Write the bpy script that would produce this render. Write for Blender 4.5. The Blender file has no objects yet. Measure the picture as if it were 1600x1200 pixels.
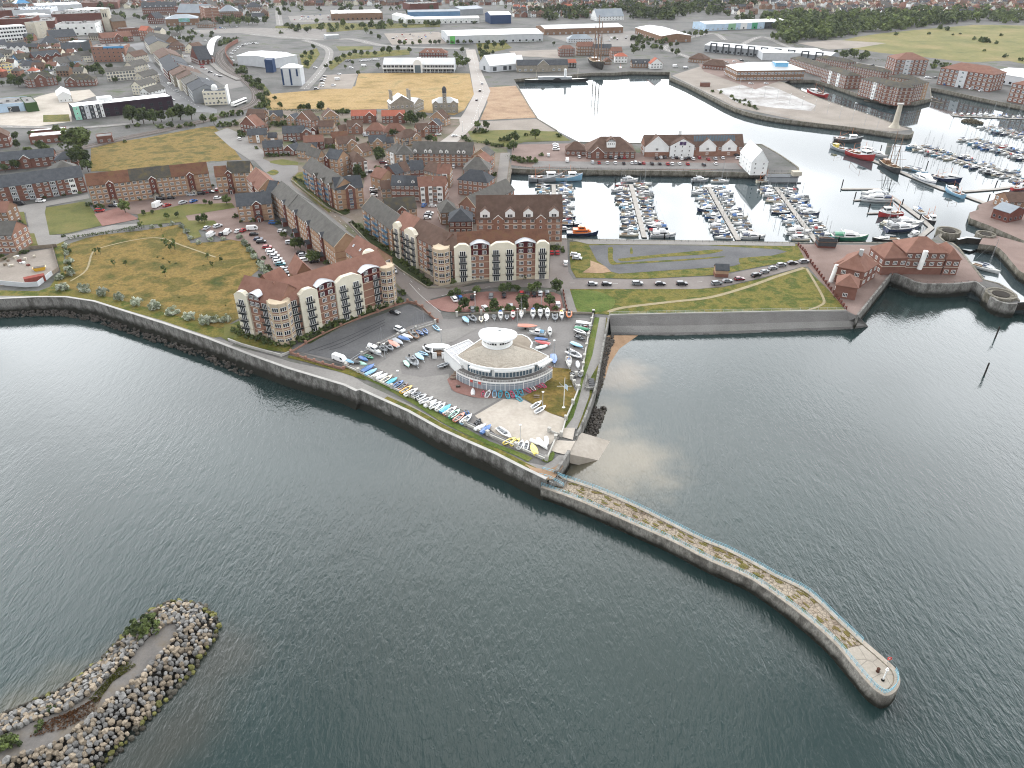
import bpy,math,random
from mathutils import Vector,Matrix
from mathutils.geometry import tessellate_polygon
from math import radians,sin,cos,pi,hypot,atan2
random.seed(7)
SC=bpy.context.scene
COL=SC.collection
LENS_PX,PITCH,CAM_H=1130.0,radians(32.0),119.0
SEA,DOCK=-5.0,-3.2
FR={'0':(0,0,1),'a':(0,0,4),'b':(400,0,4),'c':(800,0,4),'d':(1200,0,4),'e':(0,250,4),'f':(350,250,4),'g':(700,250,4),'h':(1200,250,4),'i':(350,370,16/3),'j':(540,480,16/3),'k':(680,450,16/3),'l':(700,600,16/3),'m':(800,700,4),'n':(1100,850,4),'o':(0,900,4),'p':(880,350,4),'q':(370,150,20/3),'r':(560,150,20/3),'s':(820,250,20/3),'t':(1050,250,20/3),'u':(1260,150,80/17),'v':(1360,340,20/3),'w':(0,0,20/3),'x':(180,0,20/3)}
def G(fr,X,Y,z=0.0):
 pass
 x0,y0,s=FR[fr]
 u=(x0+X/s-800)/LENS_PX
 v=(600-y0-Y/s)/LENS_PX
 dy=cos(PITCH)+v*sin(PITCH)
 dz=-sin(PITCH)+v*cos(PITCH)
 t=(z-CAM_H)/dz
 return Vector((u*t,dy*t,z))
def GP(fr,pts,z=0.0):
 return[G(fr,a,b,z)for a,b in pts]
MATS={}
def nodes_of(m):
 m.use_nodes=True
 nt=m.node_tree
 nt.nodes.clear()
 return nt
def mat(name,ramp,rough=.85,scale=.3,fine=3.0,fvar=.25,metal=0,bump=0,rnd=0.0,spec=.05,stretch=None,coords='Object',stripes=None,bricks=None):
 pass
 if name in MATS:
  return MATS[name]
 m=bpy.data.materials.new(name)
 nt=nodes_of(m)
 N,Lk=nt.nodes.new,nt.links.new
 out=N('ShaderNodeOutputMaterial')
 b=N('ShaderNodeBsdfPrincipled')
 Lk(b.outputs[0],out.inputs[0])
 b.inputs['Roughness'].default_value=rough
 b.inputs['Metallic'].default_value=metal
 b.inputs['Specular IOR Level'].default_value=spec
 tc=N('ShaderNodeTexCoord')
 src=tc.outputs[coords]
 if stretch:
  mp=N('ShaderNodeMapping')
  mp.inputs['Scale'].default_value=stretch
  if len(stretch)>3:
   pass
  Lk(src,mp.inputs[0])
  src=mp.outputs[0]
 n1=N('ShaderNodeTexNoise')
 n1.inputs['Scale'].default_value=scale
 n1.inputs['Detail'].default_value=5
 n1.inputs['Roughness'].default_value=.62
 Lk(src,n1.inputs['Vector'])
 cr=N('ShaderNodeValToRGB')
 cols=ramp if isinstance(ramp,list)else[tuple(c*.88 for c in ramp),tuple(min(1,c*1.12)for c in ramp)]
 els=cr.color_ramp.elements
 n=len(cols)
 for i,c in enumerate(cols):
  p=.3+.4*i/(n-1)
  e=els[i]if i<2 else els.new(p)
  e.position=p
  e.color=(c[0],c[1],c[2],1)
 Lk(n1.outputs[0],cr.inputs[0])
 c_out=cr.outputs[0]
 def mult(c_in,fac_socket,lo,hi):
  mr=N('ShaderNodeMapRange')
  mr.inputs[1].default_value=.25
  mr.inputs[2].default_value=.75
  mr.inputs[3].default_value=lo
  mr.inputs[4].default_value=hi
  Lk(fac_socket,mr.inputs[0])
  mx=N('ShaderNodeVectorMath')
  mx.operation='SCALE'
  Lk(c_in,mx.inputs[0])
  Lk(mr.outputs[0],mx.inputs['Scale'])
  return mx.outputs[0]
 if fvar:
  n2=N('ShaderNodeTexNoise')
  n2.inputs['Scale'].default_value=fine
  n2.inputs['Detail'].default_value=4
  n2.inputs['Roughness'].default_value=.7
  Lk(src,n2.inputs['Vector'])
  c_out=mult(c_out,n2.outputs[0],1-fvar,1+fvar)
 if stripes:
  wv=N('ShaderNodeTexWave')
  wv.bands_direction=stripes[2]
  wv.inputs['Scale'].default_value=stripes[0]
  wv.inputs['Distortion'].default_value=0
  Lk(src,wv.inputs['Vector'])
  c_out=mult(c_out,wv.outputs['Fac'],1-stripes[1],1+stripes[1]*.3)
 if bricks:
  vo=N('ShaderNodeTexVoronoi')
  vo.feature='DISTANCE_TO_EDGE'
  vo.inputs['Scale'].default_value=bricks[0]
  Lk(src,vo.inputs['Vector'])
  mr=N('ShaderNodeMapRange')
  mr.inputs[1].default_value=0
  mr.inputs[2].default_value=bricks[1]
  mr.inputs[3].default_value=bricks[2]
  mr.inputs[4].default_value=1
  Lk(vo.outputs['Distance'],mr.inputs[0])
  mx=N('ShaderNodeVectorMath')
  mx.operation='SCALE'
  Lk(c_out,mx.inputs[0])
  Lk(mr.outputs[0],mx.inputs['Scale'])
  c_out=mx.outputs[0]
 if rnd:
  oi=N('ShaderNodeObjectInfo')
  mr=N('ShaderNodeMapRange')
  mr.inputs[3].default_value=1-rnd
  mr.inputs[4].default_value=1+rnd
  Lk(oi.outputs['Random'],mr.inputs[0])
  mx=N('ShaderNodeVectorMath')
  mx.operation='SCALE'
  Lk(c_out,mx.inputs[0])
  Lk(mr.outputs[0],mx.inputs['Scale'])
  c_out=mx.outputs[0]
 Lk(c_out,b.inputs['Base Color'])
 if bump:
  bp=N('ShaderNodeBump')
  bp.inputs['Strength'].default_value=min(1,bump)
  bp.inputs['Distance'].default_value=.3
  Lk(n2.outputs[0]if fvar else n1.outputs[0],bp.inputs['Height'])
  Lk(bp.outputs[0],b.inputs['Normal'])
 MATS[name]=m
 return m
def paint(name,c,rough=.35,metal=0,spec=.5):
 return mat('paint '+name,c,rough=rough,scale=.8,fine=5,fvar=.06,metal=metal,spec=spec)
RED=mat('red brick',[(.145,.07,.053),(.195,.096,.074)],scale=.5,fine=6,fvar=.2)
DRED=mat('dark red brick',[(.105,.042,.034),(.15,.06,.047)],scale=.5,fine=6,fvar=.2)
ORED=mat('orange red brick',[(.215,.118,.085),(.275,.152,.112)],scale=.4,fine=6,fvar=.2)
TAN=mat('buff brick',[(.29,.19,.125),(.37,.25,.165)],scale=.4,fine=6,fvar=.18)
BROWN=mat('brown brick',[(.17,.105,.07),(.24,.15,.10)],scale=.4,fine=6,fvar=.2)
STONE=mat('grey stone',[(.21,.19,.155),(.32,.29,.24)],scale=.4,fine=4,fvar=.3)
PSTONE=mat('pale stone',[(.40,.37,.30),(.50,.46,.39)],scale=.3,fine=3,fvar=.18)
CREAM=mat('cream render',[(.60,.56,.45),(.68,.64,.53)],scale=.25,fine=3,fvar=.08)
WHITE=mat('white render',[(.66,.67,.66),(.76,.77,.76)],scale=.2,fine=3,fvar=.06)
BURG=mat('burgundy cladding',(.075,.018,.02),scale=.4,fine=4,fvar=.12)
LGREY=mat('light grey cladding',[(.46,.48,.50),(.55,.57,.59)],scale=.2,fine=3,fvar=.06,rough=.5,stripes=(6,.06,'X'))
MGREY=mat('mid grey cladding',[(.22,.235,.25),(.28,.295,.31)],scale=.2,fine=3,fvar=.08,rough=.5)
DGREY=mat('dark grey cladding',(.06,.068,.075),scale=.2,fine=3,fvar=.1,rough=.5)
PURP=mat('dark purple cladding',(.034,.02,.03),scale=.2,fine=3,fvar=.12,rough=.45,stripes=(3,.2,'X'))
LBLUE=mat('pale blue cladding',(.42,.54,.66),scale=.2,fine=3,fvar=.05,rough=.5)
SKYB=mat('sky blue render',(.30,.50,.70),scale=.2,fine=3,fvar=.06)
NAVY=mat('navy cladding',(.025,.05,.115),scale=.2,fine=3,fvar=.06,rough=.4)
YELLOW=mat('yellow render',(.66,.55,.22),scale=.2,fine=3,fvar=.06)
BLUEP=mat('slate blue panel',(.10,.19,.30),scale=.2,fine=3,fvar=.08)
MINT=mat('mint panel',(.30,.58,.45),scale=.2,fine=3,fvar=.04)
DGREEN=mat('dark green panel',(.05,.09,.035),scale=.2,fine=3,fvar=.08)
SLATE=mat('slate roof',[(.055,.06,.068),(.085,.09,.098)],scale=.5,fine=5,fvar=.2,rnd=.14)
GSLATE=mat('grey tile roof',[(.09,.086,.08),(.13,.125,.115)],scale=.4,fine=5,fvar=.16,rnd=.1)
MOSS=mat('mossy dark roof',[(.055,.055,.052),(.075,.07,.06),(.115,.095,.048)],scale=.35,fine=4,fvar=.2)
RUST=mat('rusty brown tile roof',[(.10,.052,.036),(.145,.074,.05),(.14,.09,.046)],scale=.3,fine=4,fvar=.18,rnd=.1)
RTILE=mat('red brown tile roof',[(.165,.088,.066),(.225,.122,.094)],scale=.35,fine=5,fvar=.15,rnd=.08)
BTILE=mat('brown tile roof',[(.092,.06,.047),(.138,.092,.073)],scale=.35,fine=5,fvar=.16,rnd=.12)
ORANGE=mat('orange clay tile roof',[(.33,.11,.075),(.42,.15,.10)],scale=.35,fine=5,fvar=.12,rnd=.06)
PMETAL=mat('pale metal roof',[(.50,.51,.51),(.60,.61,.61)],scale=.08,fine=2,fvar=.06,rough=.55,rnd=.05,stripes=(1.2,.08,'X'))
WMETAL=mat('white metal roof',[(.68,.69,.69),(.78,.79,.79)],scale=.1,fine=2,fvar=.05,rough=.55)
GMETAL=mat('grey metal roof',[(.22,.25,.28),(.29,.32,.35)],scale=.1,fine=2,fvar=.08,rough=.5,rnd=.08)
FELT=mat('flat felt roof',[(.14,.14,.14),(.24,.235,.225)],scale=.12,fine=2,fvar=.15,rnd=.15)
SILVER=mat('silver barrel roof',(.40,.42,.44),scale=.3,fine=3,fvar=.06,rough=.35,metal=.5)
TRIM=mat('white trim',(.74,.74,.72),scale=.5,fine=3,fvar=.04,rough=.5)
TANTRIM=mat('stone trim',[(.44,.36,.26),(.52,.43,.32)],scale=.5,fine=3,fvar=.1)
GLASS=mat('window glass',(.018,.022,.028),rough=.08,scale=.5,fvar=0,spec=.6)
BGLASS=mat('blue grey glass',(.09,.13,.16),rough=.08,scale=.5,fvar=0,spec=.6)
METAL=mat('dark railing metal',(.035,.04,.042),rough=.5,scale=1,fvar=0)
GALV=mat('galvanised steel',(.42,.44,.45),rough=.45,scale=1,fvar=0,metal=.4)
BLUERAIL=mat('pale blue railing paint',(.20,.42,.52),rough=.5,scale=1,fvar=.1)
TEALRAIL=mat('blue balcony paint',(.07,.17,.27),rough=.5,scale=1,fvar=0)
WOOD=mat('weathered timber',[(.16,.13,.10),(.25,.21,.165)],scale=.6,fine=6,fvar=.2)
DWOOD=mat('dark tarred timber',(.03,.026,.022),scale=.6,fine=6,fvar=.25)
RUBBER=mat('black rubber',(.012,.012,.012),rough=.7,scale=1,fvar=0)
class MB:
 def __init__(s):
  s.v,s.f,s.m=[],[],[]
 def face(s,pts,m=0):
  i=len(s.v)
  s.v.extend([tuple(p)for p in pts])
  s.f.append(tuple(range(i,i+len(pts))))
  s.m.append(m)
 def box(s,x0,x1,y0,y1,z0,z1,m=0,top=None):
  c=[(x0,y0,z0),(x1,y0,z0),(x1,y1,z0),(x0,y1,z0),(x0,y0,z1),(x1,y0,z1),(x1,y1,z1),(x0,y1,z1)]
  i=len(s.v)
  s.v+=c
  for q,mm in(((3,2,1,0),m),((4,5,6,7),m if top is None else top),((0,1,5,4),m),((1,2,6,5),m),((2,3,7,6),m),((3,0,4,7),m)):
   s.f.append(tuple(i+k for k in q))
   s.m.append(mm)
  return s
 def rbox(s,cx,cy,z0,sx,sy,sz,rot=0,m=0,tilt=0):
  mx=Matrix.Translation((cx,cy,z0))@Matrix.Rotation(rot,4,'Z')@Matrix.Rotation(tilt,4,'Y')
  i=len(s.v)
  for zz in(0,sz):
   for a,b in((-1,-1),(1,-1),(1,1),(-1,1)):
    s.v.append(tuple(mx@Vector((a*sx/2,b*sy/2,zz))))
  for q in((3,2,1,0),(4,5,6,7),(0,1,5,4),(1,2,6,5),(2,3,7,6),(3,0,4,7)):
   s.f.append(tuple(i+k for k in q))
   s.m.append(m)
  return s
 def prism(s,poly,z0,z1,m=0,top=None,cap=True,bottom=True):
  pass
  n=len(poly)
  P=[(p[0],p[1])for p in poly]
  area=sum(P[i][0]*P[(i+1)%n][1]-P[(i+1)%n][0]*P[i][1]for i in range(n))
  if area<0:
   P.reverse()
  i=len(s.v)
  s.v+=[(x,y,z0)for x,y in P]+[(x,y,z1)for x,y in P]
  for k in range(n):
   k2=(k+1)%n
   s.f.append((i+k,i+k2,i+n+k2,i+n+k))
   s.m.append(m)
  if cap:
   for t in tessellate_polygon([[Vector((x,y,0))for x,y in P]]):
    a,b,c=[Vector(P[q])for q in t]
    if(b-a).cross(c-a)<0:
     t=(t[0],t[2],t[1])
    s.f.append(tuple(i+n+q for q in t))
    s.m.append(m if top is None else top)
    if bottom:
     s.f.append(tuple(i+q for q in reversed(t)))
     s.m.append(m)
  return s
 def extr(s,prof,y0,y1,m=0):
  pass
  n=len(prof)
  i=len(s.v)
  s.v+=[(x,y0,z)for x,z in prof]+[(x,y1,z)for x,z in prof]
  for k in range(n):
   k2=(k+1)%n
   s.f.append((i+k,i+k2,i+n+k2,i+n+k))
   s.m.append(m)
  for t in tessellate_polygon([[Vector((x,z,0))for x,z in prof]]):
   s.f.append(tuple(i+q for q in t))
   s.f.append(tuple(i+n+q for q in reversed(t)))
   s.m+=[m,m]
  return s
 def extx(s,prof,x0,x1,m=0):
  pass
  n=len(prof)
  i=len(s.v)
  s.v+=[(x0,y,z)for y,z in prof]+[(x1,y,z)for y,z in prof]
  for k in range(n):
   k2=(k+1)%n
   s.f.append((i+k,i+k2,i+n+k2,i+n+k))
   s.m.append(m)
  for t in tessellate_polygon([[Vector((y,z,0))for y,z in prof]]):
   s.f.append(tuple(i+q for q in t))
   s.f.append(tuple(i+n+q for q in reversed(t)))
   s.m+=[m,m]
  return s
 def tube(s,p0,p1,r0,r1=None,n=6,m=0,cap=True):
  r1=r0 if r1 is None else r1
  p0,p1=Vector(p0),Vector(p1)
  d=(p1-p0).normalized()
  a=d.orthogonal().normalized()
  b=d.cross(a)
  i=len(s.v)
  for p,r in((p0,r0),(p1,r1)):
   for k in range(n):
    t=2*pi*k/n
    s.v.append(tuple(p+a*(r*cos(t))+b*(r*sin(t))))
  for k in range(n):
   k2=(k+1)%n
   s.f.append((i+k,i+k2,i+n+k2,i+n+k))
   s.m.append(m)
  if cap:
   s.f.append(tuple(i+k for k in reversed(range(n))))
   s.f.append(tuple(i+n+k for k in range(n)))
   s.m+=[m,m]
  return s
 def lathe(s,prof,n=16,cx=0,cy=0,m=0,a0=0,a1=2*pi):
  full=abs(a1-a0-2*pi)<1e-6
  k_n=n if full else n+1
  i=len(s.v)
  for r,z in prof:
   for k in range(k_n):
    t=a0+(a1-a0)*k/n
    s.v.append((cx+r*cos(t),cy+r*sin(t),z))
  for j in range(len(prof)-1):
   for k in range(n):
    k2=(k+1)%k_n
    s.f.append((i+j*k_n+k,i+j*k_n+k2,i+(j+1)*k_n+k2,i+(j+1)*k_n+k))
    s.m.append(m)
  return s
 def loft(s,rings,m=0,closed=True,caps=True):
  n=len(rings[0])
  i=len(s.v)
  for r in rings:
   s.v+=[tuple(p)for p in r]
  for j in range(len(rings)-1):
   for k in range(n if closed else n-1):
    k2=(k+1)%n
    s.f.append((i+j*n+k,i+j*n+k2,i+(j+1)*n+k2,i+(j+1)*n+k))
    s.m.append(m)
  if caps:
   s.f.append(tuple(i+k for k in reversed(range(n))))
   s.f.append(tuple(i+(len(rings)-1)*n+k for k in range(n)))
   s.m+=[m,m]
  return s
 def mesh(s,name,mats,smooth=False,fix=True):
  me=bpy.data.meshes.new(name)
  me.from_pydata(s.v,[],s.f)
  for mm in(mats if isinstance(mats,(list,tuple))else[mats]):
   me.materials.append(mm)
  if any(s.m):
   me.polygons.foreach_set('material_index',s.m)
  if smooth:
   me.polygons.foreach_set('use_smooth',[True]*len(s.f))
  if fix:
   import bmesh
   bm=bmesh.new()
   bm.from_mesh(me)
   bmesh.ops.recalc_face_normals(bm,faces=bm.faces)
   bm.to_mesh(me)
   bm.free()
  me.update()
  return me
 def build(s,name,mats,parent=None,smooth=False,loc=None,rot=0):
  return link(name,s.mesh(name,mats,smooth),parent,loc,rot)
def link(name,data,parent=None,loc=None,rot=0,scale=None):
 o=bpy.data.objects.new(name,data)
 COL.objects.link(o)
 if parent:
  o.parent=parent
 if loc is not None:
  o.location=loc
 if rot:
  o.rotation_euler=(0,0,rot)
 if scale is not None:
  o.scale=scale
 return o
USED={}
ORD_=['first','second','third','fourth','fifth','sixth','seventh','eighth','ninth','tenth','eleventh','twelfth','thirteenth','fourteenth','fifteenth','sixteenth','seventeenth','eighteenth','nineteenth','twentieth']
def tag(o,label,cat,group=None,kind=None):
 o['label']=label
 o['category']=cat
 if group:
  o['group']=group
 if kind:
  o['kind']=kind
 if not kind:
  USED.setdefault(label,[]).append((o.name,group))
 return o
def thing(name,label,cat,loc=(0,0,0),rot=0,group=None):
 o=link(name,None,None,loc,rot)
 o.empty_display_size=.5
 return tag(o,label,cat,group)
def structure(name,o):
 o.name=name
 o['kind']='structure'
 return o
def stuff(o,label,cat):
 return tag(o,label,cat,kind='stuff')
class Proto:
 pass
 def __init__(s):
  s.parts=[]
 def add(s,name,me,loc=(0,0,0),sub=None,mats=None):
  s.parts.append((name,me,loc,sub or[]))
 def place(s,name,label,cat,loc,rot,group=None,swap=None,scale=None,tilt=None):
  t=thing(name,label,cat,loc,rot,group)
  if scale is not None:
   t.scale=(scale,scale,scale)if not isinstance(scale,tuple)else scale
  if tilt:
   t.rotation_euler=(tilt[0],tilt[1],rot)
  for pn,me,pl,sub in s.parts:
   if swap and pn in swap:
    me=swap[pn]
    if me is None:
     continue
   o=link(pn,me,t,pl)
   for sn,sm,sl in sub:
    link(sn,sm,o,sl)
  return t
TOWN=mat('town ground',[(.055,.06,.045),(.10,.10,.095),(.13,.125,.12),(.07,.085,.045)],scale=.03,fine=.6,fvar=.2)
ASPH=mat('asphalt',[(.145,.138,.132),(.20,.19,.182)],scale=.06,fine=1.5,fvar=.14)
ASPH2=mat('pale worn asphalt',[(.18,.172,.162),(.24,.23,.216)],scale=.07,fine=1.2,fvar=.14)
ASPH3=mat('dark asphalt',[(.085,.086,.09),(.13,.13,.132)],scale=.07,fine=1.5,fvar=.16)
PAVE=mat('reddish block paving',[(.16,.115,.10),(.22,.165,.145)],scale=.08,fine=2,fvar=.14)
PAVER=mat('red block paving',[(.19,.10,.085),(.25,.145,.125)],scale=.1,fine=2,fvar=.16)
BEIGE=mat('beige gravel ground',[(.20,.175,.15),(.27,.24,.21)],scale=.05,fine=1,fvar=.14)
CONC=mat('pale concrete slab',[(.33,.295,.25),(.43,.39,.34)],scale=.12,fine=1,fvar=.12)
CONCW=mat('white worn concrete',[(.20,.18,.165),(.34,.33,.32),(.46,.46,.455)],scale=.06,fine=.5,fvar=.2)
FOOT=mat('footpath paving',[(.165,.155,.145),(.22,.205,.19)],scale=.1,fine=1.5,fvar=.12)
KERB=mat('kerb concrete',(.36,.35,.33),scale=.3,fine=3,fvar=.1)
LINE=mat('road marking paint',(.62,.62,.60),scale=.4,fine=3,fvar=.2)
YLINE=mat('yellow marking paint',(.50,.38,.12),scale=.4,fine=3,fvar=.2)
DIRT=mat('bare earth',[(.20,.13,.085),(.29,.20,.13),(.33,.245,.16)],scale=.06,fine=.7,fvar=.2)
GRASSG=mat('green grass',[(.045,.075,.016),(.08,.11,.026),(.13,.135,.042)],scale=.09,fine=1.3,fvar=.32,bump=.6)
GRASSY=mat('dry yellow grass',[(.045,.055,.013),(.10,.08,.022),(.175,.12,.038),(.08,.073,.019),(.13,.098,.03)],scale=.065,fine=.9,fvar=.36,bump=.6)
GRASSO=mat('straw grass',[(.155,.115,.042),(.26,.18,.075),(.31,.215,.10),(.17,.145,.06)],scale=.05,fine=.6,fvar=.28)
GRASSM=mat('rough mixed grass',[(.038,.06,.012),(.082,.09,.02),(.14,.118,.032),(.055,.074,.016),(.11,.10,.028)],scale=.11,fine=1.4,fvar=.36,bump=.6)
LAWN=mat('mown lawn',[(.07,.082,.024),(.11,.11,.036),(.14,.122,.045)],scale=.08,fine=1.2,fvar=.2)
SLEEP=mat('track ballast',[(.075,.062,.054),(.11,.095,.084)],scale=.3,fine=3,fvar=.2)
SHINGLE=mat('shingle',[(.10,.09,.08),(.17,.15,.13)],scale=.4,fine=4,fvar=.3)
SAND=mat('wet sand',[(.24,.155,.095),(.34,.23,.15)],scale=.25,fine=2,fvar=.12)
def stained(name,lo,hi,z_a,z_b,fv=.42,weed=(.018,.018,.014)):
 pass
 if name in MATS:
  return MATS[name]
 m=mat(name,[lo,hi,lo,tuple(c*.7 for c in lo)]if fv>.3 else[lo,hi],scale=.45 if fv>.3 else.1,fine=2.6,fvar=fv,bump=.6,stretch=(1,1,.45))
 nt=m.node_tree
 N,Lk=nt.nodes.new,nt.links.new
 b=next(n for n in nt.nodes if n.type=='BSDF_PRINCIPLED')
 src=b.inputs['Base Color'].links[0].from_socket
 g=N('ShaderNodeNewGeometry')
 sp=N('ShaderNodeSeparateXYZ')
 Lk(g.outputs['Position'],sp.inputs[0])
 ns=N('ShaderNodeTexNoise')
 ns.inputs['Scale'].default_value=.5
 ns.inputs['Detail'].default_value=5
 Lk(g.outputs['Position'],ns.inputs['Vector'])
 ad=N('ShaderNodeMath')
 ad.operation='MULTIPLY_ADD'
 Lk(ns.outputs[0],ad.inputs[0])
 ad.inputs[1].default_value=1.6
 Lk(sp.outputs['Z'],ad.inputs[2])
 mr=N('ShaderNodeMapRange')
 mr.inputs[1].default_value=z_a+.8
 mr.inputs[2].default_value=z_b+.8
 Lk(ad.outputs[0],mr.inputs[0])
 mx=N('ShaderNodeMix')
 mx.data_type='RGBA'
 Lk(mr.outputs[0],mx.inputs['Factor'])
 mx.inputs['A'].default_value=(*weed,1)
 Lk(src,mx.inputs['B'])
 Lk(mx.outputs['Result'],b.inputs['Base Color'])
 return m
SEAWALL=stained('weathered sea wall concrete',(.13,.125,.115),(.24,.235,.22),-3.5,-1.9)
QUAY=stained('dock wall masonry',(.13,.12,.095),(.21,.195,.165),-2.9,-1.6)
PIERW=stained('pier stone',(.13,.122,.108),(.245,.235,.21),-4.3,-2.9)
REVET=stained('revetment concrete',(.13,.125,.12),(.175,.17,.165),-5.4,-4.7,.16)
PIERTOP=mat('pier paving setts',[(.13,.10,.075),(.24,.195,.15),(.31,.265,.21),(.18,.145,.10)],scale=.28,fine=1.5,fvar=.3,bricks=(1.15,.10,.4),bump=.4)
PIERCAP=mat('pier cap stones',[(.24,.21,.175),(.34,.305,.26)],scale=.4,fine=2,fvar=.2)
def smooth_line(pts,k=4):
 out=[]
 n=len(pts)
 for i in range(n-1):
  p0,p1,p2,p3=pts[max(i-1,0)],pts[i],pts[i+1],pts[min(i+2,n-1)]
  for j in range(k):
   t=j/k
   out.append(.5*((2*p1)+(p2-p0)*t+(2*p0-5*p1+4*p2-p3)*t*t+(3*p1-p0-3*p2+p3)*t**3))
 out.append(pts[-1].copy())
 return out
def offset(pts,d):
 pass
 out=[]
 n=len(pts)
 for i in range(n):
  a,b=pts[max(i-1,0)],pts[min(i+1,n-1)]
  t=(b-a)
  t.z=0
  t.normalize()
  out.append(Vector((pts[i].x-t.y*d,pts[i].y+t.x*d,pts[i].z)))
 return out
def strip(mb,left,right,za,zb=None,m=0):
 zb=za if zb is None else zb
 for i in range(len(left)-1):
  mb.face([(left[i].x,left[i].y,za),(right[i].x,right[i].y,zb),(right[i+1].x,right[i+1].y,zb),(left[i+1].x,left[i+1].y,za)],m)
def wallmesh(mb,pts,w,z0,z1,m=0,top=None):
 l,r=offset(pts,w/2),offset(pts,-w/2)
 n=len(pts)
 for i in range(n-1):
  A,B,C,D=l[i],r[i],r[i+1],l[i+1]
  f=lambda p,z:(p.x,p.y,z)
  mb.face([f(A,z1),f(B,z1),f(C,z1),f(D,z1)],m if top is None else top)
  mb.face([f(A,z0),f(A,z1),f(D,z1),f(D,z0)],m)
  mb.face([f(B,z0),f(C,z0),f(C,z1),f(B,z1)],m)
 for i in(0,n-1):
  mb.face([(l[i].x,l[i].y,z0),(r[i].x,r[i].y,z0),(r[i].x,r[i].y,z1),(l[i].x,l[i].y,z1)],m)
NPATCH=[0]
def lift(layer):
 NPATCH[0]+=1
 return.04*layer+.0003*NPATCH[0]
def patch(name,fr,pts,m,layer=1,curve=False,world=False):
 P=pts if world else GP(fr,pts)
 if curve:
  P=smooth_line(P+[P[0]],4)[:-1]
 mb=MB()
 z=lift(layer)
 for t in tessellate_polygon([[Vector((p.x,p.y,0))for p in P]]):
  a,b,c=[P[q]for q in t]
  if(b-a).cross(c-a).z<0:
   t=(t[0],t[2],t[1])
  mb.face([(P[q].x,P[q].y,z)for q in t])
 o=link(name,mb.mesh(name,m,fix=False))
 o['kind']='structure'
 return o
def road(name,fr,pts,w,m,layer=3,curve=True):
 P=GP(fr,pts)
 if curve:
  P=smooth_line(P,5)
 mb=MB()
 strip(mb,offset(P,w/2),offset(P,-w/2),lift(layer))
 o=link(name,mb.mesh(name,m))
 o['kind']='structure'
 return P
sea_wall_px=[(-260,474),(-100,471),(0,470),(60,467),(105,467),(150,474),(200,490),(260,509),(330,533),(400,560),(450,578),(500,593),(540,605),(559,614),(565,612),(596,626),(640,646),(690,674),(727,691),(775,712),(820,735),(855,752)]
SW=GP('0',sea_wall_px)
east_px=[(870,740),(889,708),(899,688),(915,650),(929,611),(933,590),(941,545),(950,497)]
revet_top_px=[(952,493),(1050,491),(1150,489),(1250,487),(1320,486),(1339,495)]
red_px=[(1339,495),(1393,428),(1410,434),(1437,445),(1480,446),(1510,444),(1525,443),(1540,455),(1552,469),(1568,476),(1588,477)]
lock_w_px=[(1592,470),(1580,455),(1560,443),(1537,437),(1515,410),(1497,387),(1488,380),(1475,377),(1468,370),(1474,361)]
basin_s_px=[(1450,378),(1400,379),(1330,379.5),(1260,380),(1130,377.5),(1000,375.5),(880,374),(800,372)]
basin_w_px=[(786,350),(790,310),(797,264)]
pen_s_px=[(830,265),(950,266.5),(1100,268.5),(1200,271),(1232,271),(1245,268)]
pen_n_px=[(1247,263),(1240,257),(1215,240),(1190,226),(1100,222),(990,224),(905,222)]
jack_w_px=[(870,204),(840,186),(825,163),(808,133)]
jack_n_px=[(803,124),(830,122),(880,118),(925,114),(960,114),(983,112),(1047,113)]
jack_e_px=[(1047,121),(1075,133),(1105,148),(1150,170),(1200,183),(1260,191),(1330,199),(1390,208),(1420,211),(1427,206)]
tip_px=[(1424,201),(1400,195),(1360,180),(1320,167),(1290,157),(1262,147),(1225,129)]
chan_px=[(1235,125),(1272,125),(1300,133),(1340,147),(1390,160),(1430,160),(1455,154),(1453,137),(1480,142),(1540,155),(1600,167),(1700,190),(1900,230)]
coast=sea_wall_px+east_px+revet_top_px+red_px[1:]+lock_w_px+basin_s_px+basin_w_px+pen_s_px+pen_n_px+jack_w_px+jack_n_px+jack_e_px+tip_px+chan_px
CO=GP('0',coast)
far=[Vector((3000,700,0)),Vector((9000,9000,0)),Vector((-9000,9000,0)),Vector((-3000,400,0)),Vector((-700,250,0))]
mb=MB()
P=CO+far
for t in tessellate_polygon([[Vector((p.x,p.y,0))for p in P]]):
 a,b,c=[P[q]for q in t]
 if(b-a).cross(c-a).z<0:
  t=(t[0],t[2],t[1])
 mb.face([tuple(P[q])for q in t])
structure('ground',link('ground',mb.mesh('ground',TOWN,fix=False)))
EB=[(1502,333),(1516,338),(1518,350),(1580,374),(1560,378),(1545,376),(1532,382),(1520,384),(1512,380),(1505,374),(1500,364),(1502,356),(1488,371)]
east_land_px=[(1760,330),(1560,306),(1552,312),(1528,320),(1530,327),(1515,332),(1516,341),(1545,352),(1600,376),(1600,380),(1572,372),(1557,368),(1535,372),(1530,381),(1555,384),(1563,389),(1572,398),(1580,408),(1592,422),(1620,440),(1800,520)]
patch_e=GP('0',east_land_px)
mb=MB()
mb.prism([(p.x,p.y)for p in patch_e],SEA-1,0,1,0)
structure('quay_ground',link('quay_ground',mb.mesh('quay_ground',[PAVE,QUAY])))
def quay(label,px,m,zb,w=1.2,zt=.25,cope=None,name='quay_wall',cat='quay wall'):
 pts=GP('0',px)if not isinstance(px[0],Vector)else px
 mb=MB()
 wallmesh(mb,pts,w,zb,zt,0)
 o=link(name,mb.mesh(name,m))
 tag(o,label,cat)
 return o
pts=SW
t=thing('sea_wall','long weathered concrete sea wall curving below the promenade to the pier','sea wall')
mb=MB()
f_out,f_in=offset(pts,-.9),offset(pts,.1)
wallmesh(mb,offset(pts,-.35),.7,-5.6,1.0)
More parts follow.
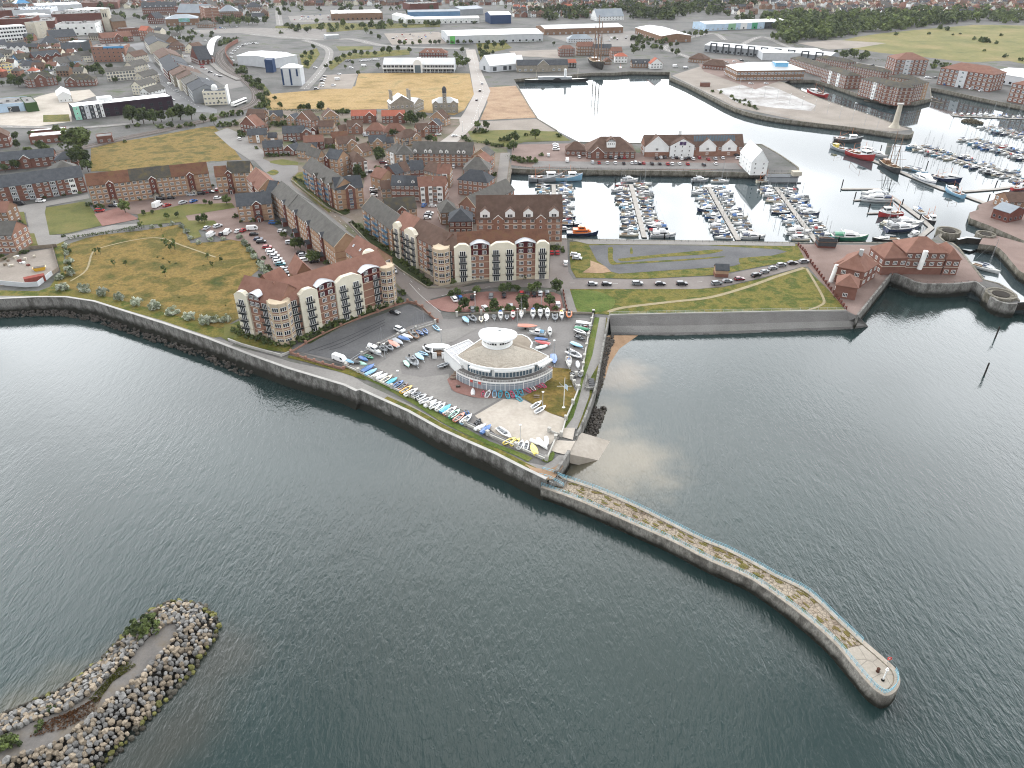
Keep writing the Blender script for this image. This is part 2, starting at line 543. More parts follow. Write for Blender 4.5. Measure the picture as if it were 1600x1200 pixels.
mb.build('wall',SEAWALL,t)
mb=MB()
wallmesh(mb,offset(pts,-.35),.95,1.003,1.18)
mb.build('coping',KERB,t)
mb=MB()
lo=offset(pts,-2.4)
for i in range(len(pts)-1):
 a,b=offset(pts,-.72)[i],offset(pts,-.72)[i+1]
 mb.face([(a.x,a.y,-3.2),(lo[i].x,lo[i].y,-5.4),(lo[i+1].x,lo[i+1].y,-5.4),(b.x,b.y,-3.2)])
mb.build('apron',SEAWALL,t)
quay('low concrete wall beside the slipway leading to the pier steps',GP('0',[(868,741),(889,708)]),SEAWALL,-5.5,.8,1.0,name='sea_wall',cat='sea wall')
quay('concrete flood wall along the footpath above the small beach',smooth_line(GP('0',[(900,686),(915,652),(929,613),(934,588),(942,543),(951,497)]),3),SEAWALL,-5.5,.6,1.1,name='flood_wall',cat='sea wall')
t=thing('beach_steps','small concrete stair alcove in the flood wall leading down to the beach','steps',G('k',1300,850))
mb=MB()
mb.rbox(0,0,0,3.4,.35,1.0,.2)
mb.rbox(-1.2,4.6,0,.35,9,1.0,-.16)
mb.build('wall',SEAWALL,t)
mb=MB()
for k in range(6):
 mb.rbox(.5,.8+k*.9,0,1.8,.9,.12+.12*k,-.16)
mb.build('step',ASPH3,t)
top=GP('0',[(952,494),(1050,492),(1150,490),(1250,488),(1322,487),(1341,495)],.1)
bot=GP('0',[(955,524),(1050,525),(1130,523),(1220,519),(1330,515),(1357,511)],SEA-.1)
mid=[a.lerp(b,.55)+Vector((0,0,.35))for a,b in zip(top,bot)]
mid2=[a.lerp(b,.85)+Vector((0,0,.1))for a,b in zip(top,bot)]
mb=MB()
for A,B in((top,mid),(mid,mid2),(mid2,bot)):
 for i in range(len(A)-1):
  mb.face([A[i],B[i],B[i+1],A[i+1]],int(A is mid))
e=[top[-1],mid[-1],mid2[-1],bot[-1]]
e2=G('0',1345,498,SEA)
mb.face(e+[e2])
tag(mb.build('revetment',[REVET,stained('painted lit revetment strip',(.20,.195,.185),(.25,.245,.235),-5.2,-4.6,.14)]),'smooth grey sloping concrete revetment below the grass bank','revetment')  # paler strip: the lit lower slope is painted into the concrete colour
quay('low concrete kerb wall along the top of the grey revetment',GP('0',[(952,493),(1050,491),(1150,489),(1250,487),(1322,486)]),KERB,-.5,.4,.5,name='kerb_wall',cat='wall')
sl=[G('0',887,709,-.2),G('0',899,687,-.2),G('0',909,676,-.2),G('0',953,689,SEA+.02),G('0',985,697,SEA-1.2),G('0',968,732,SEA-1.2),G('0',934,719,SEA+.02)]
mb=MB()
mb.face([sl[0],sl[6],sl[3],sl[2],sl[1]])
mb.face([sl[6],sl[5],sl[4],sl[3]])
for a,b in((0,6),(6,5),(4,3),(3,2)):
 mb.face([sl[a],sl[a]-Vector((0,0,3)),sl[b]-Vector((0,0,3)),sl[b]])
tag(mb.build('slipway',CONC),'pale concrete slipway running down into the sea beside the yacht club','slipway')
bt=GP('0',[(948,524),(945,540),(941,560),(936,580),(934,600),(931,615)],-2.6)
bb=GP('0',[(1000,524),(968,547),(952,572),(946,592),(938,606),(932,620)],SEA-.15)
mb=MB()
strip_pts=[(bt[i],bb[i])for i in range(6)]
for i in range(5):
 mb.face([bt[i],bb[i],bb[i+1],bt[i+1]],0 if i<3 else 1)
 mb.face([bt[i]+Vector((-2,0,.6)),bt[i],bt[i+1],bt[i+1]+Vector((-2,0,.6))],1)
o=mb.build('beach',[SAND,SHINGLE])
o['kind']='structure'
quay('grey concrete wall by the red brick quayside building, dropping to the sea',[p for p in GP('0',red_px[:2])],SEAWALL,-5.6,.7,.8)
quay('curved stone harbour wall below the red brick quayside building',smooth_line(GP('0',red_px[1:]),3),SEAWALL,-5.6,1.0,.8)
quay('stone wall on the near side of the lock chamber',GP('0',lock_w_px),QUAY,-5.6,1.0,.15)
quay('low quay edge on the near side of the marina basin',GP('0',basin_s_px),QUAY,-5,.8,.2)
quay('promenade quay wall on the left side of the marina basin',GP('0',basin_w_px),QUAY,-5,.8,.35)
quay('long dark stone quay wall below the hotel car park',smooth_line(GP('0',[(797,263)]+pen_s_px+pen_n_px[:4]),3),QUAY,-5,1.0,.3)
quay('quay wall behind the hotel at the near edge of the open dock',GP('0',pen_n_px[3:]),QUAY,-5,1.0,.3)
quay('stone quay wall on the left bank of the open dock',GP('0',jack_w_px),QUAY,-5,1.0,.3)
quay('historic quay wall at the head of the open dock',GP('0',jack_n_px+jack_e_px[:1]),QUAY,-5,1.0,.3)
quay('long quay wall on the dock side of the monument pier',smooth_line(GP('0',jack_e_px),3),QUAY,-5,1.0,.3)
quay('quay wall on the channel side of the monument pier',GP('0',tip_px),QUAY,-5,1.0,.3)
quay('quay wall in front of the brick waterside flats and offices',GP('0',chan_px),QUAY,-5,1.0,.3)
ZP=-1.5
front_px=[(845,762),(900,782),(950,803),(1000,825),(1050,847),(1112,879),(1175,907),(1250,960),(1300,1003),(1325,1032),(1350,1062),(1365,1078)]
head_px=[(1382,1088),(1397,1083),(1406,1068),(1402,1050),(1387,1034)]
back_px=[(870,742),(915,757),(950,770),(1000,792),(1050,817),(1100,842),(1135,856),(1175,876),(1212,897),(1250,915),(1275,932),(1312,967),(1350,1002)]
FRONT=smooth_line(GP('0',front_px,ZP),3)
HEAD=smooth_line([FRONT[-1]]+GP('0',head_px,ZP)+[G('0',1350,1002,ZP)],5)[1:-1]
BACK=smooth_line(GP('0',back_px,ZP),3)
loop=FRONT+HEAD+BACK[::-1]
t=thing('stone_pier','long narrow curving stone pier reaching into the sea with a rounded head','pier')
mb=MB()
n=len(loop)
cx=sum((p for p in loop),Vector())/n
base=offset(loop+[loop[0]],-.25)[:-1]
for i in range(n):
 a,b=loop[i],loop[(i+1)%n]
 c,d=base[i],base[(i+1)%n]
 mb.face([(a.x,a.y,ZP),(c.x,c.y,-7),(d.x,d.y,-7),(b.x,b.y,ZP)])
mb.build('wall',PIERW,t)
mb=MB()
for tt in tessellate_polygon([[Vector((p.x,p.y,0))for p in loop]]):
 a,b,c=[loop[q]for q in tt]
 if(b-a).cross(c-a).z<0:
  tt=(tt[0],tt[2],tt[1])
 mb.face([tuple(loop[q])for q in tt])
mb.build('paving',PIERTOP,t)
mb=MB()
inn=offset(loop+[loop[0]],1.0)[:-1]
for i in range(n-1):
 mb.face([(loop[i].x,loop[i].y,ZP+.22),(loop[i+1].x,loop[i+1].y,ZP+.22),(inn[i+1].x,inn[i+1].y,ZP+.22),(inn[i].x,inn[i].y,ZP+.22)])
 mb.face([(inn[i].x,inn[i].y,ZP+.22),(inn[i+1].x,inn[i+1].y,ZP+.22),(inn[i+1].x,inn[i+1].y,ZP),(inn[i].x,inn[i].y,ZP)])
 mb.face([(loop[i].x,loop[i].y,ZP),(loop[i+1].x,loop[i+1].y,ZP),(loop[i+1].x,loop[i+1].y,ZP+.22),(loop[i].x,loop[i].y,ZP+.22)])
mb.build('edge_stones',PIERCAP,t)
hc=[p for p in inn if(p-G('n',1095,830,ZP)).length<8.2]
mb=MB()
ctr=sum(hc,Vector())/len(hc)
hp=sorted([(p.x,p.y)for p in hc],key=lambda q:atan2(q[1]-ctr.y,q[0]-ctr.x))
mb.prism([(ctr.x+(x-ctr.x)*.93,ctr.y+(y-ctr.y)*.93)for x,y in hp],ZP,ZP+.1)
mb.build('head_slab',mat('pale pier slab',[(.25,.225,.19),(.34,.31,.265)],scale=.3,fine=1.5,fvar=.15,bricks=(.35,.04,.6)),t)
MOSSY=mat('pier weeds',[(.075,.075,.022),(.13,.11,.038),(.12,.085,.04)],scale=.6,fine=3,fvar=.3)
mb=MB()
rr=random.Random(5)
k_n=len(BACK)
for _ in range(300):
 u=rr.random()**.8
 i=min(int(u*(k_n-1)),k_n-2)
 a=BACK[i].lerp(BACK[i+1],rr.random())
 j=min(range(len(FRONT)),key=lambda q:(FRONT[q]-a).length)
 c=a.lerp(FRONT[j],rr.choice([rr.uniform(.12,.3),rr.uniform(.3,.85),rr.uniform(.7,.85)]))
 r=rr.uniform(.15,.7)
 al=atan2((BACK[i+1]-BACK[i]).y,(BACK[i+1]-BACK[i]).x)
 pl=[]
 for q in range(7):
  th=2*pi*q/7
  rad=r*rr.uniform(.5,1.1)
  x,y=rad*1.7*cos(th),rad*.6*sin(th)
  pl.append((c.x+x*cos(al)-y*sin(al),c.y+x*sin(al)+y*cos(al)))
 mb.prism(pl,ZP,ZP+.03+.0004*_)
o=mb.build('weed_patches',MOSSY,t)
o['kind']='stuff'
def railing(label,pts,z,h=1.1,m=BLUERAIL,every=1,step=2.0,rails=3,r=.03,group=None,cat='railing',posts=True):
 t=thing('railing',label,cat,(0,0,0),0,group)
 out=[pts[0]]
 acc=0
 for a,b in zip(pts,pts[1:]):
  L=(b-a).length
  k=max(1,round(L/step))
  out+=[a.lerp(b,(q+1)/k)for q in range(k)]
 mb=MB()
 for i in range(len(out)-1):
  for q in range(rails):
   zz=z+h*(q+1)/rails
   mb.tube((out[i].x,out[i].y,zz),(out[i+1].x,out[i+1].y,zz),r,n=4,cap=False)
 mb.build('rails',m,t)
 if posts:
  pm=MB().tube((0,0,0),(0,0,h+.05),r*1.5,n=5).mesh('post',m)
  st=max(1,math.ceil(len(out)/100))
  for p in out[::st]:
   link('post',pm,t,(p.x,p.y,z))
 return t
railing('pale blue railing along the open sea side of the pier and round its head',offset(FRONT+HEAD[:len(HEAD)//2+6],.5),ZP+.22,step=2.6,r=.03)
railing('pale blue railing along the harbour side of the pier',offset(BACK,-.5),ZP+.22,step=2.4,r=.03)
t=thing('pier_steps','blue railed concrete steps from the footpath down to the pier','steps',G('l',880,770))
mb=MB()
for k in range(7):
 mb.rbox(-.6+k*.55,-.9-k*.12,-1.2,.56,2.6,1.2-.17*k,-.4)
mb.build('step',SEAWALL,t)
mb=MB()
for s in(-1.3,1.3):
 q=Matrix.Rotation(-.4,3,'Z')
 for zz in(.5,1.0):
  a,b,c=q@Vector((-3.5,s,0)),q@Vector((-.6,s,0)),q@Vector((3.2,s,-1.2))
  up=Vector((0,0,zz))
  mb.tube(a+up,b+up,.05,n=4)
  mb.tube(b+up,c+up,.05,n=4)
 for f in range(6):
  p=a.lerp(b,f/2)if f<3 else b.lerp(c,(f-2)/3)
  mb.tube(p,p+Vector((0,0,1.0)),.06,n=4)
mb.build('handrail',BLUERAIL,t)
t=thing('pier_beacon','white beacon post with a black base on the pier head','beacon',G('n',1117,852,ZP+.1))
mb=MB();mb.lathe([(.0,0),(.3,0),(.3,.25),(.18,.35),(.0,.35)],10);mb.build('base',RUBBER,t)
mb=MB();mb.lathe([(.13,.35),(.11,3.0),(0,3.0)],10);mb.build('mast',TRIM,t)
mb=MB();mb.lathe([(.0,3.0),(.28,3.0),(.28,3.12),(.16,3.15),(.16,3.5),(.2,3.55),(0,3.7)],10);mb.build('lantern',TRIM,t)
t=thing('lifebuoy_post','small red lifebuoy on a post at the pier head railing','lifebuoy',G('n',1146,745,ZP+.2))
mb=MB();mb.tube((0,0,0),(0,0,1.5),.06);mb.build('post',GALV,t)
mb=MB();prof=[]
for a in range(13):
 th=2*pi*a/12
 mb_r=[(.42*cos(th),-.1,1.5+.42*sin(th))]
 prof.append([((.36+.11*cos(q))*cos(th),-.1+.11*sin(q),1.5+(.36+.11*cos(q))*sin(th))for q in(0,1.57,3.14,4.71)])
mb.loft(prof,caps=False);mb.build('ring',paint('red',(.55,.04,.03)),t)
t=thing('mooring_bollard','squat dark iron bollard on the pale pier head slab','bollard',G('n',1085,797,ZP+.1))
mb=MB();mb.lathe([(0,0),(.35,0),(.3,.3),(.2,.5),(.36,.75),(.3,.95),(0,1.0)],10);mb.build('post',mat('rusty iron',(.07,.035,.025),scale=2),t)
SHOAL=[(G('0',950,698),25,(.17,.145,.10)),(G('0',968,565),16,(.15,.12,.08)),(G('0',945,620),12,(.10,.09,.06)),(G('o',180,770),14,(.075,.068,.045)),(G('o',700,480),12,(.06,.055,.038)),(G('o',1330,420),13,(.035,.036,.03)),(G('o',1050,850),13,(.035,.036,.03)),(G('o',620,1200),14,(.035,.036,.03))]
def water_mat(name,body,rough,bumps,shoal=(),spec=.5):
 m=bpy.data.materials.new(name)
 nt=nodes_of(m)
 N,Lk=nt.nodes.new,nt.links.new
 out=N('ShaderNodeOutputMaterial')
 b=N('ShaderNodeBsdfPrincipled')
 Lk(b.outputs[0],out.inputs[0])
 b.inputs['Roughness'].default_value=rough
 b.inputs['IOR'].default_value=1.333
 b.inputs['Specular IOR Level'].default_value=spec
 g=N('ShaderNodeNewGeometry')
 n0=N('ShaderNodeTexNoise')
 n0.inputs['Scale'].default_value=.008
 n0.inputs['Detail'].default_value=4
 Lk(g.outputs['Position'],n0.inputs['Vector'])
 cr=N('ShaderNodeValToRGB')
 cr.color_ramp.elements[0].position=.35
 cr.color_ramp.elements[1].position=.65
 cr.color_ramp.elements[0].color=(*[c*.82 for c in body],1)
 cr.color_ramp.elements[1].color=(*[c*1.18 for c in body],1)
 Lk(n0.outputs[0],cr.inputs[0])
 col_out=cr.outputs[0]
 for c,rad,tint in shoal:
  vd=N('ShaderNodeVectorMath')
  vd.operation='DISTANCE'
  nd=N('ShaderNodeVectorMath')
  nd.operation='ADD'
  nn_=N('ShaderNodeTexNoise')
  nn_.inputs['Scale'].default_value=.12
  nn_.inputs['Detail'].default_value=5
  Lk(g.outputs['Position'],nn_.inputs['Vector'])
  ns_=N('ShaderNodeVectorMath')
  ns_.operation='SCALE'
  ns_.inputs['Scale'].default_value=rad*.9
  Lk(nn_.outputs['Color'],ns_.inputs[0])
  Lk(g.outputs['Position'],nd.inputs[0])
  Lk(ns_.outputs[0],nd.inputs[1])
  Lk(nd.outputs[0],vd.inputs[0])
  vd.inputs[1].default_value=(c.x+rad*.45,c.y+rad*.45,SEA+rad*.45)
  mr=N('ShaderNodeMapRange')
  mr.interpolation_type='SMOOTHSTEP'
  mr.inputs[1].default_value=rad*.15
  mr.inputs[2].default_value=rad
  mr.inputs[3].default_value=.75
  mr.inputs[4].default_value=0
  Lk(vd.outputs['Value'],mr.inputs[0])
  mx=N('ShaderNodeMix')
  mx.data_type='RGBA'
  Lk(mr.outputs[0],mx.inputs['Factor'])
  Lk(col_out,mx.inputs['A'])
  mx.inputs['B'].default_value=(*tint,1)
  col_out=mx.outputs['Result']
 Lk(col_out,b.inputs['Base Color'])
 prev=None
 for(sc,rot,st,dist,kind)in bumps:
  mp=N('ShaderNodeMapping')
  mp.inputs['Rotation'].default_value=(0,0,radians(rot))
  mp.inputs['Scale'].default_value=(sc,sc*st,sc)
  Lk(g.outputs['Position'],mp.inputs[0])
  tx=N('ShaderNodeTexNoise')
  tx.inputs['Scale'].default_value=1
  tx.inputs['Detail'].default_value=3
  tx.inputs['Roughness'].default_value=.55
  tx.inputs['Distortion'].default_value=.6
  Lk(mp.outputs[0],tx.inputs['Vector'])
  mo=N('ShaderNodeTexNoise')
  mo.inputs['Scale'].default_value=.02
  mo.inputs['Detail'].default_value=3
  Lk(g.outputs['Position'],mo.inputs['Vector'])
  mr=N('ShaderNodeMapRange')
  mr.inputs[1].default_value=.3
  mr.inputs[2].default_value=.7
  mr.inputs[3].default_value=.22
  mr.inputs[4].default_value=1.1
  Lk(mo.outputs[0],mr.inputs[0])
  bp=N('ShaderNodeBump')
  bp.inputs['Distance'].default_value=dist
  sy=N('ShaderNodeSeparateXYZ')
  Lk(g.outputs['Position'],sy.inputs[0])
  sh=N('ShaderNodeMapRange')
  sh.inputs[1].default_value=110
  sh.inputs[2].default_value=215
  sh.inputs[3].default_value=1
  sh.inputs[4].default_value=.3
  Lk(sy.outputs['Y'],sh.inputs[0])
  ml=N('ShaderNodeMath')
  ml.operation='MULTIPLY'
  Lk(mr.outputs[0],ml.inputs[0])
  Lk(sh.outputs[0],ml.inputs[1])
  Lk(ml.outputs[0],bp.inputs['Strength'])
  Lk(tx.outputs[0],bp.inputs['Height'])
  if prev:
   Lk(prev,bp.inputs['Normal'])
  prev=bp.outputs[0]
 if prev:
  Lk(prev,b.inputs['Normal'])
 return m
SEAM=water_mat('sea water',(.0128,.0275,.0268),.05,[(.12,30,.5,.12,0),(.62,9,.30,.24,0),(1.7,-14,.38,.17,0)],SHOAL)
DOCKM=water_mat('dock water',(.03,.045,.05),.05,[(.25,8,.4,.02,0),(.9,-20,.5,.009,0)])
mb=MB()
mb.face([(-6000,-300,SEA),(6000,-300,SEA),(6000,1000,SEA),(-6000,1000,SEA)])
structure('sea',link('sea',mb.mesh('sea',SEAM,fix=False)))
dock_px=[(760,100),(1045,108),(1200,115),(1300,120),(1445,120),(1500,138),(1700,175),(2100,240),(2100,345),(1640,340),(1556,366),(1531,378),(1520,382),(1503,378),(1492,377),(1465,384),(870,386),(760,386)]
mb=MB()
dp=GP('0',dock_px)
for tt in tessellate_polygon([[Vector((p.x,p.y,0))for p in dp]]):
 mb.face([(dp[q].x,dp[q].y,DOCK)for q in tt])
o=structure('dock_water',link('dock_water',mb.mesh('dock_water',DOCKM)))
mb=MB()
lp=GP('0',[(1465,384),(1492,377),(1503,378),(1520,384),(1531,380),(1580,380),(1640,430),(1640,470),(1600,474),(1588,474),(1520,450)])
for tt in tessellate_polygon([[Vector((p.x,p.y,0))for p in lp]]):
 mb.face([(lp[q].x,lp[q].y,SEA+.9)for q in tt])
structure('lock_water',link('lock_water',mb.mesh('lock_water',DOCKM)))
Z=patch
Z('waste_field','0',[(106,382),(135,372),(160,367),(225,360),(280,351),(288,362),(298,380),(340,378),(371,373),(388,390),(412,415),(392,432),(378,445),(372,470),(373,498),(345,514),(300,500),(240,484),(180,466),(110,452),(84,446),(100,415)],GRASSY,2)
Z('grass_bank','0',[(-80,452),(60,455),(84,446),(110,452),(180,466),(240,484),(300,500),(345,514),(376,500),(376,515),(350,526),(330,528),(250,503),(150,470),(105,463),(-80,466)],GRASSM,1)
Z('verge','0',[(345,527),(376,512),(381,519),(356,533)],LAWN,3)
Z('promenade','0',[(-80,462),(100,463),(150,471),(250,500),(330,527),(360,535),(378,522),(362,540),(420,555),(455,566),(545,584),(570,600),(640,632),(700,667),(760,697),(820,722),(850,728),(865,718),(872,712),(889,709),(870,740),(853,750),(820,735),(775,712),(727,691),(690,674),(640,646),(596,626),(565,612),(559,614),(540,605),(450,578),(400,560),(330,533),(260,509),(200,490),(150,474),(105,467),(60,467),(-80,470)],ASPH2,2)
Z('grass_verge','j',[(0,500),(30,540),(300,660),(600,830),(800,960),(1000,1060),(1200,1150),(1420,1240),(1520,1290),(1560,1260),(1500,1230),(1200,1120),(1000,1010),(800,900),(600,780),(420,690),(200,580),(20,500)],GRASSG,3)
sv=smooth_line(SW[15:22],3)
mb=MB()
strip(mb,offset(sv,2.6),offset(sv,.12),lift(4))
structure('grass_verge',link('grass_verge',mb.mesh('grass_verge',GRASSM)))
Z('bare_corner','l',[(640,670),(720,700),(830,720),(900,690),(940,650),(960,690),(880,800),(820,800),(720,740)],DIRT,4)
Z('grass_verge','l',[(780,640),(880,560),(890,590),(870,640),(820,660)],GRASSG,5)
Z('sports_grass','i',[(0,720),(120,740),(150,760),(30,830),(0,820)],LAWN,2)
Z('grass_verge','i',[(540,990),(640,1010),(960,1110),(1040,1090),(1180,1170),(1180,1200),(1000,1140),(700,1050),(530,1010)],GRASSM,4)
Z('boat_yard','0',[(462,549),(500,528),(560,505),(640,476),(664,488),(695,499),(780,497),(880,497),(922,498),(918,560),(912,600),(897,652),(870,690),(863,708),(858,718),(840,714),(790,697),(700,650),(640,617),(590,592),(543,573)],ASPH,3)
Z('car_park','0',[(462,549),(500,528),(560,505),(640,476),(650,482),(680,500),(640,510),(590,535),(546,567)],ASPH3,4)
Z('yard_track','j',[(240,500),(420,380),(600,280),(740,200),(960,170),(1100,180),(900,290),(700,340),(640,420),(450,470),(470,560),(640,590),(860,560),(880,700),(1060,760),(1300,760),(1060,900),(900,830),(640,720),(430,600)],ASPH2,5)
Z('concrete_apron','k',[(330,1070),(570,930),(740,940),(960,1050),(1085,1095),(1050,1200),(960,1310),(700,1300),(500,1220)],CONC,6)
Z('yard_lawn','k',[(970,665),(1130,680),(1130,760),(1160,850),(1185,880),(1140,960),(1085,1085),(960,1050),(820,975),(720,915),(900,830),(950,740)],GRASSY,6)
Z('brick_patio','k',[(100,770),(180,700),(300,690),(700,700),(960,660),(960,720),(900,800),(840,850),(600,910),(400,925),(260,900),(150,860)],PAVER,7,True)
Z('slip_head','l',[(880,470),(1010,480),(1060,480),(1010,580),(960,590),(900,575),(860,560)],CONC,6)
Z('footpath','l',[(950,370),(1060,370),(1040,470),(930,440)],CONC,5)
Z('footpath','k',[(1370,245),(1425,250),(1395,500),(1370,620),(1290,760),(1285,900),(1220,1080),(1180,1180),(1080,1180),(1150,1080),(1200,920),(1230,790),(1310,560),(1350,350)],ASPH2,4)
Z('grass_verge','k',[(1330,245),(1370,250),(1350,350),(1310,560),(1230,790),(1200,920),(1150,1080),(1080,1190),(1040,1200),(1110,1060),(1190,880),(1220,740),(1240,640),(1290,400)],GRASSG,3)
Z('grass_verge','k',[(1425,250),(1445,260),(1380,640),(1330,780),(1300,900),(1210,1150),(1180,1180),(1220,1080),(1285,900),(1290,760),(1370,620),(1395,500)],GRASSM,3)
Z('garden_bed','i',[(60,860),(150,800),(320,830),(450,900),(540,900),(560,960),(400,950),(200,905)],GRASSM,4,True)
for p_ in([(440,110),(480,120),(600,190),(720,270),(790,330),(760,345),(690,330),(560,215),(470,160)],[(775,390),(860,400),(960,500),(1060,560),(1200,680),(1300,770),(1270,795),(1190,750),(1000,600),(860,470)],[(480,1140),(640,1050),(800,975),(960,915),(1080,880),(1130,870),(1060,915),(900,970),(700,1060),(540,1150)]):
 Z('shrub_bed','f',p_,mat('dark shrub bed',[(.025,.034,.014),(.05,.06,.022)],scale=.5,fine=2,fvar=.35),5)
Z('road','0',[(525,333),(548,343),(590,383),(640,424),(668,443),(700,452),(740,446),(800,438),(858,434),(860,400),(868,372),(886,372),(888,425),(896,437),(1000,437),(1120,432),(1192,418),(1262,406),(1262,417),(1250,418),(1192,434),(1130,448),(1090,452),(880,452),(840,449),(775,449),(700,461),(672,468),(690,492),(693,500),(662,488),(640,464),(617,440),(600,407)],mat('brown road surface',[(.155,.135,.125),(.205,.185,.172)],scale=.05,fine=1.2,fvar=.1),3)
Z('car_park','0',[(664,472),(700,463),(760,456),(865,457),(876,462),(882,488),(700,488),(690,486)],PAVER,4)
Z('footpath','0',[(876,452),(890,452),(902,490),(884,490)],FOOT,5)
Z('disused_lot','0',[(890,378),(1000,377),(1130,379.5),(1245,381.5),(1262,404),(1192,416),(1120,430),(1000,436),(900,434),(892,420),(890,400)],GRASSM,2)
Z('lot_tarmac','p',[(160,135),(400,132),(900,135),(1340,160),(1400,175),(1300,200),(1250,210),(1060,265),(900,275),(600,295),(350,312),(300,300),(260,265),(210,230)],ASPH3,3)
for pts in([(280,150),(310,150),(310,220),(340,250),(300,255),(280,220)],[(340,220),(520,200),(900,165),(1000,165),(900,190),(600,210),(380,235)],[(330,245),(700,225),(980,205),(980,212),(700,235),(340,255)],[(1100,215),(1300,200),(1300,215),(1130,250),(1100,240)],[(420,150),(430,150),(435,185),(418,185)]):
 Z('weed_strip','p',pts,GRASSM,4,True)
Z('bare_patch','p',[(170,230),(200,240),(260,265),(300,300),(240,310),(120,305),(170,270)],DIRT,4)
Z('footway','p',[(40,100),(900,105),(1450,120),(1450,140),(900,132),(160,128)],ASPH2,4)
Z('grass_slope','0',[(890,452),(1090,452),(1130,449),(1192,435),(1250,419),(1258,418),(1326,484),(1250,486),(950,492),(902,488)],GRASSM,2)
Z('grass_patch','0',[(892,454),(930,455),(960,468),(950,485),(905,487)],GRASSG,3,True)
road('trodden_path','0',[(950,488),(975,481),(1050,472),(1110,465),(1170,448),(1215,432),(1256,419)],1.7,mat('trodden earth',[(.22,.185,.11),(.29,.25,.16)],scale=.3,fine=2,fvar=.2),4)
road('trodden_path','h',[(240,680),(300,780),(350,880),(320,915),(250,940)],1.0,MATS['trodden earth'],4)
road('trodden_path','e',[(440,760),(540,690),(580,580),(650,545),(850,500),(1000,490),(1150,540),(1350,610)],.8,MATS['trodden earth'],4)
Z('forecourt','0',[(1245,382),(1330,383),(1400,383),(1470,380),(1488,383),(1516,412),(1536,440),(1525,442),(1480,445),(1437,444),(1393,428),(1339,494),(1322,485),(1262,416),(1255,400)],PAVE,2)
Z('housing_ground','0',[(340,205),(400,172),(560,172),(720,185),(790,225),(800,265),(786,350),(800,372),(880,374),(870,400),(700,455),(640,464),(560,400),(470,300),(380,240)],mat('garden and drive ground',[(.07,.085,.035),(.15,.125,.10),(.21,.175,.15)],scale=.05,fine=1,fvar=.2),1)
Z('road','q',[(0,470),(60,520),(240,640),(350,690),(640,730),(640,790),(560,860),(580,930),(760,1080),(960,1240),(1150,1390),(1050,1390),(860,1240),(640,1060),(440,900),(340,850),(300,800),(200,690),(0,560)],ASPH,3)
Z('turning_island','q',[(310,800),(380,770),(430,785),(430,810),(370,830)],GRASSM,5,True)
Z('grass_verge','q',[(340,680),(480,660),(640,690),(640,720),(480,725),(350,700)],LAWN,4)
Z('grass_verge','q',[(560,880),(640,800),(690,790),(700,900),(900,1100),(1000,1200),(960,1220),(760,1050),(590,910)],GRASSM,4)
Z('road','a',[(1340,830),(1420,800),(1560,860),(1600,900),(1660,960),(1640,1000),(1560,1000),(1440,920)],ASPH2,3)
Z('courtyard','f',[(780,60),(900,0),(1100,20),(1000,120),(1000,240),(860,250),(880,120)],PAVE,4)
Z('courtyard','f',[(1200,250),(1400,60),(1480,30),(1450,250),(1380,440),(1200,420)],PAVE,4)
Z('courtyard','r',[(960,740),(1080,740),(1060,1150),(880,1150),(940,950)],PAVE,4)
Z('promenade','r',[(1480,600),(1580,590),(1520,1100),(1480,1160),(1380,1160),(1440,900)],FOOT,4)
Z('terrace_court','0',[(140,318),(330,295),(372,300),(371,345),(420,360),(520,415),(490,425),(440,440),(380,378),(345,372),(285,345),(190,332)],PAVE,2)
Z('car_park','0',[(350,335),(420,348),(520,415),(540,430),(470,440),(440,434),(385,370),(345,368),(310,358)],PAVE,3)
Z('lawn','e',[(280,300),(530,260),(580,310),(640,410),(420,460),(310,470),(290,400)],LAWN,3)
Z('lawn','e',[(860,340),(1150,280),(1450,270),(1470,300),(1160,350),(1180,380),(1340,380),(1360,400),(1240,440),(1260,480),(1200,500),(1130,390),(880,410)],LAWN,4)
Z('car_park','e',[(590,340),(740,300),(870,370),(640,415)],PAVER,4)
Z('street','e',[(-40,320),(60,300),(550,215),(560,240),(290,290),(280,330),(310,470),(420,470),(700,410),(850,400),(860,410),(420,500),(330,540),(180,550),(150,450),(90,440),(180,420),(160,330),(50,340)],ASPH2,3)
Z('lawn','e',[(70,330),(150,325),(170,410),(90,440)],LAWN,4)
Z('verge','e',[(150,460),(215,460),(240,540),(180,550)],LAWN,4)
Z('builders_yard','e',[(0,640),(120,590),(330,550),(370,690),(310,740),(0,790)],BEIGE,3)
Z('grass_verge','e',[(330,530),(400,500),(400,720),(320,830),(270,850),(380,700)],GRASSM,2)
Z('meadow','0',[(142,228),(230,215),(310,200),(335,197),(352,215),(378,250),(330,252),(230,268),(142,268)],GRASSY,2)
Z('straw_field','b',[(60,590),(300,570),(620,540),(640,460),(900,455),(1335,460),(1362,590),(1300,690),(1240,720),(800,680),(500,690),(300,680),(100,690)],GRASSO,2)
Z('car_park','b',[(420,470),(640,460),(600,555),(380,555)],BEIGE,3)
Z('road','b',[(1310,310),(1370,310),(1410,450),(1465,570),(1430,660),(1380,770),(1300,850),(1250,895),(1140,895),(1230,830),(1275,780),(1270,745),(1180,745),(1180,735),(1280,735),(1310,690),(1362,590),(1340,460)],mat('pale road surface',[(.30,.27,.245),(.36,.335,.31)],scale=.05,fine=1,fvar=.08),4)
Z('waste_ground','0',[(757,137),(806,134),(838,184),(750,188),(762,160)],DIRT,2)
Z('plaza','0',[(748,190),(838,186),(868,205),(832,208),(760,206)],BEIGE,2)
Z('park_lawn','0',[(730,205),(800,203),(870,206),(892,220),(820,222),(790,230),(740,222)],LAWN,3)
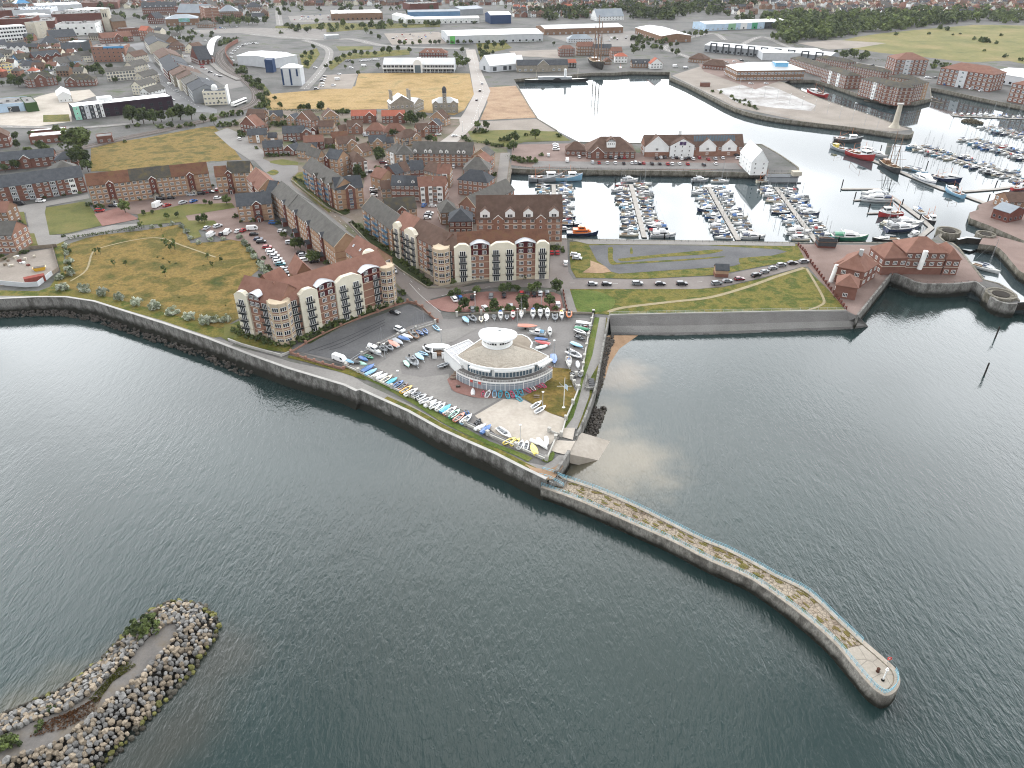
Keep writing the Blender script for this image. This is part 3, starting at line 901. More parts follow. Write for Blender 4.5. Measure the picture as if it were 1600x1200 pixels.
Z('hotel_car_park','0',[(800,226),(905,224),(1000,240),(1165,242),(1180,262),(1100,266),(950,264),(830,262),(799,258)],PAVE,2)
Z('service_road','0',[(840,252),(1150,255),(1160,265),(950,264),(830,261)],ASPH,3)
Z('monument_pier','0',[(1050,118),(1100,102),(1150,108),(1222,128),(1290,157),(1360,180),(1422,203),(1390,206),(1250,189),(1150,168),(1075,131)],BEIGE,2)
Z('pale_slab','d',[(-320,560),(-100,520),(50,550),(300,660),(270,695),(0,670),(-200,640)],CONCW,3)
Z('quayside_car_park','0',[(1085,92),(1150,92),(1222,125),(1180,140),(1100,112)],PAVE,3)
Z('meadow','d',[(380,270),(560,230),(700,210),(1000,180),(1300,155),(1900,165),(1900,460),(1500,380),(1250,390),(1000,360),(700,330),(500,300)],mat('coastal meadow',[(.085,.095,.03),(.15,.14,.05),(.21,.165,.075)],scale=.02,fine=.2,fvar=.2),2)
Z('waste_ground','d',[(180,270),(420,250),(740,270),(560,300),(380,310)],BEIGE,3)
for p_ in([(120,165),(480,140),(700,150),(1150,140),(1150,168),(700,182),(480,200),(130,215)],[(270,340),(380,300),(400,340),(330,430),(290,420)],[(440,400),(540,340),(780,318),(960,308),(960,342),(560,372),(470,440)],[(1375,270),(1560,265),(1600,300),(1460,330),(1450,440),(1420,440)],[(-20,500),(60,540),(160,660),(90,690),(20,650)]):
 Z('verge','b',p_,GRASSM,1)
Z('store_car_park','b',[(800,210),(1140,200),(1300,270),(850,280)],BEIGE,2)
Z('store_car_park','b',[(200,100),(480,90),(800,110),(780,140),(220,140)],FOOT,2)
Z('grass_island','b',[(500,290),(730,290),(730,310),(520,318)],LAWN,3)
Z('store_car_park','c',[(180,215),(760,195),(930,260),(700,290),(400,280)],FOOT,2)
Z('yard','c',[(-20,320),(280,310),(300,365),(20,350)],BEIGE,2)
Z('town_yard','a',[(0,700),(250,600),(330,580),(560,560),(600,600),(440,650),(450,760),(240,790),(0,800)],CONC,2)
Z('grass_patch','a',[(270,720),(430,715),(440,760),(270,765)],GRASSM,3)
Z('street','x',[(110,500),(190,640),(300,740),(480,890),(600,1040),(620,1150),(1060,1180),(1060,1140),(900,1090),(720,960),(560,820),(420,690),(340,560),(290,440),(100,470)],mat('town street surface',[(.15,.15,.155),(.21,.21,.21)],scale=.05,fine=1,fvar=.1),2)
Z('station_car_park','x',[(640,560),(780,520),(1300,840),(1340,900),(1200,930),(980,800),(800,690)],ASPH,2)
Z('ring_road','x',[(740,320),(1300,290),(2200,300),(2200,420),(1700,400),(1300,345),(900,350)],FOOT,2)
TRK=[(372,64),(358,72),(345,84),(347,97),(360,110),(380,122),(398,137),(404,150),(398,162),(375,172),(330,186),(260,203),(200,215),(140,229),(60,245),(-60,268)]
tp=road('railway_ballast','0',TRK,11,SLEEP,4)
RAILM=mat('steel rail',(.26,.23,.21),rough=.5,scale=1)
for off_ in(-3.2,1.6):
 t=thing('railway_track','steel railway track curving past the station, %s of the pair'%('outer' if off_<0 else 'inner'),'railway track')
 for s in(-.75,.75):
  mb=MB()
  wallmesh(mb,offset(tp,off_+s),.16,.1,.3)
  mb.build('rail',RAILM,t)
 mb=MB()
 wallmesh(mb,offset(tp,off_),2.3,.1,.16)
 mb.build('sleepers',mat('concrete sleepers',[(.07,.06,.052),(.10,.09,.08)],scale=.4,fine=3,fvar=.2),t)
def dashes(fr,pts,w=.15,dash=2,gap=4,layer=6,m=LINE,name='lane_marking'):
 P=smooth_line(GP(fr,pts),6)if len(pts)>2 else GP(fr,pts)
 Q=[P[0]]
 for a,b in zip(P,P[1:]):
  k=max(1,int((b-a).length/.5))
  Q+=[a.lerp(b,(i+1)/k)for i in range(k)]
 mb=MB()
 per=int((dash+gap)/.5)
 on=int(dash/.5)
 for i in range(0,len(Q)-on,per if gap else on):
  seg=Q[i:i+on+1]
  strip(mb,offset(seg,w/2),offset(seg,-w/2),.04*layer+.04)
 if mb.f:
  o=link(name,mb.mesh(name,m))
  o['kind']='structure'
dashes('0',[(690,463),(740,453),(800,445),(880,443),(1000,444),(1110,440),(1190,425),(1255,411)],.12,2,6)
dashes('0',[(480,290),(530,345),(600,397),(640,438),(668,466)],.12,2,6)
dashes('0',[(640,444),(660,465),(690,490)],.15,1,0,m=LINE)
dashes('b',[(1350,330),(1380,450),(1420,570),(1390,660),(1350,770),(1240,870)],.25,3,6)
for k in range(3):
 dashes('i',[(700+k*90,960-k*8),(1000,850+k*30),(1350,690+k*22)],.3,1,0,5,mat('oil stained streak',(.05,.05,.053),scale=1),'tyre_streak')
for f_,p_,w_ in(('b',[(-20,215),(200,235),(430,250),(600,245),(760,280),(950,295),(1330,305)],13),('b',[(300,560),(400,450),(455,360),(440,300),(300,250)],9),('b',[(150,160),(140,60),(170,0)],10),('c',[(1330,250),(1240,210),(960,290),(1080,350),(1300,440)],8),('d',[(-200,300),(-40,230),(120,290),(420,370),(760,430),(1000,500)],8),('a',[(-40,790),(420,800),(640,790),(860,770)],7)):
 road('road',f_,p_,w_,ASPH2,4)
 dashes(f_,p_,.4,4,6,5)
dashes('x',[(200,560),(330,690),(520,870),(700,1010),(900,1130)],.3,3,6,4)
FP=[]
def built(p,m=4):
 for M_,L,d in FP:
  q=M_@p
  if-m<q.x<L+m and-m<q.y<d+m:
   return True
 return False
CAMV=Vector((0,0,CAM_H))
WIN={}
def window_mesh(kind):
 if kind in WIN:
  return WIN[kind]
 mb=MB()
 mats=[TRIM,GLASS]
 def lite(x0,x1,z0,z1,fw=.09):
  mb.box(x0,x1,-.05,.02,z0,z1,1)
  return
 def frame(x0,x1,z0,z1,fw,n):
  mb.box(x0,x1,-.10,.01,z0,z0+fw);mb.box(x0,x1,-.10,.01,z1-fw,z1)
  for q in range(n+1):
   xc=x0+fw/2+(x1-x0-fw)*q/n
   mb.box(xc-fw/2,xc+fw/2,-.098,.012,z0+fw,z1-fw)
  mb.box(x0+fw,x1-fw,-.05,.015,z0+fw,z1-fw,1)
 if kind=='w':
  frame(-.85,.85,-.05,1.45,.12,3)
 elif kind=='n':
  frame(-.4,.4,0,1.2,.12,1)
 elif kind=='t':
  frame(-1.15,1.15,-.05,1.5,.13,3)
 elif kind=='d':
  frame(-1.05,1.05,0,2.15,.13,3)
 elif kind=='s':
  mats=[DGREY,GLASS]
  frame(-1.2,1.2,0,2.0,.1,2)
 elif kind=='p':
  mats=[MGREY,GLASS]
  frame(-.6,.6,0,1.3,.07,1)
 elif kind=='b':
  mats=[TRIM,BGLASS]
  frame(-1.15,1.15,0,1.9,.2,2)
 elif kind=='g':
  mats=[TRIM,TRIM]
  mb.box(-1.2,1.2,-.06,.02,0,2.1)
  for z in(.5,1.0,1.5):
   mb.box(-1.15,1.15,-.075,.0,z,z+.04)
 elif kind=='o':
  mats=[TRIM,DGREY]
  mb.box(-.6,.6,-.07,.02,0,2.15);mb.box(-.45,.45,-.09,.02,.05,2.02,1)
 elif kind=='r':
  mats=[DGREY,DGREY]
  mb.box(-2,2,-.08,.02,0,3.6)
  for z in range(1,7):
   mb.box(-1.95,1.95,-.10,.0,z*.5,z*.5+.06)
 WIN[kind]=mb.mesh('window_'+kind,mats)
 return WIN[kind]
WNAME={'w':'window','n':'window','t':'window','d':'french_window','s':'window','p':'window','b':'window','g':'garage_door','o':'door','r':'shutter_door'}
def put_window(par,kind,x,y,z,rot=0,sc=None):
 return link(WNAME[kind],window_mesh(kind),par,(x,y,z),rot,sc)
def roof_gable(mb,L,d,h,rh,o=.4,th=.22,m=0,x0=0,y0=0):
 sl=rh/(d/2)
 e=h-o*sl
 mb.extx([(y0-o,e),(y0+d/2,h+rh),(y0+d+o,e),(y0+d+o,e+th),(y0+d/2,h+rh+th*1.2),(y0-o,e+th)],x0-o*.6,x0+L+o*.6,m)
def roof_cross(mb,L,d,h,rh,o=.4,th=.22,m=0,x0=0,y0=0,y1=None):
 sl=rh/(L/2)
 e=h-o*sl
 mb.extr([(x0-o,e),(x0+L/2,h+rh),(x0+L+o,e),(x0+L+o,e+th),(x0+L/2,h+rh+th*1.2),(x0-o,e+th)],y0-o*.6,y0+d+o*.6,m)
def roof_hip(mb,L,d,h,rh,o=.45,m=0,x0=0,y0=0):
 a=[(x0-o,y0-o,h),(x0+L+o,y0-o,h),(x0+L+o,y0+d+o,h),(x0-o,y0+d+o,h)]
 low=[(x,y,z-.18)for x,y,z in a]
 if L>=d:
  r0,r1=(x0+d/2,y0+d/2,h+rh),(x0+L-d/2,y0+d/2,h+rh)
  if L-d<.5:
   r0=r1=(x0+L/2,y0+d/2,h+rh)
  mb.face([a[0],a[1],r1,r0]if r0!=r1 else[a[0],a[1],r0],m)
  mb.face([a[1],a[2],r1],m)
  mb.face([a[2],a[3],r0,r1]if r0!=r1 else[a[2],a[3],r0],m)
  mb.face([a[3],a[0],r0],m)
 else:
  r0,r1=(x0+L/2,y0+L/2,h+rh),(x0+L/2,y0+d-L/2,h+rh)
  mb.face([a[0],a[1],r0],m)
  mb.face([a[1],a[2],r1,r0],m)
  mb.face([a[2],a[3],r1],m)
  mb.face([a[3],a[0],r0,r1],m)
 for i in range(4):
  j=(i+1)%4
  mb.face([low[i],low[j],a[j],a[i]],m)
 mb.face(low[::-1],m)
def H(fr,ax,ay,bx,by,d,h,roof='gable',wall=RED,rm=SLATE,label='',name='house',cat='house',rh=None,ref='eave',win='auto',storeys=None,group=None,wk='w',sp=3.0,side=True,band=None,gablets=(),dormers=(),chim=0,bays=(),segs=None,skylights=0,door=None,base=None,trim=None,ends=None,wz=.9,front=True,balc=(),ver=None,eo=.4,cols=None,nostorey=()):
 zr=h if ref=='eave' else(0 if ref=='base' else ref)
 A,B=G(fr,ax,ay,zr),G(fr,bx,by,zr)
 A.z=B.z=0
 v=B-A
 L=v.length
 rot=atan2(v.y,v.x)
 t=thing(name,label,cat,A,rot,group)
 Mx=Matrix.Translation(A)@Matrix.Rotation(rot,4,'Z')
 cl=Mx.inverted()@CAMV
 FP.append((Mx.inverted(),L,d))
 if rh is None:
  rh={'gable':d*.38,'cross':L*.38,'hip':min(L,d)*.34,'flat':0}[roof]
 if storeys is None:
  storeys=max(1,round(h/2.8))
 sh=h/storeys
 mb=MB()
 foot=[(0,0),(L,0),(L,d),(0,d)]
 if roof=='flat':
  mb.prism(foot,0,h,0,cap=False)
  ins=.35
  q=[(ins,ins),(L-ins,ins),(L-ins,d-ins),(ins,d-ins)]
  for i in range(4):
   j=(i+1)%4
   mb.face([(*foot[i],h),(*foot[j],h),(*q[j],h),(*q[i],h)])
   mb.face([(*q[i],h),(*q[j],h),(*q[j],h-.5),(*q[i],h-.5)])
 else:
  mb.prism(foot,0,h,0,cap=False)
  if roof=='gable':
   for x in(0,L):
    mb.face([(x,0,h),(x,d,h),(x,d/2,h+rh)])
  elif roof=='cross':
   for y in(0,d):
    mb.face([(0,y,h),(L,y,h),(L/2,y,h+rh)])
 mb.build('wall',wall,t)
 if base:
  mb=MB();mb.prism([(-.05,-.05),(L+.05,-.05),(L+.05,d+.05),(-.05,d+.05)],0,base[1],0,cap=False)
  mb.build('plinth',base[0],t)
 if roof=='flat':
  mb=MB();mb.box(.36,L-.36,.36,d-.36,h-.6,h-.3)
  rr=random.Random(int(L*100))
  for _ in range(int(L*d/150)):
   bw,bd=rr.uniform(1,3),rr.uniform(1,3)
   x,y=rr.uniform(1,max(1.1,L-4)),rr.uniform(1,max(1.1,d-4))
   mb.box(x,x+bw,y,y+bd,h-.3,h+rr.uniform(.3,1.2))
  mb.build('roof',rm,t)
 elif segs:
  for(u0,u1,sm,dz)in segs:
   mb=MB()
   roof_gable(mb,L*(u1-u0)-eo*.0,d,h+dz,rh,eo,x0=L*u0)
   mb.build('roof',sm,t)
 else:
  mb=MB()
  {'gable':roof_gable,'cross':roof_cross,'hip':roof_hip}[roof](mb,L,d,h,rh,eo)
  ro=mb.build('roof',rm,t)
 if trim:
  for e in((-.3,L+.3)if roof=='gable' else(-.3,)if roof=='cross' else()):
   mb=MB()
   if roof=='gable':
    mb.tube((e,-.4,h-.3*rh/(d/2)+.1),(e,d/2,h+rh+.2),.14,n=4);mb.tube((e,d+.4,h-.3*rh/(d/2)+.1),(e,d/2,h+rh+.2),.14,n=4)
   else:
    mb.tube((-.4,e,h-.3*rh/(L/2)+.1),(L/2,e,h+rh+.2),.14,n=4);mb.tube((L+.4,e,h-.3*rh/(L/2)+.1),(L/2,e,h+rh+.2),.14,n=4)
   mb.build('bargeboard',trim,t)
 if band:
  mb=MB()
  for k in range(1,storeys):
   mb.prism([(-.05,-.05),(L+.05,-.05),(L+.05,d+.05),(-.05,d+.05)],k*sh-.12,k*sh+.12,0)
  if mb.f:
   mb.build('string_course',band,t)
 taken=[]
 for b in bays:
  taken+=fancy_bay(t,b,L,d,h,storeys,sh)
 for gx in gablets:
  taken.append(gablet(t,gx,L,d,h,rh,storeys,sh,wall,rm))
 count=0
 cap=96
 if win:
  if front and cl.y<0:
   n=cols or max(1,round(L/sp))
   for s in range(storeys):
    if s in nostorey:
     continue
    for i in range(n):
     x=L*(i+.5)/n
     if any(a-.7<x<b+.7 for a,b in taken)or count>=cap:
      continue
     k=wk
     if s==0 and door and i in door:
      put_window(t,door[i],x,0,.05)
     else:
      put_window(t,k,x,0,s*sh+(wz if k!='d' else.15))
     count+=1
  if side:
   for sx,vis in((0,cl.x<0),(L,cl.x>L)):
    if not vis:
     continue
    n=max(1,round(d/(sp*1.35)))
    for s in range(storeys):
     for i in range(n):
      if count>=cap:
       continue
      y=d*(i+.5)/n
      put_window(t,wk if wk!='d' else 'w',sx,y,s*sh+wz,pi/2 if sx else-pi/2)
      count+=1
 for c in range(chim):
  cx=L*(c+.5)/chim if chim>1 else L*.8
  cy=d/2
  if roof=='cross':
   cx,cy=L/2,d*(c+.5)/chim
  zt=h+rh+1.0
  mb=MB();mb.box(cx-.4,cx+.4,cy-.3,cy+.3,h+rh*.5,zt)
  mb.box(cx-.47,cx+.47,cy-.37,cy+.37,zt,zt+.12)
  for q in(-.2,.2):
   mb.lathe([(.13,zt+.1),(.1,zt+.5),(0,zt+.5)],8,cx+q,cy)
  mb.build('chimney',wall if wall not in(WHITE,CREAM)else BROWN,t)
 for dx in dormers:
  dormer(t,dx,L,d,h,rh,rm)
 for q in range(skylights):
  x=L*(q+.5)/skylights
  s=rh/(d/2)
  mb=MB();mb.box(-.45,.45,-.55,.55,.2,.32,0);mb.box(-.36,.36,-.46,.46,.3,.34,1)
  o=mb.build('skylight',[TRIM,BGLASS],t,loc=(x,d*.22,h+rh*.44+.12))
  o.rotation_euler=(math.atan(s),0,0)
 return t,L
def gablet(t,spec,L,d,h,rh,storeys,sh,wall,rm):
 pass
 u,w,wm,grm=spec[:4]
 proud=spec[4]if len(spec)>4 else.6
 x0,x1=L*u-w/2,L*u+w/2
 g=w*.42
 mb=MB()
 mb.extr([(x0,0),(x1,0),(x1,h),(L*u,h+g),(x0,h)],-proud,d*.25,0)
 bay=mb.build('stair_bay',wm,t)
 mb=MB();roof_cross(mb,w,d*.5+proud,h,g,.25,.16,x0=x0,y0=-proud)
 mb.build('bay_roof',grm,bay)
 mb=MB()
 for sgn in(-1,1):
  mb.tube((L*u+sgn*(w/2+.25),-proud-.22,h-.1),(L*u,-proud-.22,h+g+.1),.13,n=4)
 mb.build('bargeboard',TRIM,bay)
 for s in range(storeys):
  put_window(bay,spec[6]if len(spec)>6 else 'n',L*u,-proud,s*sh+1.0)
 if len(spec)>5 and spec[5]:
  mb=MB();mb.extr([(L*u-1.5,0),(L*u+1.5,0),(L*u+1.5,2.4),(L*u,3.7),(L*u-1.5,2.4)],-proud-1.8,-proud,0)
  p=mb.build('porch',spec[5],t)
  mb=MB();roof_cross(mb,3,1.9,2.4,1.3,.25,.14,x0=L*u-1.5,y0=-proud-1.85)
  mb.build('porch_roof',grm,p)
  put_window(p,'o',L*u,-proud-1.8,.02)
 return(x0,x1)
def dormer(t,spec,L,d,h,rh,rm):
 pass
 u,w,hh,fm,wk=spec[:5]
 zo=spec[5]if len(spec)>5 else.4
 s=rh/(d/2)
 y0=zo/s if zo>0 else-.12
 x=L*u
 zb=h+zo
 mb=MB()
 mb.extr([(x-w/2,zb-.4),(x+w/2,zb-.4),(x+w/2,zb+hh),(x,zb+hh+w*.4),(x-w/2,zb+hh)],y0,min(d/2,y0+(hh+.5)/s+.5))
 o=mb.build('dormer',fm,t)
 mb=MB();roof_cross(mb,w,min(d/2,(hh+w*.4)/s+.5)-.1,zb+hh,w*.4,.2,.14,x0=x-w/2,y0=y0)
 mb.build('dormer_roof',rm,o)
 put_window(o,wk,x,y0,zb+.1)
def balcony(par,x,y,z,w,rm,dep=1.1):
 key=('balc',round(w,1),rm.name,dep)
 if key not in WIN:
  mb=MB();mb.box(-w/2,w/2,-dep,0,-.14,0)
  slab=mb.mesh('balcony_slab',rm)
  mb=MB()
  for(a,b)in(((-w/2,-dep),(w/2,-dep)),((-w/2,-dep),(-w/2,0)),((w/2,-dep),(w/2,0))):
   for zz in(.95,.5):
    mb.tube((*a,zz),(*b,zz),.045,n=4,cap=False)
   k=max(2,int(hypot(a[0]-b[0],a[1]-b[1])/.28))
   for q in range(k+1):
    px,py=a[0]+(b[0]-a[0])*q/k,a[1]+(b[1]-a[1])*q/k
    mb.tube((px,py,0),(px,py,.95),.022,n=4,cap=False)
  WIN[key]=(slab,mb.mesh('balcony_rail',rm))
 s,r=WIN[key]
 o=link('balcony',s,par,(x,y,z))
 link('balcony_railing',r,o,(0,0,0))
def ogee(x0,x1,h,rise,n=10):
 pass
 w=x1-x0
 pts=[(x0,0),(x1,0)]
 for k in range(n+1):
  u=1-k/n
  s=.5-.5*cos(min(1,max(0,(1-abs(2*u-1))*1.35))*pi)
  pts.append((x0+w*u,h+rise*s))
 return pts
def fancy_bay(t,b,L,d,h,storeys,sh):
 kind,u0,u1=b[0],b[1],b[2]
 x0,x1=L*u0,L*u1
 xc=(x0+x1)/2
 if kind=='white':
  n=b[3]if len(b)>3 else 1
  top=b[4]if len(b)>4 else 1.0
  mb=MB()
  for q in range(n):
   xa,xb=x0+(x1-x0)*q/n,x0+(x1-x0)*(q+1)/n
   hh=h+top
   if n==2:
    pts=[(xa,0),(xb,0)]
    for k in range(9):
     uu=1-k/8
     s=uu if q==0 else 1-uu
     pts.append((xa+(xb-xa)*uu,hh+1.5*(.5-.5*cos(min(1,s*1.5)*pi))))
    mb.extr(pts,-.75,1.2)
   else:
    mb.extr(ogee(xa,xb,hh,1.3),-.75,1.2)
  o=mb.build('rendered_bay',b[5]if len(b)>5 else CREAM,t)
  for q in range(n):
   xm=x0+(x1-x0)*(q+.5)/n
   for s in range(storeys):
    put_window(o,'d',xm,-.75,s*sh+.2,0,(1.15,1,1))
    if s:
     balcony(o,xm,-.75,s*sh+.1,min(3.1,(x1-x0)/n*.72),METAL)
  mb=MB();mb.box(x0-.03,x1+.03,-.79,1.2,sh*.96,sh*1.03)
  mb.build('plinth_band',TANTRIM,o)
  return[(x0,x1)]
 if kind=='arch':
  top=b[3]if len(b)>3 else 1.4
  mb=MB()
  a=[(x0,h-sh*.95),(x1,h-sh*.95),(x1,h+top)]
  arc=[(x0+(x1-x0)*(1-k/10),h+top+1.1*sin(pi*k/10))for k in range(11)]
  mb.extr([(x0,h-sh*.9),(x1,h-sh*.9)]+arc,-.12,3.4)
  o=mb.build('attic_storey',BURG,t)
  mb=MB()
  out=[(x+(x-xc)*.10,z+.28)for x,z in arc]
  inn=[(x+(x-xc)*.10,z+.05)for x,z in arc]
  mb.extr(out+inn[::-1],-.75,3.7)
  mb.build('barrel_roof',SILVER,o)
  for q in(-.24,.24):
   put_window(o,'w',xc+(x1-x0)*q,-.12,h+.25)
   put_window(o,'w',xc+(x1-x0)*q,-.12,h-sh*.8)
  return[]if len(b)>4 else[]
 if kind=='balc':
  rm_=b[3]if len(b)>3 else METAL
  for s in range(storeys):
   put_window(t,'d',xc,0,s*sh+.15,0,(1.0,1,1))
   if s:
    balcony(t,xc,0,s*sh+.08,min(3.2,(x1-x0)*.85),rm_)
  return[(x0,x1)]
 if kind=='panel':
  pm,wk,pr=b[3],b[4],b[5]
  mb=MB();mb.box(x0,x1,-pr,.8,.15,h-.15)
  o=mb.build('bay',pm,t)
  for s in range(storeys):
   put_window(o,wk,xc,-pr,s*sh+(.9 if wk!='d' else.2))
  return[(x0,x1)]
 if kind=='cross':
  wm,rm_,pr=b[3],b[4],b[5]
  w=x1-x0
  g=w*.42
  mb=MB();mb.extr([(x0,0),(x1,0),(x1,h),(xc,h+g),(x0,h)],-pr,d*.4)
  o=mb.build('gable_wing',wm,t)
  mb=MB();roof_cross(mb,w,d*.5+pr,h,g,.3,.18,x0=x0,y0=-pr)
  mb.build('wing_roof',rm_,o)
  mb=MB()
  for sgn in(-1,1):
   mb.tube((xc+sgn*(w/2+.3),-pr-.25,h-.1),(xc,-pr-.25,h+g+.15),.14,n=4)
  mb.build('bargeboard',TRIM,o)
  for s in range(storeys):
   put_window(o,'w',xc,-pr,s*sh+.9)
  return[(x0,x1)]
 if kind=='blue':
  mb=MB();mb.box(x0,x1,-.06,.5,sh*.1,h-.1)
  o=mb.build('balcony_bay',BROWN,t)
  for s in range(storeys):
   put_window(o,'d',xc,-.06,s*sh+.2)
   if s:
    balcony(o,xc,-.06,s*sh+.08,(x1-x0)*.95,TEALRAIL)
  return[(x0,x1)]
 return[]
def corner_bay(t,x,y,r,h,storeys,rot0=0,sides=8):
 pass
 poly=[(x+r*cos(rot0+2*pi*k/sides),y+r*sin(rot0+2*pi*k/sides))for k in range(sides)]
 big=[(x+r*1.04*cos(rot0+2*pi*k/sides),y+r*1.04*sin(rot0+2*pi*k/sides))for k in range(sides)]
 mb=MB();mb.prism(poly,0,h,0)
 o=mb.build('corner_tower',ORED,t)
 sh=h/storeys
 mb=MB()
 mb.prism(big,0,1.3)
 for s in range(1,storeys):
  mb.prism(big,s*sh-.35,s*sh+.15)
 mb.prism(big,h-.6,h+.7)
 for k in range(sides):
  a=rot0+2*pi*k/sides
  mb.rbox(x+r*1.0*cos(a),y+r*1.0*sin(a),0,.5,.5,h+.9,a)
 mb.build('stone_bands',TANTRIM,o)
 for k in range(sides):
  a=rot0+2*pi*(k+.5)/sides
  nx,ny=cos(a),sin(a)
  wx,wy=x+r*cos(pi/sides)*nx,y+r*cos(pi/sides)*ny
  Mx=t.matrix_basis
  nw=Matrix.Rotation(t.rotation_euler[2],3,'Z')@Vector((nx,ny,0))
  if nw.dot(CAMV-Vector((t.location.x,t.location.y,0)))<0:
   continue
  for s in range(storeys):
   put_window(o,'t' if r>2.5 else 'w',wx,wy,s*sh+.75,a+pi/2)
def block_at(name,label,cat,loc,rot=0,group=None):
 return thing(name,label,cat,loc,rot,group)
def merge(root,t):
 pass
 if isinstance(t,tuple):
  t=t[0]
 M=lambda o:Matrix.Translation(o.location)@Matrix.Rotation(o.rotation_euler[2],4,'Z')
 rel=M(root).inverted()@M(t)
 for c in list(t.children):
  m=rel@(Matrix.Translation(c.location)@c.rotation_euler.to_matrix().to_4x4()@Matrix.Diagonal((*c.scale,1)))
  c.parent=root
  l,r,s=m.decompose()
  c.location,c.rotation_euler,c.scale=l,r.to_euler(),s
 USED.get(t['label'],[])and USED[t['label']].pop()
 bpy.data.objects.remove(t)
 return root
AP=dict(name='apartment_block',cat='apartment block')
DB=[TAN,RTILE]
r1,L=H('0',456,530,612,474,12.5,14.2,'gable',ORED,RTILE,'long red roofed apartment block with cream curved bays, nearest the sea',ref='base',rh=5.0,storeys=5,band=TANTRIM,sp=3.2,skylights=0,side=False,bays=[('balc',.025,.115),('white',.12,.285),('arch',.29,.45),('white',.455,.715,2),('arch',.72,.90),('balc',.82,.90)],base=(TANTRIM,1.6),**AP)
corner_bay(r1,L-.6,.8,3.0,14.6,5,.2)
corner_bay(r1,-2.0,.6,3.6,14.6,5,.3)
w1=H('0',381,520,447,536,12.0,14.2,'gable',ORED,RTILE,'wing',ref='base',rh=5.0,storeys=5,band=TANTRIM,sp=3.2,bays=[('white',.0,.30),('arch',.31,.56),('balc',.56,.74)],base=(TANTRIM,1.6))
merge(r1,w1)
w1=H('0',540,392,572,413,11,14.2,'gable',TAN,RTILE,'wing',rh=5.0,storeys=5,win='auto',skylights=3)
merge(r1,w1)
for(a,b,c,d_)in((628,300,640,318),):
 pass
w1=H('0',400,443,428,452,8,14.2,'cross',BROWN,RTILE,'wing',rh=4.2,win=None)
merge(r1,w1)
w1=H('0',462,432,490,426,9,14.2,'cross',BROWN,RTILE,'wing',rh=4.6,win=None)
merge(r1,w1)
mb=MB();mb.lathe([(2.2,14),(2.2,17.5),(2.6,17.6),(2.2,18.6),(1.2,19.4),(0,19.6)],12,L-2,9)
mb.build('stair_turret',CREAM,r1)
r2,L=H('0',697,442,857,435,12.5,13.8,'gable',ORED,BTILE,'red and cream apartment block with curved bays facing the brick car park',ref='base',rh=4.8,storeys=5,band=TANTRIM,sp=3.2,side=True,segs=[(0,.12,BTILE,.02),(.12,1,RUST,0)],bays=[('balc',.0,.08),('white',.09,.25),('arch',.25,.42),('white',.42,.68,2),('arch',.68,.86),('white',.865,1.0)],base=(TANTRIM,1.6),**AP)
corner_bay(r2,-1.2,.4,3.3,14.4,5,.3)
w1=H('0',619,400,690,440,12.0,13.8,'gable',ORED,RUST,'wing',ref='base',rh=4.8,storeys=5,band=TANTRIM,sp=3.2,segs=[(0,.35,RTILE,.03),(.35,1,BTILE,0)],bays=[('white',.02,.16),('balc',.18,.27),('white',.28,.52,2),('balc',.74,.86)],base=(TANTRIM,1.6))
merge(r2,w1)
H('f',300,205,690,542,11,10.8,'gable',TAN,GSLATE,'long diagonal row of buff brick flats with grey roof and burgundy stair bays',rh=4.6,storeys=4,band=ORED,sp=2.6,trim=TANTRIM,side=False,wk='n',segs=[(0,.30,GSLATE,.25),(.30,1,GSLATE,0)],gablets=[(.22,3.2,DRED,SLATE,.6,DRED),(.42,3.2,DRED,SLATE,.6,DRED),(.62,3.2,DRED,SLATE,.6,DRED),(.82,3.2,DRED,SLATE,.6,DRED)],**AP)
H('f',80,288,298,268,10,8.2,'gable',TAN,SLATE,'buff brick flats with dark slate roof and one central gable, by the parked cars',rh=4.2,storeys=3,band=ORED,sp=3.4,gablets=[(.56,4.0,DRED,SLATE,.5,DRED,'w')],**AP)
H('f',262,200,312,205,10,10.8,'gable',TAN,SLATE,'narrow dark roofed end unit at the top of the diagonal row of flats',rh=4.2,storeys=4,band=ORED,**AP)
H('f',142,112,215,188,11,10.2,'gable',TAN,RTILE,'buff flats with a red tiled roof and blank gable beside the roundabout',rh=4.6,storeys=4,band=ORED,sp=3,trim=TANTRIM,gablets=[(.55,3,DRED,RTILE,.6)],**AP)
H('e',1420,80,1560,75,10,10.8,'gable',TAN,MOSS,'buff flats with dark mossy roof joining the red roofed flats',rh=4.4,storeys=4,band=ORED,sp=3,gablets=[(.05,3,DRED,MOSS,.5,DRED)],**AP)
H('e',1345,103,1418,97,10,9.5,'gable',TAN,RUST,'small rust roofed flats at the left end of the mossy roofed flats',rh=3.8,storeys=3,band=ORED,**AP)
H('e',545,160,1302,80,10,10.5,'gable',TAN,RUST,'very long four storey buff flats with three burgundy gabled entrances behind a lawn',rh=4.4,storeys=4,band=ORED,sp=2.9,trim=None,segs=[(0,.345,RUST,.02),(.345,.68,MOSS,.2),(.68,1,RUST,.02)],gablets=[(.175,3.2,DRED,RUST,.6,STONE),(.52,3.2,DRED,MOSS,.6,STONE),(.84,3.2,DRED,RUST,.6,STONE)],**AP)
H('e',-160,192,518,103,11,8.4,'gable',RED,SLATE,'long dark roofed red brick flats with white panelled bays at the left edge',rh=4.4,storeys=3,band=BROWN,sp=3.2,bays=[('panel',.30,.36,MGREY,'t',.5),('panel',.45,.51,MGREY,'t',.5),('panel',.67,.73,MGREY,'t',.5),('panel',.85,.91,WHITE,'t',.5)],**AP)
H('a',-80,1012,338,975,9,5.6,'gable',RED,SLATE,'low dark roofed brick terrace beyond the long flats at the left edge',rh=3.6,sp=4,bays=[('cross',.48,.62,RED,SLATE,.8)],name='terrace',cat='terrace')
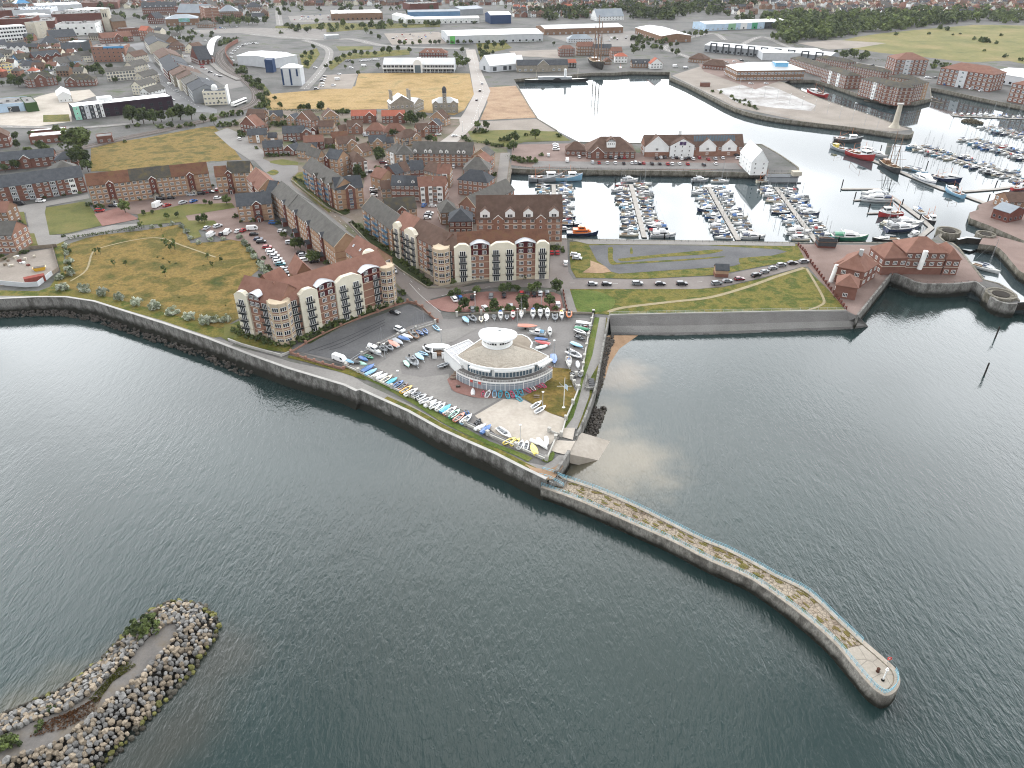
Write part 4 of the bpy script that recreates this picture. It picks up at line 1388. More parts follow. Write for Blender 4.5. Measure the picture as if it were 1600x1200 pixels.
H('a',338,1002,478,990,10,5.6,'hip',RED,SLATE,'hipped dark roofed brick house left of the tall round tree')
H('a',330,1085,500,1058,14,8.4,'hip',PSTONE,GSLATE,'pale grey hipped roof at the end of the long dark roofed flats',**AP)
H('e',-140,470,72,468,12,8.4,'gable',ORED,GSLATE,'pale roofed orange brick flats cut off by the left edge, near the builders yard',rh=4,storeys=3,band=TANTRIM,**AP)
H('e',-120,330,40,325,10,8.0,'gable',BROWN,RTILE,'brown roofed flats at the left edge behind the pale roofed flats',rh=3.4,**AP)
H('q',690,742,1022,975,11,10.8,'gable',TAN,GSLATE,'grey roofed flats with gablets and blue balconies along the curved street',rh=4.6,storeys=4,band=ORED,sp=3,side=False,bays=[('blue',.04,.14),('blue',.26,.34),('blue',.50,.58),('blue',.72,.80)],gablets=[(.42,3.6,RED,MOSS,.6),(.64,3.6,RED,MOSS,.6),(.86,3.6,RED,MOSS,.6)],**AP)
H('q',1026,976,1312,948,11,10.8,'gable',TAN,SLATE,'slate roofed end block of buff flats with tall blue balconied gable',rh=4.4,storeys=4,band=ORED,sp=3.2,bays=[('cross',.36,.70,RED,SLATE,.5),('blue',.47,.60)],**AP)
H('q',850,640,925,622,12,10.8,'cross',TAN,GSLATE,'grey roofed buff flats, upper end of the blue balcony row',rh=3.6,storeys=4,band=ORED,**AP)
H('q',920,640,1052,662,10,10.2,'gable',TAN,SLATE,'dark roofed flats with burgundy stair bay behind the blue balcony row',rh=3.8,storeys=4,band=ORED,gablets=[(.12,3,DRED,SLATE,.6)],**AP)
H('f',862,298,1046,436,11,10.8,'gable',TAN,GSLATE,'grey roofed flats with bright blue balconies joined to the cream bay block',rh=4.6,storeys=4,band=ORED,sp=3,trim=TANTRIM,side=False,bays=[('blue',.14,.28),('blue',.42,.56),('blue',.72,.88)],**AP)
H('f',1012,318,1203,300,10,8.4,'gable',TAN,MOSS,'dark mossy roofed flats with a small gable behind the blue balconies',rh=4.2,storeys=3,band=ORED,sp=3,gablets=[(.52,3.6,RED,MOSS,.5)],**AP)
H('g',178,368,716,362,14,13.6,'gable',ORED,BTILE,'tall red brick dockside block with steep brown roof and gabled towers',rh=8.0,storeys=5,band=TANTRIM,sp=3.6,wk='w',gablets=[(.25,4.0,ORED,BTILE,.8),(.745,4.0,ORED,BTILE,.8)],dormers=[(.10,4.2,2.4,WHITE,'t',.3),(.39,4.2,2.4,WHITE,'t',.3),(.60,4.2,2.4,WHITE,'t',.3),(.90,4.2,2.4,WHITE,'t',.3)],chim=0,base=(PSTONE,2.6),**AP)
H('g',5,384,150,382,12,6.2,'hip',DRED,SLATE,'dark hipped roofed brick block beside the tall dockside block',rh=4.2,storeys=2,sp=3,band=TANTRIM,**AP)
H('g',-45,330,60,322,12,6.2,'hip',BROWN,GSLATE,'grey hipped roofed block behind the dark hipped brick block',rh=4.0,**AP)
for a in[('r',385,815,470,788,'curved slate roofed unit at the left end of the rear crescent',RED,SLATE),('r',470,786,540,772,'narrow brown roofed buff unit in the rear crescent',TAN,BTILE),('r',541,772,680,765,'slate roofed red unit in the middle of the rear crescent',RED,SLATE),('r',681,768,815,802,'brown roofed buff unit right of centre in the rear crescent',TAN,BTILE),('r',818,804,950,808,'red brown roofed unit at the right end of the rear crescent',TAN,RTILE)]:
 H(*a[:5],9,8.2,'gable',a[6],a[7],a[5],rh=3.8,storeys=3,band=None,name='town_house',cat='town house',group='crescent of town houses',sp=2.6,bays=[('panel',.4,.8,WHITE,'t',.7)]if a[1]==818 else())
for a in[('r',340,928,480,930,'slate roofed red brick town house left in the front crescent',RED,SLATE,()),('r',480,930,624,932,'slate roofed red brick town house with a dormer in the front crescent',RED,SLATE,()),('r',626,944,772,936,'brown roofed town house with two white window bays in the front crescent',ORED,RTILE,[('panel',.12,.42,WHITE,'w',.7),('panel',.68,.96,WHITE,'w',.7)]),('r',774,936,898,940,'brown roofed town house with a single wide white bay ending the front crescent',ORED,RTILE,[('panel',.35,.82,WHITE,'t',.7)])]:
 H(*a[:5],9,8.6,'gable',a[6],a[7],a[5],rh=3.6,storeys=3,name='town_house',cat='town house',group='crescent of town houses',sp=2.4,bays=a[8],dormers=[(.6,1.8,1.0,WHITE,'n',.8)]if a[1]<600 else())
H('r',238,862,380,822,9,7,'cross',TAN,RTILE,'buff brick town house with gable end left of the rear crescent',name='town_house',cat='town house')
H('r',236,968,338,962,8,5.4,'gable',TAN,BTILE,'low brown roofed house with white door left of the front crescent',name='town_house',cat='town house')
H('r',560,592,1188,606,10,7.6,'gable',ORED,GSLATE,'long grey roofed brick terrace with a row of white dormers',rh=5.4,storeys=3,sp=3.4,band=TANTRIM,name='terrace',cat='terrace',dormers=[(u,2.0,1.5,WHITE,'n',.1)for u in(.05,.225,.30,.48,.575,.77,.855)])
H('r',385,612,575,606,10,8.0,'hip',TAN,GSLATE,'hipped grey roofed flats with white bay and blue balcony facing the courtyard',rh=4.4,storeys=3,bays=[('panel',.22,.38,WHITE,'w',.7),('blue',.55,.72)],**AP)
H('r',288,562,388,602,10,8.0,'hip',TAN,GSLATE,'hipped grey roofed flats with a white corner bay left of the long dormer terrace',rh=4.4,storeys=3,bays=[('panel',.5,.85,WHITE,'w',.7)],**AP)
H('q',1210,692,1350,674,14,8.0,'hip',ORED,BTILE,'brown hipped roofed flats with white corner bays in the courtyard',rh=4.2,storeys=3,bays=[('panel',.0,.22,WHITE,'w',.7),('panel',.78,1.0,WHITE,'w',.7)],**AP)
H('r',1195,612,1360,628,9,8.2,'cross',TAN,GSLATE,'gabled grey roofed house topping the promenade row',rh=3.6,storeys=3,trim=TANTRIM,name='town_house',cat='town house',group='houses stepping along the promenade')
H('r',1160,668,1340,690,8,8.2,'cross',ORED,RTILE,'gabled house with a red roof edge, second in the promenade row',rh=3.4,storeys=3,trim=TANTRIM,name='town_house',cat='town house',group='houses stepping along the promenade')
H('r',1092,768,1362,772,12,8.2,'hip',ORED,GSLATE,'wide triangular grey roofed house with skylights in the promenade row',rh=5.4,storeys=3,dormers=[],name='town_house',cat='town house',group='houses stepping along the promenade')
H('r',1035,868,1345,902,10,8.2,'hip',ORED,SLATE,'broad dark and grey hipped house below the triangular roof in the promenade row',rh=4.6,storeys=3,name='town_house',cat='town house',group='houses stepping along the promenade')
H('r',1048,1128,1225,1165,34,8.2,'cross',ORED,GSLATE,'long grey ridged house running towards the tall dockside block',rh=4.6,storeys=3,trim=TANTRIM,name='town_house',cat='town house',group='houses stepping along the promenade')
HS=dict(rh=None,sp=3.0)
def hs(fr,x1,y1,x2,y2,d,h,roof,wall,rm,label,**k):
 k.setdefault('trim',TRIM if roof=='cross' else None)
 k.setdefault('chim',0)
 k.setdefault('group','houses of the dockside estate')
 return H(fr,x1,y1,x2,y2,d,h,roof,wall,rm,label,name='detached_house',cat='house',**k)
hs('q',112,408,312,398,8,5.2,'gable',TAN,SLATE,'buff house with dark slate roof and white arched porch by the junction',bays=[('panel',.42,.58,WHITE,'n',.5)])
hs('q',322,432,414,428,6,2.8,'gable',TAN,SLATE,'dark roofed garage with white door beside the arched porch house',wk='g',cols=1,wz=.05,side=False)
hs('q',272,538,476,526,8,5.2,'gable',RED,SLATE,'red brick house with slate roof and white conservatory near the junction')
hs('q',486,560,592,572,9,3.0,'cross',RED,SLATE,'small gabled red brick annexe beside the slate roofed conservatory house')
hs('q',476,388,705,378,9,5.2,'gable',RED,SLATE,'long slate roofed red brick house with a big front gable',bays=[('cross',.90,1.28,RED,SLATE,.8)])
hs('q',765,352,822,356,8,3.0,'cross',DRED,BTILE,'gabled garage with a white door behind the long slate roofed house',wk='g',cols=1,wz=.05,side=False)
hs('q',846,318,1005,316,8,5.2,'gable',TAN,BTILE,'square buff house with plain brown roof in the estate centre',sp=2.6)
hs('q',698,482,905,470,8,5.2,'gable',DRED,RTILE,'dark red house with red brown roof and white front windows')
hs('q',1000,442,1162,428,8,5.2,'gable',RED,RUST,'rust roofed house between the plain brown roof and the buff L shaped house')
hs('q',915,492,1000,490,6,2.8,'gable',RED,BTILE,'brown roofed double garage below the rust roofed house')
hs('q',1150,318,1310,312,8,5.2,'gable',ORED,BTILE,'brown roofed house with a white trimmed front gable',bays=[('cross',.38,.84,ORED,BTILE,.8)])
hs('q',1070,356,1148,350,7,2.8,'gable',ORED,BTILE,'low brown roofed wing left of the white trimmed gable house')
hs('q',1190,206,1448,202,8,5.4,'gable',RED,ORANGE,'left of two red brick houses with bright orange roofs',bays=[('cross',.58,.92,RED,ORANGE,.8)])
hs('r',242,208,482,204,8,5.4,'gable',RED,ORANGE,'right of two red brick houses with bright orange roofs, beside a tree',bays=[('cross',.62,.96,RED,ORANGE,.8)])
hs('r',75,358,268,360,9,3.2,'hip',ORED,RTILE,'reddish bungalow with a round skylight below the orange roofs',rh=4.4)
hs('r',262,372,492,362,9,3.2,'hip',ORED,RTILE,'reddish bungalow with a small skylight beside the tall tree',rh=4.4)
hs('r',110,478,288,470,8,5.2,'gable',TAN,SLATE,'buff house with dark roof and steep front gable left of the terrace',bays=[('cross',.28,.74,TAN,SLATE,.8)])
hs('r',288,492,372,484,7,3.0,'gable',TAN,SLATE,'low dark roofed garage wing right of the steep gabled buff house')
hs('r',450,442,655,412,10,5.2,'hip',TAN,BTILE,'large brown hipped house with dark annexe behind the long terrace',rh=4.2,bays=[('cross',.55,.9,TAN,BTILE,.8)])
hs('r',440,480,522,474,7,2.8,'gable',BROWN,SLATE,'small slate roofed outbuilding left of the large hipped house')
hs('r',612,352,738,342,8,5.2,'gable',ORED,BTILE,'brown roofed house with two small gables by the curving road',bays=[('cross',.5,.96,ORED,BTILE,.8)])
hs('r',720,300,835,306,8,5.2,'cross',RED,SLATE,'dark roofed red house with a wide gable near the parked red car')
hs('r',745,222,900,238,8,5.2,'cross',TAN,BTILE,'buff gabled house in front of the left stone villa')
hs('q',1052,502,1245,482,9,5.2,'gable',TAN,BTILE,'L shaped buff house with brown roof and gable end',bays=[('cross',.5,1.0,TAN,BTILE,1.5)])
hs('q',1200,562,1312,586,8,3.2,'cross',TAN,BTILE,'small buff gabled annexe beside the L shaped house')
hs('q',622,562,742,575,9,5.0,'gable',TAN,GSLATE,'grey roofed buff house above the blue balcony flats')
hs('q',742,548,832,546,7,2.8,'gable',RED,SLATE,'dark roofed garage right of the grey roofed buff house')
hs('q',95,242,292,238,8,5.2,'gable',BROWN,BTILE,'brown house with brown roof at the upper left of the estate',bays=[('cross',.0,.55,BROWN,BTILE,.8)])
hs('q',345,212,482,204,8,5.2,'gable',TAN,SLATE,'buff house with plain gable and dark roof near the railway bend',bays=[('cross',.0,.55,TAN,BTILE,.8)])
hs('q',92,320,252,336,8,3.4,'cross',RED,BTILE,'low red gabled bungalow with white bargeboards')
hs('q',612,238,772,262,8,4.6,'cross',ORED,BTILE,'brown gabled house behind the long slate roofed house')
hs('q',900,218,1062,205,9,5.2,'cross',TAN,BTILE,'tall buff gabled house at the edge of the straw field')
hs('q',780,262,866,254,6,2.8,'gable',BROWN,SLATE,'dark roofed garage block in front of the tall buff gabled house')
hs('b',-60,715,40,720,8,5.2,'gable',BROWN,BTILE,'brown house by the hedge at the upper left of the estate')
hs('b',-70,780,20,772,8,5.0,'cross',RED,RTILE,'red roofed gabled house left of the brown bungalow')
hs('b',190,740,240,745,8,4.8,'cross',TAN,SLATE,'small dark house with parked white cars beside it')
hs('a',1500,775,1600,790,8,5.2,'cross',RED,RTILE,'red gabled house above the street junction',group=None)
t,L=H('p',955,285,1037,288,4.2,3.4,'gable',TAN,SLATE,'small lone brick hut with a dark roof on the roadside grass',win=None,rh=1.5,name='brick_hut',cat='hut',base=(RED,1.6),trim=None)
t,L=H('b',842,650,985,640,13,8.2,'cross',STONE,WMETAL,'left stone villa with pale metal roof and four tall chimneys',rh=5.2,storeys=2,sp=3.4,name='stone_villa',cat='villa',trim=STONE)
for(x,y)in((2,5),(L-2,4),(2.0,10),(L-2,10)):
 mb=MB();mb.box(x-.8,x+.8,y-.5,y+.5,7,16);mb.box(x-1,x+1,y-.7,y+.7,16,16.6)
 mb.build('chimney',STONE,t)
w1=H('b',985,655,1047,630,10,6.4,'cross',STONE,WMETAL,'wing',rh=3.4,storeys=2)
merge(t,w1)
t,L=H('b',1102,645,1262,642,12,7.6,'hip',STONE,PMETAL,'right stone villa with a domed central tower',rh=3.4,storeys=2,sp=3,bays=[('cross',.02,.24,STONE,PMETAL,.6),('cross',.72,.94,STONE,PMETAL,.6)],name='stone_villa',cat='villa')
mb=MB();mb.box(L*.41,L*.56,-.8,3.2,0,14.2);mb.box(L*.41-.3,L*.56+.3,-1.1,3.5,14.2,14.7)
o=mb.build('tower',STONE,t)
mb=MB();mb.lathe([(1.6,14.7),(1.6,16.6),(1.9,16.7),(1.5,18.2),(.7,19.2),(0,19.6)],8,L*.485,1.2)
mb.build('dome',SLATE,o)
for s in(1,4.6,8.2,11.2):
 put_window(o,'n',L*.485,-.8,s)
t,L=H('b',795,402,1238,402,22,7.2,'gable',LGREY,PMETAL,'two storey pale grey pavilion with long veranda and arched entrance',rh=4.4,win=None,name='retail_pavilion',cat='retail building',eo=.8)
mb=MB()
mb.box(-.5,L+.5,-3.5,.1,3.5,3.75)
mb.box(-.5,L+.5,-3.6,-3.4,4.6,4.75)
for k in range(19):
 x=L*k/18
 mb.box(x-.15,x+.15,-3.5,-3.2,0,7)
mb.build('veranda',TRIM,t)
mb=MB();arc=[(L*.49+4.2*cos(pi*k/12),8.0+4.2*sin(pi*k/12))for k in range(13)]
mb.extr([(L*.49-4.2,0)]+[(L*.49+4.2,0)]+arc,-4,12)
o=mb.build('entrance_arch',WMETAL,t)
mb=MB();mb.box(L*.49-3,L*.49+3,-4.15,-3.9,.1,7)
mb.build('entrance_glazing',BGLASS,o)
for k in range(26):
 x=L*(k+.5)/26
 if abs(x-L*.49)>5:
  put_window(t,'s',x,0,.5);put_window(t,'s',x,0,4.2)
H('b',1020,330,1190,332,12,5.5,'hip',DRED,RTILE,'dark red hipped pub with three dormers behind the pale pavilion',rh=4,dormers=[(.3,1.8,1.2,WHITE,'n',.8),(.5,1.8,1.2,WHITE,'n',.8),(.7,1.8,1.2,WHITE,'n',.8)],name='pub',cat='pub')
H('b',1200,226,1795,210,62,9,'gable',LGREY,PMETAL,'very large pale roofed superstore with a green sign',rh=2.6,storeys=1,wk='s',sp=9,name='superstore',cat='store',bays=[('panel',.02,.07,paint('sign green',(.10,.42,.08)),'s',.6)])
H('c',205,182,695,168,44,7.5,'gable',BROWN,PMETAL,'long pale roofed retail shed behind the historic quay',rh=2.6,storeys=1,wk='b',sp=9,name='retail_shed',cat='retail shed')
H('c',772,172,935,226,40,7.5,'gable',BROWN,WMETAL,'angled white roofed retail shed with brick base',rh=2.6,storeys=1,wk='b',sp=9,name='retail_shed',cat='retail shed')
H('c',1215,152,1720,132,36,8.5,'gable',LBLUE,WMETAL,'pale blue fronted retail shed with coloured signs',rh=2,storeys=1,wk='b',sp=8,name='retail_shed',cat='retail shed',bays=[('panel',.27,.36,paint('soft green',(.22,.40,.25)),'s',.3),('panel',.42,.50,WHITE,'s',.3),('panel',.56,.63,paint('deep green',(.06,.30,.16)),'s',.3),('panel',.72,.82,DGREY,'s',.3),('panel',.92,.98,BURG,'s',.3)])
t,L=H('c',1205,282,1990,352,30,7,'gable',MGREY,PMETAL,'long pale roofed trade units with black portal frames',rh=2.2,storeys=1,wk='s',sp=5,name='trade_units',cat='retail shed')
for k in range(9):
 x=L*(.08+.105*k)
 mb=MB();mb.box(x-4,x-3,-1.6,.2,0,9.2);mb.box(x+3,x+4,-1.6,.2,0,9.2);mb.box(x-4,x+4,-1.6,.2,9.2,10.2)
 mb.build('portal_frame',DGREY,t)
H('d',-190,442,232,437,34,9,'hip',BROWN,PMETAL,'square office with pale hipped roof and blue roof lantern',rh=5,storeys=2,wk='b',sp=3.2,name='office',cat='office')
t=thing('roof_lantern','bright blue glazed lantern on the pale hipped office roof','roof lantern',G('d',75,405,12))
mb=MB();mb.box(-6,6,-5,5,-1,2.4);mb.build('lantern',paint('lantern blue',(.16,.42,.66)),t)
mb=MB();mb.box(-6.4,6.4,-5.4,5.4,2.4,2.7);mb.build('cap',LBLUE,t)
FL=dict(name='apartment_block',cat='apartment block',band=PSTONE,rh=2.6,group='brown roofed waterside flats')
H('d',140,362,345,425,13,8.4,'hip',RED,MOSS,'low brown roofed flats immediately right of the blue lantern office',storeys=3,**FL)
H('d',300,358,498,392,12,8.4,'hip',RED,MOSS,'rear left brown roofed flats facing the car park',storeys=3,**FL)
H('d',345,425,492,474,14,11.2,'hip',RED,MOSS,'four storey brown roofed flats at the head of the channel',storeys=4,bays=[('panel',.3,.4,WHITE,'w',.4),('panel',.65,.75,WHITE,'w',.4)],**FL)
H('d',505,408,715,450,12,8.4,'hip',RED,MOSS,'rear middle brown roofed flats between the hipped offices',storeys=3,**FL)
H('d',582,492,822,552,15,13.4,'hip',RED,MOSS,'largest brown roofed flats on the point of the channel, long side',storeys=5,sp=3.2,bays=[('panel',.36,.44,WHITE,'w',.4),('panel',.74,.82,WHITE,'w',.4)],**FL)
H('d',826,550,1005,514,14,13.4,'hip',RED,MOSS,'brown roofed flats with buff ends on the point, short side',storeys=5,sp=3.2,bays=[('panel',.0,.16,TAN,'w',.3),('panel',.84,1,TAN,'w',.3)],**FL)
H('d',755,478,900,500,12,12,'hip',BROWN,MOSS,'mossy roofed rear wing of the flats on the point',storeys=4,**FL)
OF=dict(name='office_block',cat='office block',wk='b',band=PSTONE,storeys=4,sp=4.2,group='red offices with hipped roofs')
H('d',806,372,1005,374,24,14,'hip',RED,RTILE,'squarest red office with hipped roof, left of the three',rh=5,bays=[('panel',.28,.45,LGREY,'b',.6)],**OF)
H('d',1082,424,1415,468,22,14,'hip',RED,RTILE,'widest red office with hipped roof and glazed centre',rh=5,bays=[('panel',.36,.52,LGREY,'b',.6)],**OF)
H('d',1530,520,1760,560,22,14,'hip',RED,RTILE,'red hipped office cut off by the right edge',rh=5,**OF)
H('d',1390,452,1760,512,48,8,'gable',LGREY,PMETAL,'pale roofed warehouse behind the red offices at the right edge',rh=2.4,storeys=1,wk='s',sp=6,name='warehouse',cat='warehouse')
H('d',-30,330,370,335,40,7.5,'hip',LGREY,PMETAL,'wide pale roofed shed behind the blue lantern office',rh=3,win=None,name='warehouse',cat='warehouse')
t=thing('monument_column','tall tapering concrete column on a flared base at the tip of the quay','monument',G('d',790,798))
mb=MB();mb.lathe([(4.2,0),(3.6,.6),(2.6,2.2),(2.0,4),(1.55,15.6),(0,15.6)],12);mb.build('column',PSTONE,t)
mb=MB();mb.lathe([(1.6,15.6),(2.3,15.9),(2.3,16.5),(0,16.7)],12);mb.build('cap',KERB,t)
H('c',335,938,462,940,10,3.4,'hip',RED,BTILE,'small brown pyramid roofed pavilion on the hotel quay',rh=4.2,sp=3.4,name='pavilion',cat='pavilion')
t,L=H('c',468,950,772,950,18,4.2,'hip',RED,BTILE,'large low brown roofed pub with a white roof lantern',rh=7.2,sp=3.4,name='pub',cat='pub',bays=[('cross',.10,.34,RED,BTILE,1.2)])
mb=MB();mb.box(L*.5-2.6,L*.5+2.6,1.6,6,6.5,10);o=mb.build('lantern',WHITE,t)
for q in(-1.7,-.55,.55,1.7):
 put_window(o,'n',L*.5+q,1.6,8.2,0,(.8,1,.8))
mb=MB();roof_cross(mb,5.2,5,10,2.2,.4,x0=L*.5-2.6,y0=1.6);mb.build('lantern_roof',BTILE,o)
HT=dict(name='hotel',cat='hotel')
t,L=H('c',832,918,1448,912,12,6.0,'gable',ORED,BTILE,'long white and brick quayside hotel with glazed roof strip and gables',rh=5.6,storeys=2,sp=3.2,bays=[('cross',.0,.24,WHITE,BTILE,.8),('cross',.55,.72,WHITE,BTILE,.5),('cross',.78,.93,WHITE,BTILE,.5)],**HT)
mb=MB();mb.box(-.05,L*.245,-.87,.1,0,3);mb.build('brick_base',ORED,t)
mb=MB();mb.box(L*.5,L*1.001,-.57,.1,0,3);mb.build('brick_base',ORED,t)
mb=MB();x0,x1=L*.25,L*.49
mb.extr([(x0,0),(x1,0),(x1,7.2),((x0+x1)/2,11.2),(x0,7.2)],-2.2,6)
o=mb.build('gable_front',WHITE,t)
for s in range(3):
 for q in(.2,.5,.8):
  put_window(o,'n',x0+(x1-x0)*q,-2.2,.9+s*2.5)
mb=MB();roof_cross(mb,x1-x0,10,7.2,4,.4,x0=x0,y0=-2.2);mb.build('gable_roof',BTILE,o)
mb=MB();xc=(x0+x1)/2
mb.box(xc-2,xc+2,-2.34,-2.2,7.3,9.4);o2=mb.build('hotel_sign',paint('sign purple',(.06,.03,.10)),o)
mb=MB()
pts=[(.62*cos(a),.62*sin(a))for a in[radians(-140+14*k)for k in range(21)]]+[(.18+.50*cos(a),.12+.50*sin(a))for a in[radians(150-14*k)for k in range(21)]]
mb.extr([(xc+a,8.5+b)for a,b in pts],-2.38,-2.345);mb.build('emblem',TRIM,o2)
mb=MB()
for k in range(26):
 u=.50+.42*k/26
 s=5.6/6
 x=L*u
 mb.face([(x+.15,2.2,6+2.2*s+.45),(x+L*.42/26-.15,2.2,6+2.2*s+.45),(x+L*.42/26-.15,5.2,6+5.2*s+.45),(x+.15,5.2,6+5.2*s+.45)])
mb.build('glazed_roof_strip',BGLASS,t)
mb=MB();mb.box(L*.36-.9,L*.36+.9,5,7,12,14.4);mb.build('cupola',WHITE,t)
H('c',1500,1012,1602,1012,24,7.6,'cross',WHITE,WMETAL,'white gabled hotel end building with a bright pale roof slope',rh=6.4,storeys=3,sp=5,wk='n',**HT)
t,L=H('c',32,408,350,404,12,6.4,'gable',STONE,SLATE,'stone quay warehouse with slate roof and central gable',rh=4,storeys=1,wk='b',sp=6,bays=[('cross',.4,.62,STONE,SLATE,.8)],name='stone_warehouse',cat='warehouse')
QH=dict(name='quay_house',cat='house',group='historic quay houses')
H('c',298,305,392,303,9,8,'hip',RED,RTILE,'red roofed brick quay house left of the old ship',storeys=3,**QH)
H('c',345,392,402,390,7,5,'gable',DWOOD,ORANGE,'dark timber shed with orange roof beside the old ship',**QH)
H('c',412,290,512,288,10,9.5,'gable',BROWN,RTILE,'tall brown quay house with red roof behind the ship mast',storeys=3,**QH)
H('c',512,300,622,300,9,8,'gable',BROWN,SLATE,'row of grey roofed quay houses behind the old ship',storeys=3,**QH)
H('c',580,385,622,383,6,3,'cross',BROWN,RTILE,'tiny red roofed kiosk to the right of the old ship',**QH)
H('c',626,320,690,318,9,8,'gable',ORED,RTILE,'red roofed quay house with an orange side wing',storeys=3,**QH)
H('c',645,352,722,352,9,6.5,'hip',WHITE,ORANGE,'white rendered quay house with orange hipped roof',storeys=2,**QH)
H('c',752,396,865,394,8,4.4,'gable',BROWN,SLATE,'slate roofed quay cottage with two small dormers',dormers=[(.2,1.6,1,WHITE,'n',.6),(.7,1.6,1,WHITE,'n',.6)],**QH)
H('c',868,398,942,396,8,5,'cross',WHITE,ORANGE,'white gabled quay cottage with an orange roof',**QH)
H('c',790,398,862,400,4,3,'gable',WHITE,ORANGE,'low orange roofed lean-to in front of the slate cottage',**QH)
H('c',352,245,505,243,14,4.5,'hip',LGREY,GMETAL,'grey green hipped museum pavilion behind the quay houses',**QH)
H('c',1105,362,1202,372,14,4,'hip',BROWN,BTILE,'brown hipped restaurant nearer the old ship',name='restaurant',cat='restaurant')
H('c',1192,402,1338,415,14,4,'hip',RED,BTILE,'brown hipped restaurant beside the quayside car park',name='restaurant',cat='restaurant')
H('c',1178,518,1240,520,5,3.2,'flat',RED,FELT,'small flat brick kiosk on the monument pier',win=None,name='kiosk',cat='kiosk')
H('c',-45,402,72,398,18,6,'gable',LGREY,WMETAL,'white roofed grey shed left of the stone quay warehouse',storeys=1,wk='r',sp=12,name='shed',cat='shed')
H('b',1460,412,1650,395,22,6,'gable',LGREY,WMETAL,'pale grey shed with blue door by the tree lined road',storeys=1,wk='r',sp=14,name='shed',cat='shed')
RB=dict(name='quayside_building',cat='brick building')
t,L=H('v',380,362,802,366,13,9.6,'hip',RED,RTILE,'red striped brick quayside building with white gable pipe and hipped roofs by the lock',rh=4.4,storeys=3,sp=3.2,side=False,nostorey=(0,),band=PSTONE,**RB)
w1=H('v',150,422,395,418,12,7.4,'hip',RED,RTILE,'wing',rh=4.2,storeys=2,sp=3.4,nostorey=(0,),band=PSTONE);merge(t,w1)
w1=H('v',795,430,945,435,13,7.0,'hip',RED,RTILE,'wing',rh=3.6,storeys=2,sp=3.4,band=PSTONE);merge(t,w1)
mb=MB();mb.tube((6.2,-1.4,3.0),(6.8,-1.1,10.8),.95,n=10);mb.build('flue_pipe',TRIM,t)
t,L=H('h',438,664,604,700,15,6.8,'hip',RED,RTILE,'brown hipped brick office with yellow ridge lines left of the lock building',rh=4.6,storeys=2,sp=4,band=TANTRIM,**RB)
w1=H('h',428,778,562,800,9,5.2,'hip',RED,RTILE,'wing',rh=3.2,storeys=1,sp=6);merge(t,w1)
w1=H('h',604,700,690,645,12,6.4,'hip',RED,RTILE,'wing',rh=3.6,storeys=2,sp=4);merge(t,w1)
mb=MB();mb.tube((-1.2,-.6,0),(-.6,.5,7.2),.8,n=10);mb.build('flue_pipe',TRIM,t)
mb=MB();mb.box(L*.6-.7,L*.6+.7,6,7.4,10.5,13);mb.build('vent_cowl',GALV,t)
H('h',318,512,430,516,5,2.8,'hip',DRED,BTILE,'small open fronted brick gatehouse at the top of the last pontoon',rh=1.6,wk='r',sp=4,name='gatehouse',cat='gatehouse')
t,L=H('h',1412,300,1515,332,11,4.8,'gable',DRED,GMETAL,'low red workshop with grey metal roof on the right quay',rh=2.2,storeys=1,wk='p',sp=3,name='workshop',cat='workshop')
H('h',1510,262,1640,262,12,5,'gable',BROWN,BTILE,'brown roofed workshop cut off by the right edge',rh=3,name='workshop',cat='workshop')
t=thing('yacht_club','white fan shaped yacht club with a ribbed roof and white saucer topped rotunda','clubhouse',(-4.7,201,0))
O=Vector((-4.7,201,0))
FANROOF=mat('beige ribbed roof',[(.21,.18,.145),(.27,.235,.19)],scale=.15,fine=2,fvar=.1)
ac,R=Vector((-2.8,204.5,0))-O,16.9
a_l,a_r=atan2(196.2-204.5,-15.9+2.8),atan2(195.1-204.5,11.2+2.8)
a_l=a_l if a_l<0 else a_l-2*pi
def arc(r,n,l=a_l,rr_=a_r):
 return[Vector((ac.x+r*cos(l+(rr_-l)*k/n),ac.y+r*sin(l+(rr_-l)*k/n),0))for k in range(n+1)]
back=[Vector((x,y,0))-O for x,y in((5.6,200.6),(6.3,203.6),(5.2,207),(3.2,209),(.2,208.9),(-4.7,208.2),(-9.5,206.6),(-13.0,201.4))]
edge=arc(R,40)+back
ring=[]
for p in edge:
 a=atan2(p.y,p.x)
 ring.append(Vector((4.9*cos(a),4.9*sin(a),0)))
mb=MB()
n=len(edge)
for i in range(n):
 j=(i+1)%n
 mb.face([(*edge[i].xy,7.25),(*edge[j].xy,7.25),(*ring[j].xy,8.9),(*ring[i].xy,8.9)])
mb.build('fan_roof',FANROOF,t)
mb=MB()
for i in range(n):
 j=(i+1)%n
 a,b=edge[i],edge[j]
 o1,o2=a+(a-O*0).normalized()*.35,b+b.normalized()*.35
 mb.face([(*a.xy,7.42),(*o1.xy,7.42),(*o2.xy,7.42),(*b.xy,7.42)])
 mb.face([(*o1.xy,7.42),(*o1.xy,6.75),(*o2.xy,6.75),(*o2.xy,7.42)])
 mb.face([(*a.xy,7.42),(*b.xy,7.42),(*b.xy,7.2),(*a.xy,7.2)])
mb.build('fascia',WHITE,t)
mb=MB()
for k in range(90):
 a=a_l+(a_r-a_l)*(k+.5)/90
 p=Vector((ac.x+R*cos(a),ac.y+R*sin(a),7.27))
 th=atan2(p.y,p.x)
 q=Vector((5.1*cos(th),5.1*sin(th),8.86))
 mb.tube(p,q,.1,n=4,cap=False)
mb.build('standing_seams',mat('pale seam',(.46,.42,.36),scale=1),t)
mb=MB();mb.lathe([(4.9,7.6),(4.9,9.1),(4.75,9.15),(4.6,9.15),(4.6,11.6),(0,11.6)],40)
dr=mb.build('rotunda',WHITE,t)
mb=MB()
